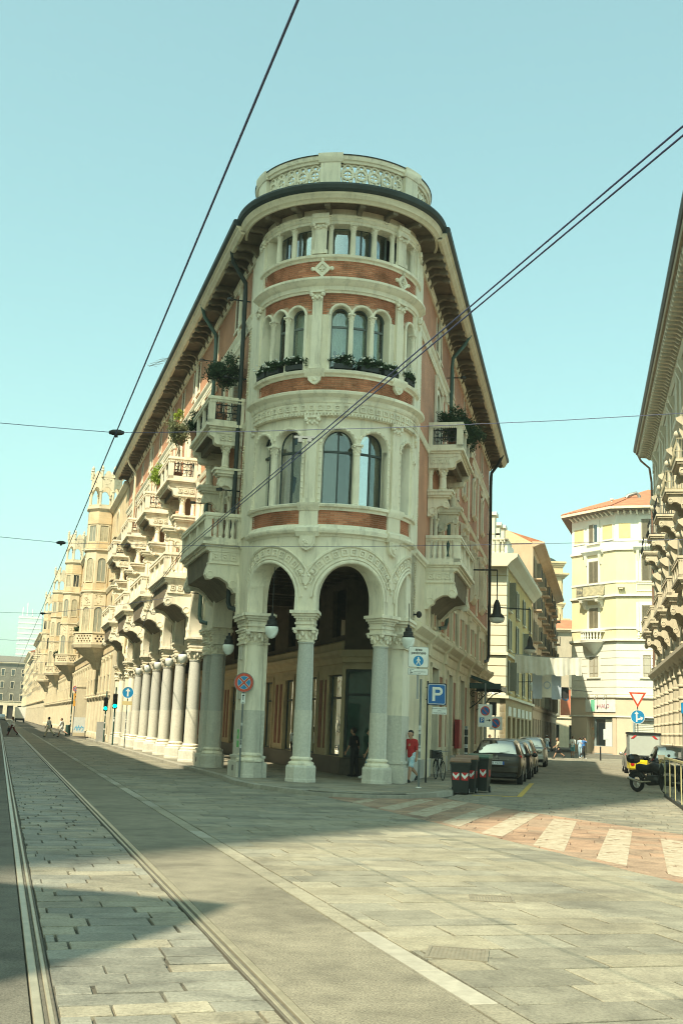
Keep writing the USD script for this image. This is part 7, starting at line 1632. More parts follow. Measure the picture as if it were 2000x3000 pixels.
# poster pole, fire box, wall plaque on the side street
t = thing('sticker_pole', 'dark post covered with stickers in front of the salmon panels', 'post', tuple(uR*45.5+nR*-4.35)); polep(t, uR*45.5+nR*-4.35, 1.95, .07, .1, IRON, 8)
solo('red_cabinet', MB(FR).box(52.2, 53.3, .08, .3, 1.05, 2.35), M('red_cabinet_paint', (.3, .03, .025), (.22, .02, .02), 4, .5), 'red metal cabinet on the wall behind the bins', 'cabinet')
solo('street_name_plate', MB(FY).box(-.08, -.04, -1.4, -.3, 4.6, 5.05), SWH, 'small white street name plate on the corner of the pale end wall', 'street sign')
t = thing('yield_sign', 'red bordered give way triangle above a blue arrow disc on a pole', 'road sign', (20.95, 78.8, 0)); F = face((20.95, 78.8), -.25); polep(t, (20.95, 78.85), 4.3, .04, 0, POLE)
tri_ = Polygon([(-.62, 4.95), (.62, 4.95), (0, 3.85)]); tri_ = affinity.scale(tri_, .95, .95)
p = put(t, 'triangle', MB(F).plate(tri_, .05, .07), SRD); put(p, 'triangle_face', MB(F).plate(tri_.buffer(-.115), .07, .075), SWH)
p = put(t, 'arrow_disc', disc(F, .47, 3.25, .05, .07), SBC); put(p, 'disc_rim', MB(F).arc(0, 3.25, .47, [(-.02, .05), (.01, .05), (.01, .08), (-.02, .08)], 0, 2*PI, 26), SWH)
put(p, 'arrows', MB(F).plate(unary_union([arrow(-.08, 2.9, -.08, 3.62, .1, .15, .18), arrow(-.08, 3.05, .36, 3.2, .1, .14, .16)]), .07, .075), SWH)
t = thing('red_banner_sign', 'red and pink vertical banner sign with a blue ring in the narrow street', 'sign', (20.45, 100, 4)); F = face((20.45, 101), 0.0); p = put(t, 'panel', MB(F).box(-.45, .45, 0, .06, 3.55, 5.75), M('banner_red', (.55, .14, .08), (.5, .25, .15), 2, .6)); put(p, 'ring', MB(F).arc(0, 5.1, .24, [(-.05, .06), (.05, .06), (.05, .08), (-.05, .08)], 0, 2*PI, 18), SBC); put(t, 'bar', MB().tube([(20.45, 101, 5.8), (23.5, 104, 5.8)], .03, 5), IRON)

# left street: arrow sign, signals, orange board, cabinets
t = thing('ahead_only_sign', 'round blue ahead only sign with a narrow cream plate among the left columns', 'road sign', (-12.2, 67.5, .12)); F = face((-12.2, 67.5), .2); polep(t, (-12.2, 67.55), 3.0, .03, .1, POLE, 3)
p = put(t, 'sign_disc', disc(F, .33, 3.33, .03, .05), SBC); put(p, 'rim', MB(F).arc(0, 3.33, .33, [(-.012, .03), (.02, .03), (.02, .06), (-.012, .06)], 0, 2*PI, 26), SWH); put(p, 'arrow', MB(F).plate(arrow(0, 3.1, 0, 3.58, .09, .14, .18), .05, .054), SWH); put(t, 'cream_plate', MB(F).box(-.29, .29, .03, .05, 2.6, 2.82), M('cream_plate', (.55, .45, .22), None, 3))
GRN = emis('green_signal', (0.0, 1.0, .62), 3.0)
def signal(loc, z, label, yaw):
    t = thing('traffic_light', label, 'traffic light', loc, 0, 'green traffic lights on the left street'); F = face(loc, yaw); polep(t, (loc[0], loc[1]+.12), z+.9, .05, loc[2], POLEG, 3)
    p = put(t, 'housing', MB(F).plate(rrect(-.15, z-.48, .15, z+.48, .05), -.08, .08), BLACK)
    for k, m in enumerate((GRN, BLACK, BLACK)):
        zz = z-.3+.3*k; put(p, 'lens', disc(F, .115, zz, .08, .1), m); mm = MB(F)
        for a in np.linspace(.2, PI-.2, 7)[:-1]: b = a+(PI-.4)/6; mm.add([(.13*math.cos(a), .08, zz+.13*math.sin(a)), (.13*math.cos(b), .08, zz+.13*math.sin(b)), (.13*math.cos(b), .26, zz+.13*math.sin(b)), (.13*math.cos(a), .26, zz+.13*math.sin(a))], [(0, 1, 2, 3)])
        put(p, 'hood', mm, BLACK)
signal((-14.1, 73.7, .12), 2.88, 'green traffic light in front of the last columns of the corner building', .2); signal((-16.0, 80.3, .1), 2.75, 'green traffic light just left of the nearer one', .2); 
t = thing('detour_board', 'orange square board with black lane arrows on a striped pole', 'road sign', (-24.0, 108, .1)); F = face((-24.0, 108), .25); p = put(t, 'board', MB(F).plate(rrect(-.6, 2.75, .6, 3.95, .05), 0, .05), SOR)
for x in (-.36, 0, .36): put(p, 'arrow', MB(F).plate(arrow(x, 2.9, x, 3.8, .06, .12, .2), .05, .055), INK)
for x, z in ((-.36, 3.35), (0, 3.15)): put(p, 'grey_mark', disc(F, .11, z, .055, .06, x), SBK)
polep(t, (-24.75, 108.2), 4.0, .06, 0, POLEG, 4); put(t, 'green_bin', MB().lathe(-24.9, 107.9, [(.2, 0), (.22, .9), (.2, 1.0)], 10), POLEG)
t = thing('far_no_stopping_sign', 'faded no stopping sign above the orange board on the left street', 'road sign', (-24.6, 108.6, 0)); F = face((-24.6, 108.6), .25); nostop(F, t, 4.4, .29); polep(t, (-24.6, 108.7), 4.2, .05, 0, POLE)
t = thing('graffiti_cabinet', 'white utility cabinet with blue graffiti beside the gothic arcade', 'cabinet', (-22.6, 102.6, .1)); F = face((-22.6, 102.3), .25); p = put(t, 'body', MB(F).box(-.5, .5, -.4, 0, .1, 1.75), M('cabinet_white', (.62, .62, .56), (.5, .52, .48), 3)); rg = random.Random(6)
gf = unary_union([LineString([(-.5, .6), (-.3, 1.0), (-.2, .55), (-.05, 1.05), (.05, .6), (.25, 1.0), (.45, .75), (.3, .5)]).buffer(.035), LineString([(-.45, .85), (.5, .9)]).buffer(.02)]); put(p, 'graffiti', MB(F).plate(affinity.scale(gf, .85, .9, origin=(0, .8)), 0, .006), M('graffiti_blue', (.1, .4, .62), None, 3)); put(t, 'lower_plinth', MB(F).box(-.52, .52, -.42, .02, .1, .4), M('cabinet_stone', (.5, .42, .28), None))
solo('grey_cabinet', MB(face((-16.6, 82.5), .25)).box(-.35, .25, -.4, 0, .1, 1.5), SBK, 'small grey service cabinet by the farther green traffic light', 'cabinet')
t = thing('notice_kiosk', 'pale stone kiosk with a stepped top at the gothic corner', 'kiosk', (-22.9, 104.8, .1)); F = face((-22.95, 104.6), .25); put(t, 'body', MB(F).box(-.62, .62, -1.0, 0, .1, 4.6), PALE); put(t, 'top', MB(F).box(-.55, .55, -.9, .03, 4.6, 5.0).box(-.35, .35, -.8, .02, 5.0, 5.4).box(-.7, .7, -1.1, .06, 4.45, 4.6), PALE)
t = thing('parking_disc_sign', 'small round blue sign on a post far along the left street', 'road sign', (-42, 176, 0)); F = face((-42, 176), .28); put(t, 'sign_disc', disc(F, .55, 4.4, 0, .03), SBL); polep(t, (-42, 176.1), 4.2, .12, 0, POLEG)
solo('graffiti_tag', MB(FL).plate(unary_union([sbox(36.85, 1.32, 37.15, 1.62).difference(Point(37.0, 1.47).buffer(.06)), sbox(36.8, 1.05, 37.15, 1.26)]), .022, .026), M('green_spray', (.1, .42, .1), (.2, .5, .2), 14), 'green spray paint tag low on the corner pier', 'graffiti')
for a in (37.05, 44.2): solo('wall_plaque', MB(FL).box(a-.09, a+.09, .12, .145, .3, .48), IRON, 'small dark plate set in the base of %s pier' % ('the corner' if a < 40 else 'the second'), 'plaque')
for z in (2.6, 3.9): solo('wall_plaque', MB(FL).box(36.95, 37.35, .02, .05, z, z+.42), GRAN2, '%s pale plaque on the corner pier' % ('lower' if z < 3 else 'upper'), 'plaque')
t = thing('security_camera', 'small black camera box on the flank of the right pier', 'camera', WR(38.8, -5.5)+(5.7,)); put(t, 'case', MB(FR).ball(38.7, .2, 5.75, .1, 2, (1, 1, 1.2)), BLACK, True); put(t, 'arm', MB(FR).box(38.68, 38.72, 0, .2, 5.72, 5.78), BLACK)

# hanging globe lanterns round the arcade, street lamps across the side street
OPAL = M('opal_glass', (.72, .74, .68), (.66, .68, .62), 2, .25)
def globe(loc, label, r=.2, rod=0, small=False, name='globe_lantern', arm=None):
    x, y, z = loc; t = thing(name, label, 'lamp', loc)
    put(t, 'globe', MB().lathe(x, y, [(.02, z-r*1.25), (r*.5, z-r*1.1), (r*.85, z-r*.6), (r, z), (r*.95, z+r*.45), (r*.7, z+r*.6)], 16), OPAL, True)
    put(t, 'cap', MB().lathe(x, y, [(r*.72, z+r*.58), (r*.5, z+r*.75), (r*.2, z+r*.9), (r*.12, z+r*1.3)] if small else [(r*.9, z+r*.5), (r*.95, z+r*.62), (r*.75, z+r*.8), (r*.75, z+r*1.3), (r*.5, z+r*1.5), (r*.55, z+r*1.9), (r*.2, z+r*2.1), (r*.2, z+r*2.5)], 14), IRON, 40)
    if rod: put(t, 'rod', MB().lathe(x, y, [(.012, z+r*2.4), (.012, z+r*2.4+rod)], 6), IRON)
    if arm is not None: put(t, 'arm', MB().tube(arm, .022, 6), IRON)
    return t
globe((-2.08, 36.0, 4.78), 'white globe lantern hanging in the left arch of the round corner', .22, 1.5)
globe((2.30, 36.3, 4.62), 'white globe lantern beside the capital of the right free column', .21, .7)
globe(tuple(FL(np.array([[38.3, .25, 4.35]]))[0]), 'white globe lantern on the outer face between the two corner piers', .2)
for i, c in enumerate(cl[:5]): globe(tuple(FL(np.array([[c+1.9, -.1, 4.62]]))[0]), 'white globe lantern by the %s free column of the left arcade' % ('first', 'second', 'third', 'fourth', 'fifth')[i], .22, 1.7, small=True)
def bell(loc, label, up, arm=None):
    x, y, z = loc; t = thing('street_lamp', label, 'street lamp', loc); put(t, 'diffuser', MB().lathe(x, y, [(.05, z-.2), (.3, z-.14), (.36, z-.02), (.36, z+.06)], 16), OPAL, True); put(t, 'shade', MB().lathe(x, y, [(.38, z+.05), (.34, z+.14), (.2, z+.28), (.17, z+.6), (.13, z+.75), (.06, z+.9)], 16), IRON, 40); put(t, 'rod', MB().lathe(x, y, [(.025, z+.85), (.025, z+up)], 6), IRON)
    if arm: put(t, 'arm', MB().tube(arm, .04, 6), IRON)
pb = np.array([*WR(52.6, -3.7), 7.0]); bell(tuple(pb), 'bell shaped street lamp hanging on a long rod beside the corner building', 2.3, [tuple(pb+[0, 0, 2.3]), (*WR(52.6, -5.6), 9.3)])
pb = np.array([*WR(72.5, -3.0), 7.0]); bell(tuple(pb), 'bell shaped street lamp hanging before the yellow house', 2.6, [tuple(pb+[0, 0, 2.6]), (*WR(71.3, -5.6), 9.6)])
t = thing('wall_lantern', 'small lantern on a bracket of the yellow house above the shops', 'lamp', tuple(FY(np.array([[9.5, 1.2, 5.5]]))[0])); put(t, 'lantern', MB(FY).lathe(9.5, 1.2, [(.1, 5.3), (.2, 5.8), (.05, 6.0)], 6), OPAL); put(t, 'bracket', MB(FY).tube([(9.5, 0, 6.0), (9.5, 1.2, 6.05)], .03, 5), IRON)

# dark green canopy with scrolled iron brackets over the side entrance
t = thing('entrance_canopy', 'dark green canopy on scrolled iron brackets over the side entrance', 'canopy', tuple(FR(np.array([[61.2, .5, 4.2]]))[0])); CAN = M('green_canopy', (.02, .055, .045), (.015, .04, .035), 2, .4)
put(t, 'roof', MB(FR).extr([(0.05, 4.75), (1.7, 4.2), (1.72, 4.05), (1.66, 4.05), (0.05, 4.6)], 58.9, 63.4), CAN); put(t, 'valance', MB(FR).box(58.9, 63.4, 1.7, 1.73, 3.95, 4.2).box(58.88, 58.92, .05, 1.7, 4.02, 4.3).box(63.38, 63.42, .05, 1.7, 4.02, 4.3), CAN)
for a in (59.1, 63.2):
    m = MB(FR); m.tube([(a, .1, 3.0), (a, .5, 3.3), (a, 1.0, 3.85), (a, 1.6, 4.1)], .03, 6)
    for d, z, r in ((.3, 3.75, .22), (.75, 3.9, .16), (.28, 3.25, .14), (1.15, 4.0, .1)):
        m.tube([(a, d+r*(1-k*.04)*math.cos(k*.5), z+r*(1-k*.04)*math.sin(k*.5)) for k in range(20)], .016, 5)
    put(t, 'scroll_bracket', m, IRON)

# bicycle leaning near the wall
t = thing('bicycle', 'black bicycle with a rear box parked at the right pier', 'bicycle', (3.78, 40.6, .12), .15); bk = lambda *p: [np.array(q) for q in p]
for y in (-.52, .52):
    w_ = put(t, 'wheel', torus(0, y, .34, .32, .018, 24, 5), TYRE, True, local=True); mm = MB()
    for k in range(10): a = k*PI/5; mm.tube([(0, y, .34), (0, y+.31*math.cos(a), .34+.31*math.sin(a))], .004, 3)
    put(w_, 'spokes', mm, STEEL, local=True)
put(t, 'frame', MB().tube([(0, -.52, .34), (0, -.42, .85), (0, -.4, .95)], .016, 6).tube([(0, -.42, .8), (0, .1, .3), (0, .2, .85)], .017, 6).tube([(0, .1, .3), (0, .52, .34), (0, .18, .75)], .012, 6).tube([(0, -.43, .86), (0, .18, .78)], .016, 6), BLACK, local=True)
put(t, 'handlebar', MB().tube([(-.3, -.3, 1.02), (-.1, -.42, 1.0), (.1, -.42, 1.0), (.3, -.3, 1.02)], .014, 6), STEEL, local=True); put(t, 'saddle', MB().ball(0, .22, .93, .1, 1, (.7, 1.2, .4)), BLACK, True, local=True); put(t, 'rear_box', MB().prism(rrect(-.18, .38, .18, .75, .04), .72, 1.02), BLACK, local=True); put(t, 'mudguard', MB().tube([(0, .52+.36*math.cos(a), .34+.36*math.sin(a)) for a in np.linspace(.2, 2.4, 8)], .025, 5), BLACK, local=True)
solo('bollard', MB().lathe(20.6, 88.4, [(.07, 0), (.06, .1), (.055, .95), (.07, 1.0), (.03, 1.06)], 10), IRON, 'slim black bollard standing alone before the cream house', 'bollard', smooth=40)

# glass terrace barrier at the right edge, with posts and two poles
t = thing('glass_barrier', 'terrace barrier of glass panels with pale yellow posts at the right edge', 'barrier', tuple(uR*36+nR*2.95)); FBR = Flat(2.75, uR, -nR); FBR.o = nR*2.75; YPOST = M('pale_yellow_metal', (.42, .36, .18), (.34, .3, .16), 4, .5); SMOKE = glassmat('smoked_panel', (.55, .52, .34), 1.5, .05)
for k in range(9):
    a = 22.85+k*2.0; put(t, 'post', MB(FBR).box(a-.02, a+.02, -.02, .02, .06, 1.25), YPOST); put(t, 'glass_panel', MB(FBR).box(a+.04, a+1.86, -.006, .006, .12, 1.18), SMOKE)
put(t, 'top_rail', MB(FBR).box(23.6, 38.85, -.035, .035, 1.2, 1.26), YPOST); put(t, 'base_rail', MB(FBR).box(23.6, 38.85, -.05, .05, 0, .1), IRON)
for x, lb in ((37.6, 'grey pole with a blue tab rising behind the glass barrier'), (34.6, 'second grey pole nearer us behind the glass barrier')):
    c = uR*x+nR*3.25; t = thing('barrier_pole', lb, 'pole', tuple(c)); put(t, 'pole', MB().lathe(c[0], c[1], [(.05, 0), (.05, 3.0)], 10), POLE, 40); put(t, 'brace', MB().tube([tuple(c+[0, 0, 2.75]), tuple(c+uR*-1.4+[0, 0, 2.35])], .025, 5), POLE)
    if x > 36: put(t, 'blue_tab', MB(face(c, .1)).box(-.1, .1, .05, .07, 2.65, 2.98), SBC)

# ------------------------------------------------------------------ overhead wires
WIRE = M('tram_wire', (.05, .065, .14), (.04, .05, .11), 2, .5)
def sag(a, b, s=.1, n=9): a, b = np.array(a, float), np.array(b, float); return [a+(b-a)*t_ - np.array([0, 0, s*4*t_*(1-t_)]) for t_ in np.linspace(0, 1, n)]
def wire(label, pts, r, group=None, cat='wire'): return solo('overhead_wire', MB().tube(pts, r, 5), WIRE, label, cat, group, smooth=True)
wire('thick tram wire rising steeply from the left street over the track', [tuple(uL*a+nL*-1.3+np.array([0, 0, 6.0])) for a in (-5, 12, 30, 60, 100, 150, 220, 300)], .0095)
d0, d1 = np.array([2.28, 7.12, 6.0]), np.array([-3.92, 27.9, 6.0]); dd = (d1-d0)/np.linalg.norm(d1-d0); sd = np.array([dd[1], -dd[0], 0])
for s, lb in ((-1, 'left of the twin wires slanting across the tower from the upper right'), (1, 'right of the twin wires slanting across the tower from the upper right')):
    wire(lb, [tuple(d0-dd*6+sd*.035*s), tuple(d0+sd*.035*s), tuple(d1+sd*.035*s), tuple(np.array([-5.9, 36.2, 6.0])+sd*.03*s), tuple(np.array([-9.5, 55, 6.05])), tuple(np.array([-16, 84, 6.1]))], .0085)
wire('thin span wire crossing in front of the tower between the upper windows', sag((-9, 15.0, 6.02), (-3.41, 16.37, 6.04), .02) + sag((-3.41, 16.37, 6.04), (13, 10.6, 6.3), .28)[1:], .005)
wire('thin span wire crossing the arcade level of the tower', sag((-14, 24.2, 6.1), (-6.89, 27.53, 6.04), .03) + sag((-6.89, 27.53, 6.04), (12, 22.0, 6.2), .22)[1:], .006)
wire('faint span wire far down the left street above the roofs of the row', sag((-26, 46.5, 6.1), (-12.4, 47.5, 6.04), .1) + sag((-12.4, 47.5, 6.04), (-6, 43.5, 6.6), .05)[1:], .008)
for a, b, z, lb in ((80, 74, 6.6, 'thin wire between the left facade and the far pavement'), (110, 105, 6.5, 'second faint wire across the far left street'), (140, 136, 6.5, 'third faint wire across the far left street')): wire(lb, sag((*WL(b, 9), z), (*WL(a, -7.5), z+.4), .25), .01)
for p, lb in (((-3.41, 16.37, 6.04), 'dark insulator where the upper span wire meets the tram wire'), ((-6.89, 27.53, 6.04), 'dark insulator where the lower span wire meets the tram wire'), ((-12.4, 47.5, 6.04), 'small insulator farther along the tram wire')):
    t = thing('wire_insulator', lb, 'insulator', p); x, y, z = p
    put(t, 'body', MB().tube([(x-.11, y, z), (x-.05, y, z+.005), (x+.05, y, z+.005), (x+.11, y, z)], [.025, .045, .045, .025], 8), IRON, True); put(t, 'clamp', MB().box(x-.02, x+.02, y-.02, y+.02, z-.07, z), IRON)
t = thing('wire_clamp', 'pale clamp joining the twin wires in front of the middle windows', 'clamp', (-.6, 16.14, 6.0)); put(t, 'bar', MB().box(-.74, -.44, 16.1, 16.16, 6.0, 6.03), STEEL); put(t, 'jaw', MB().box(-.68, -.62, 16.1, 16.16, 5.94, 6.0), STEEL); put(t, 'jaw', MB().box(-.54, -.48, 16.1, 16.16, 5.95, 6.0), STEEL)
t = thing('roof_aerial', 'thin roof aerial above the gutter of the left wing', 'aerial', tuple(FL(np.array([[66, -.6, 19.4]]))[0])); m = MB(FL); m.tube([(66, -.3, 19.4), (66, -.3, 23.4)], .025, 5); m.tube([(65.2, -.3, 23.2), (67.4, .6, 23.2)], .02, 4)
for k in range(6): m.tube([(65.4+k*.35, -.5+k*.13, 23.2), (65.4+k*.35, .1+k*.13, 23.2)], .015, 4)
put(t, 'mast', m, STEEL)

# laundry-like banners hung over the narrow street
BN = M('banner_cloth', (.68, .66, .57), (.58, .56, .48), 1.5, .9); BN2 = M('banner_pale_blue', (.42, .48, .55), (.36, .42, .5), 2, .9); t = thing('street_banner', 'white cloth valance hung across the narrow side street', 'banner', (18.5, 92, 6)); A_, B2 = np.array([14.15, 90.0, 0]), np.array([24.6, 96.5, 0])
A_ = np.array([14.2, 90., 0]); B2 = np.array([19.75, 91.0, 0]); n = 60; v = []
for k in range(n+1):
    q = A_+(B2-A_)*k/n; w_ = .03*math.sin(k*1.3)+.06*math.sin(k*.41)
    zt = 8.0-.35*4*(k/n)*(1-k/n)*.4; zb = zt-1.35-.2*(math.sin(k*.35)>.2)*.5
    v += [q+[0, w_*.3, zt], q+[0, w_, (zt+zb)/2], q+[0, w_*1.3, zb]]
put(t, 'cloth', MB().add(v, [(i*3+j, i*3+j+1, i*3+j+4, i*3+j+3) for i in range(n) for j in range(2)]), BN, True); put(t, 'cord', MB().tube([A_+[-.6, 0, 8.1], A_+[0, 0, 8.02], (A_+B2)/2+[0, 0, 7.87], B2+[0, 0, 8.02], B2+[1.5, .4, 8.2]], .02, 4), STEEL)
def hang(label, f, w_, z0, z1, mats):
    q = A_+(B2-A_)*f+np.array([0, .7, 0]); t = thing('hanging_flag', label, 'banner', tuple(q+[0, 0, z0])); k = len(mats); mb = [MB() for _ in mats]
    for i in range(k):
        x0, x1 = -w_/2+w_*i/k, -w_/2+w_*(i+1)/k
        for s, e in ((0, .0),):
            xs = np.linspace(x0, x1, 5); vv = [(q[0]+x, q[1]+.07*math.sin(x*4+zz), zz) for zz in (z1, (z0+z1)/2, z0+.12*(i == 1)) for x in xs]
            mb[i].add(vv, [(r*5+c, r*5+c+1, r*5+c+6, r*5+c+5) for r in range(2) for c in range(4)])
        put(t, 'cloth_strip', mb[i], mats[i], True)
    return t, q
th_, q = hang('white and pale blue flag with a faint crest hanging under the valance', .5, 2.3, 4.6, 6.75, (BN2, BN, BN2)); put(th_, 'crest', MB(face((q[0], q[1]-.1), 0)).plate(Point(0, 5.7).buffer(.3).difference(Point(0, 5.7).buffer(.22)), 0, .01), BN2)
hang('small dark flag hanging right of the crested flag', .76, .75, 4.7, 5.6, (DKT,))

# ------------------------------------------------------------------ plants on balconies and sills
LF = {k: leafmat('leaves_'+k, a, b) for k, a, b in (('olive', (.05, .08, .04), (.14, .18, .09)), ('grey_olive', (.13, .15, .07), (.3, .31, .17)), ('lime', (.22, .3, .03), (.36, .42, .06)), ('box', (.03, .06, .022), (.1, .16, .05)))}
BARK = M('bark', (.16, .13, .09), (.1, .08, .055), 12, .9); POT = M('terracotta_pot', (.34, .17, .1), None, 4, .85); POTB = M('dark_planter', (.03, .035, .035), None, 4, .6); FLW = M('white_blossom', (.75, .74, .68), None, 5, .7)
def foliage(c, rad, n, size, seed, gaps=.35):
    rg = np.random.default_rng(seed); cl_ = rg.normal(size=(26, 3)); cl_ /= np.linalg.norm(cl_, axis=1, keepdims=True); cl_ *= rg.uniform(.35, 1.0, (26, 1))
    p = cl_[rg.integers(0, 26, n)] + rg.normal(size=(n, 3))*.17; p = p*np.array(rad) + np.array(c); v, f = [], []
    ax = rg.normal(size=(n, 3)); ax /= np.linalg.norm(ax, axis=1, keepdims=True); bx = np.cross(ax, rg.normal(size=(n, 3))); bx /= np.linalg.norm(bx, axis=1, keepdims=True); s = size*rg.uniform(.6, 1.3, (n, 1))
    q = np.stack([p-ax*s, p+bx*s*.35, p+ax*s, p-bx*s*.35], 1).reshape(-1, 3); i = np.arange(n)*4
    return q, np.vstack([np.c_[i, i+1, i+2], np.c_[i, i+2, i+3]])
def potplant(name, label, cat, base, trunk, rad, n, size, mat, seed, blossom=0, pot=POT, potr=.2, group=None):
    t = thing(name, label, cat, base, 0, group); x, y, z = base
    put(t, 'pot', MB().lathe(x, y, [(potr*.75, z), (potr, z+potr*1.5), (potr*1.08, z+potr*1.5), (potr*1.05, z+potr*1.7), (potr*.8, z+potr*1.65)], 12), pot, 40); top = z+potr*1.6+trunk
    if trunk: 
        m = MB().tube([(x, y, z+potr), (x+.03, y, z+potr+trunk*.5), (x, y+.02, top)], [.05, .04, .03], 7); g = np.random.default_rng(seed)
        for k in range(7): e = g.normal(size=3); e[2] = abs(e[2]); e /= np.linalg.norm(e); m.tube([(x, y, top-.05), tuple(np.array([x, y, top+rad[2]*.4])+e*np.array(rad)*.7)], [.022, .008], 5)
        put(t, 'trunk', m, BARK, 40)
    put(t, 'crown' if trunk else 'foliage', foliage((x, y, top+rad[2]*.85), rad, n, size, seed), mat, label=None)
    if blossom:
        g = np.random.default_rng(seed+5); m = MB()
        for k in range(blossom): e = g.normal(size=3); e /= np.linalg.norm(e); q = np.array([x, y, top+rad[2]*.85])+e*np.array(rad)*.95; m.ball(*q, .035, 0)
        put(t, 'blossom', m, FLW, kind='stuff')
    return t
on = lambda fr, a, d, z: tuple(fr(np.array([[a, d, z]]))[0])
potplant('olive_tree', 'dark standard olive tree on the upper balcony next to the round corner', 'tree', on(FL, 39.5, .8, 12.45), 1.2, (.68, .68, .6), 3600, .065, LF['olive'], 1, potr=.24)
potplant('olive_tree', 'pale silvery olive tree on the second upper balcony of the left wing', 'tree', on(FL, 50.0, .8, 12.45), 1.35, (.72, .72, .58), 2600, .07, LF['grey_olive'], 2, potr=.24)
potplant('balcony_shrub', 'lime green shrub spilling over the far end of the second upper balcony', 'shrub', on(FL, 52.9, 1.15, 12.5), 0, (.5, .5, .55), 1800, .07, LF['lime'], 3); potplant('balcony_shrub', 'dark green shrub at the far end of the first upper balcony', 'shrub', on(FL, 42.7, 1.2, 12.6), 0, (.45, .45, .5), 1800, .06, LF['box'], 4)
potplant('balcony_shrub', 'small yellow green plant growing on a ledge under the left cornice', 'shrub', on(FL, 54.8, .3, 16.45), 0, (.25, .2, .35), 300, .07, LF['lime'], 12, potr=.08)
for i, (a, d, lb) in enumerate(((42.4, .9, 'dark leafy plant at the near end of the right upper balcony'), (43.6, 1.0, 'bushy plant in the middle of the right upper balcony'), (45.0, 1.2, 'trailing plant at the far end of the right upper balcony'))): potplant('balcony_plant', lb, 'plant', on(FR, a, d, 12.5), .25, (.6, .55, .6) if i < 2 else (.7, .6, .65), 2600, .07, LF['box' if i < 2 else 'olive'], 20+i)
wb = [(-62, 'at the far left of the second-floor sill'), (-47, 'second from the left on the second-floor sill'), (-29, 'left of the middle pilaster on the second-floor sill'), (5, 'right of the middle second-floor pilaster'), (23, 'right of centre on the second-floor sill'), (40, 'left of the right pilaster on the second-floor sill'), (62, 'right of the right pilaster on the second-floor sill')]
for i, (g, lb) in enumerate(wb):
    a = az(g); t = thing('flower_box', 'planter of green leaves and white flowers ' + lb, 'flower box', on(FT, a, .08, 13.33)); put(t, 'planter', MB(FT).box(a-.3, a+.3, -.03, .17, 13.34, 13.5), POTB, 30)
    v, f = foliage((0, 0, 0), (.42, .18, .2), 800, .06, 40+i); v = FT(np.stack([a+v[:, 0], .09+v[:, 1], 13.6+v[:, 2]], 1)); put(t, 'foliage', (v, f), LF['box']); g2_ = np.random.default_rng(i); m = MB(FT)
    for k in range(16): m.ball(a+g2_.uniform(-.4, .4), .09+g2_.uniform(-.1, .25), 13.62+g2_.uniform(-.12, .2), .03, 0)
    put(t, 'blossom', m, FLW, kind='stuff')
for i, (a, z) in enumerate(((101, 7.7), (131, 7.7), (205, 17.9))): potplant('balcony_shrub', ('green plant on the first gothic balcony', 'green plant on the second gothic balcony', 'bright green roof plant past the last turret')[i], 'shrub', on(FL, a-7 if i == 0 else a, 1.8 if i < 2 else -.6, z+.05), 0, (.5, .5, .5) if i < 2 else (1.6, 1.2, .9), 700, .12, LF['lime' if i == 2 else 'box'], 60+i)
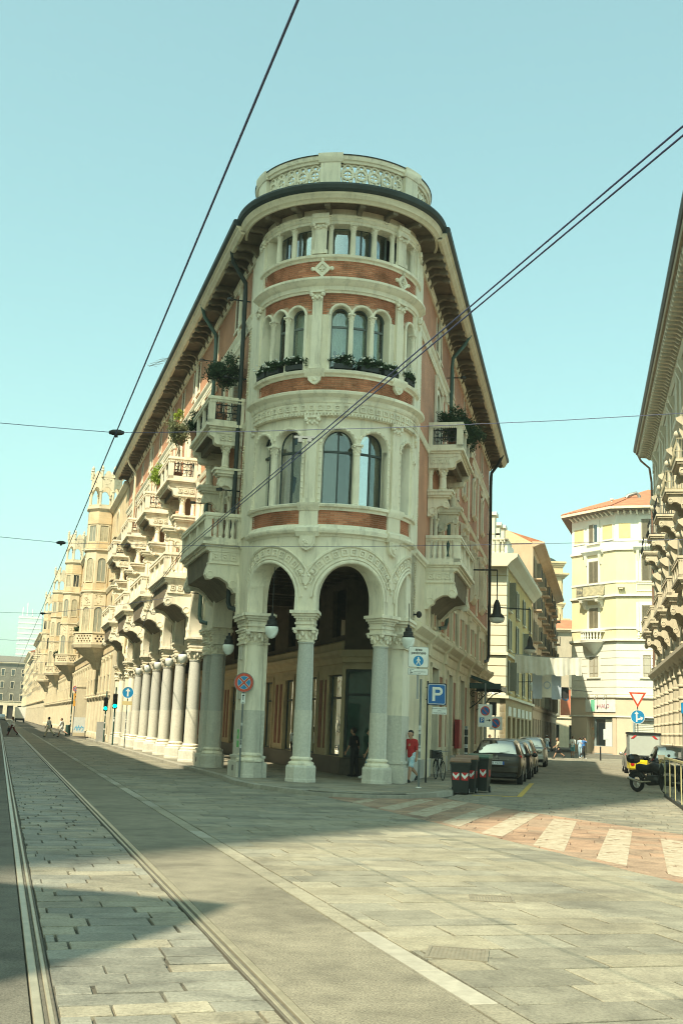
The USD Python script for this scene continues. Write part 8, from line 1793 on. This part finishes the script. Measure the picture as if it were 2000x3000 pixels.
# ------------------------------------------------------------------ town behind and left of the eye point; tower block and low house added, shaped to cast shade
TOWN = M('town_plaster', (0.7, 0.64, 0.5), (0.62, 0.56, 0.44), 1.5, .9)
def townhouse(name, poly, h, label, cat='building', fl=3.6, ov=.6):
    P = Polygon(poly); t = thing(name, label, cat, (P.centroid.x, P.centroid.y, 0))
    put(t, 'wall', MB().prism(P, -.02, h), TOWN)
    put(t, 'cornice', MB().prism(P.buffer(ov, join_style=2, mitre_limit=1.5), h, h+.35), STONE2)
    c = np.array(P.exterior.coords); k = 0
    for i in range(len(c)-1):
        u = c[i+1]-c[i]; L = np.linalg.norm(u); u /= L; n = np.array([u[1], -u[0]])
        if P.contains(Point(*((c[i]+c[i+1])/2+n*.1))): n = -n
        F = Flat(0, np.array([u[0], u[1], 0]), np.array([n[0], n[1], 0])); F.o = np.array([c[i][0], c[i][1], 0])
        nx = int(L/3.2); m = MB(F); g = MB(F)
        for r in range(int(h/fl)):
            for j in range(nx):
                x, z = L*(j+.5)/nx, r*fl+1.1
                m.plate(sbox(x-.7, z-.1, x+.7, z+2.1).difference(sbox(x-.55, z, x+.55, z+2.0)), 0, .06); g.box(x-.55, x+.55, 0, .012, z, z+2.0)
        if nx: put(t, 'window_frames', m, STONE); put(t, 'window_panes', g, PANE)
    return t
sh = sun[:2]/math.tan(SUN_EL)/math.hypot(*sun[:2])    # metres towards the sun per metre of height
def back(p, h): return (p[0]+sh[0]*h, p[1]+sh[1]*h)
TOWER_H = 104
townhouse('tower_block', [back((-2.35-9*.545, 17.4-9*.84), TOWER_H), back((13.5, 41.5), TOWER_H), back((-5.5, 45.0), 62), back((-5.5, 45.0), 100)], TOWER_H, 'added unseen tower block shaped to shade the crossing and the round corner')  # added unseen caster, footprint set back along the sun from the wanted shade
FO = Flat(-8.6, uL, -nL)
for i, (a, b, h) in enumerate(((29.5, 62, 24.4), (62.4, 92, 23.4), (92.4, 118, 24.6), (121, 150, 22), (154, 200, 23), (204, 260, 24), (264, 340, 22))):
    townhouse('street_house', [WL(a, 9.2), WL(b, 9.2), WL(b, 21), WL(a, 21)], h, 'plain plastered house %s on the left side of the street' % ('nearest the corner', 'second along', 'third along', 'fourth along', 'fifth along', 'sixth along', 'last')[i])
D = 20
townhouse('low_house', [back(p, D) for p in ((-1.15, 11.95), (-3.56, 12.75), (-9, 14.4), (-9, 3), (-2.35, 8.3), (-1.78, 9.8), (-1.5, 10.6))], D, 'added unseen block shaped to cast the near shadow patch, behind and left of the eye point', ov=.05)  # added unseen caster, outline follows the near ground shadow
# ------------------------------------------------------------------ thin summer haze over the streets
hz = usdkit.material(stage, '/World/Looks/haze_look', {'v': ('principled_volume', {'color': (0.86, 0.93, 0.9), 'density': 0.00035, 'anisotropy': 0.3})}, [], volume='v.volume')
solo('haze', trimesh.creation.box(bounds=[(-960, -360, -1.8), (960, 1560, 115)]), hz, kind='stuff')
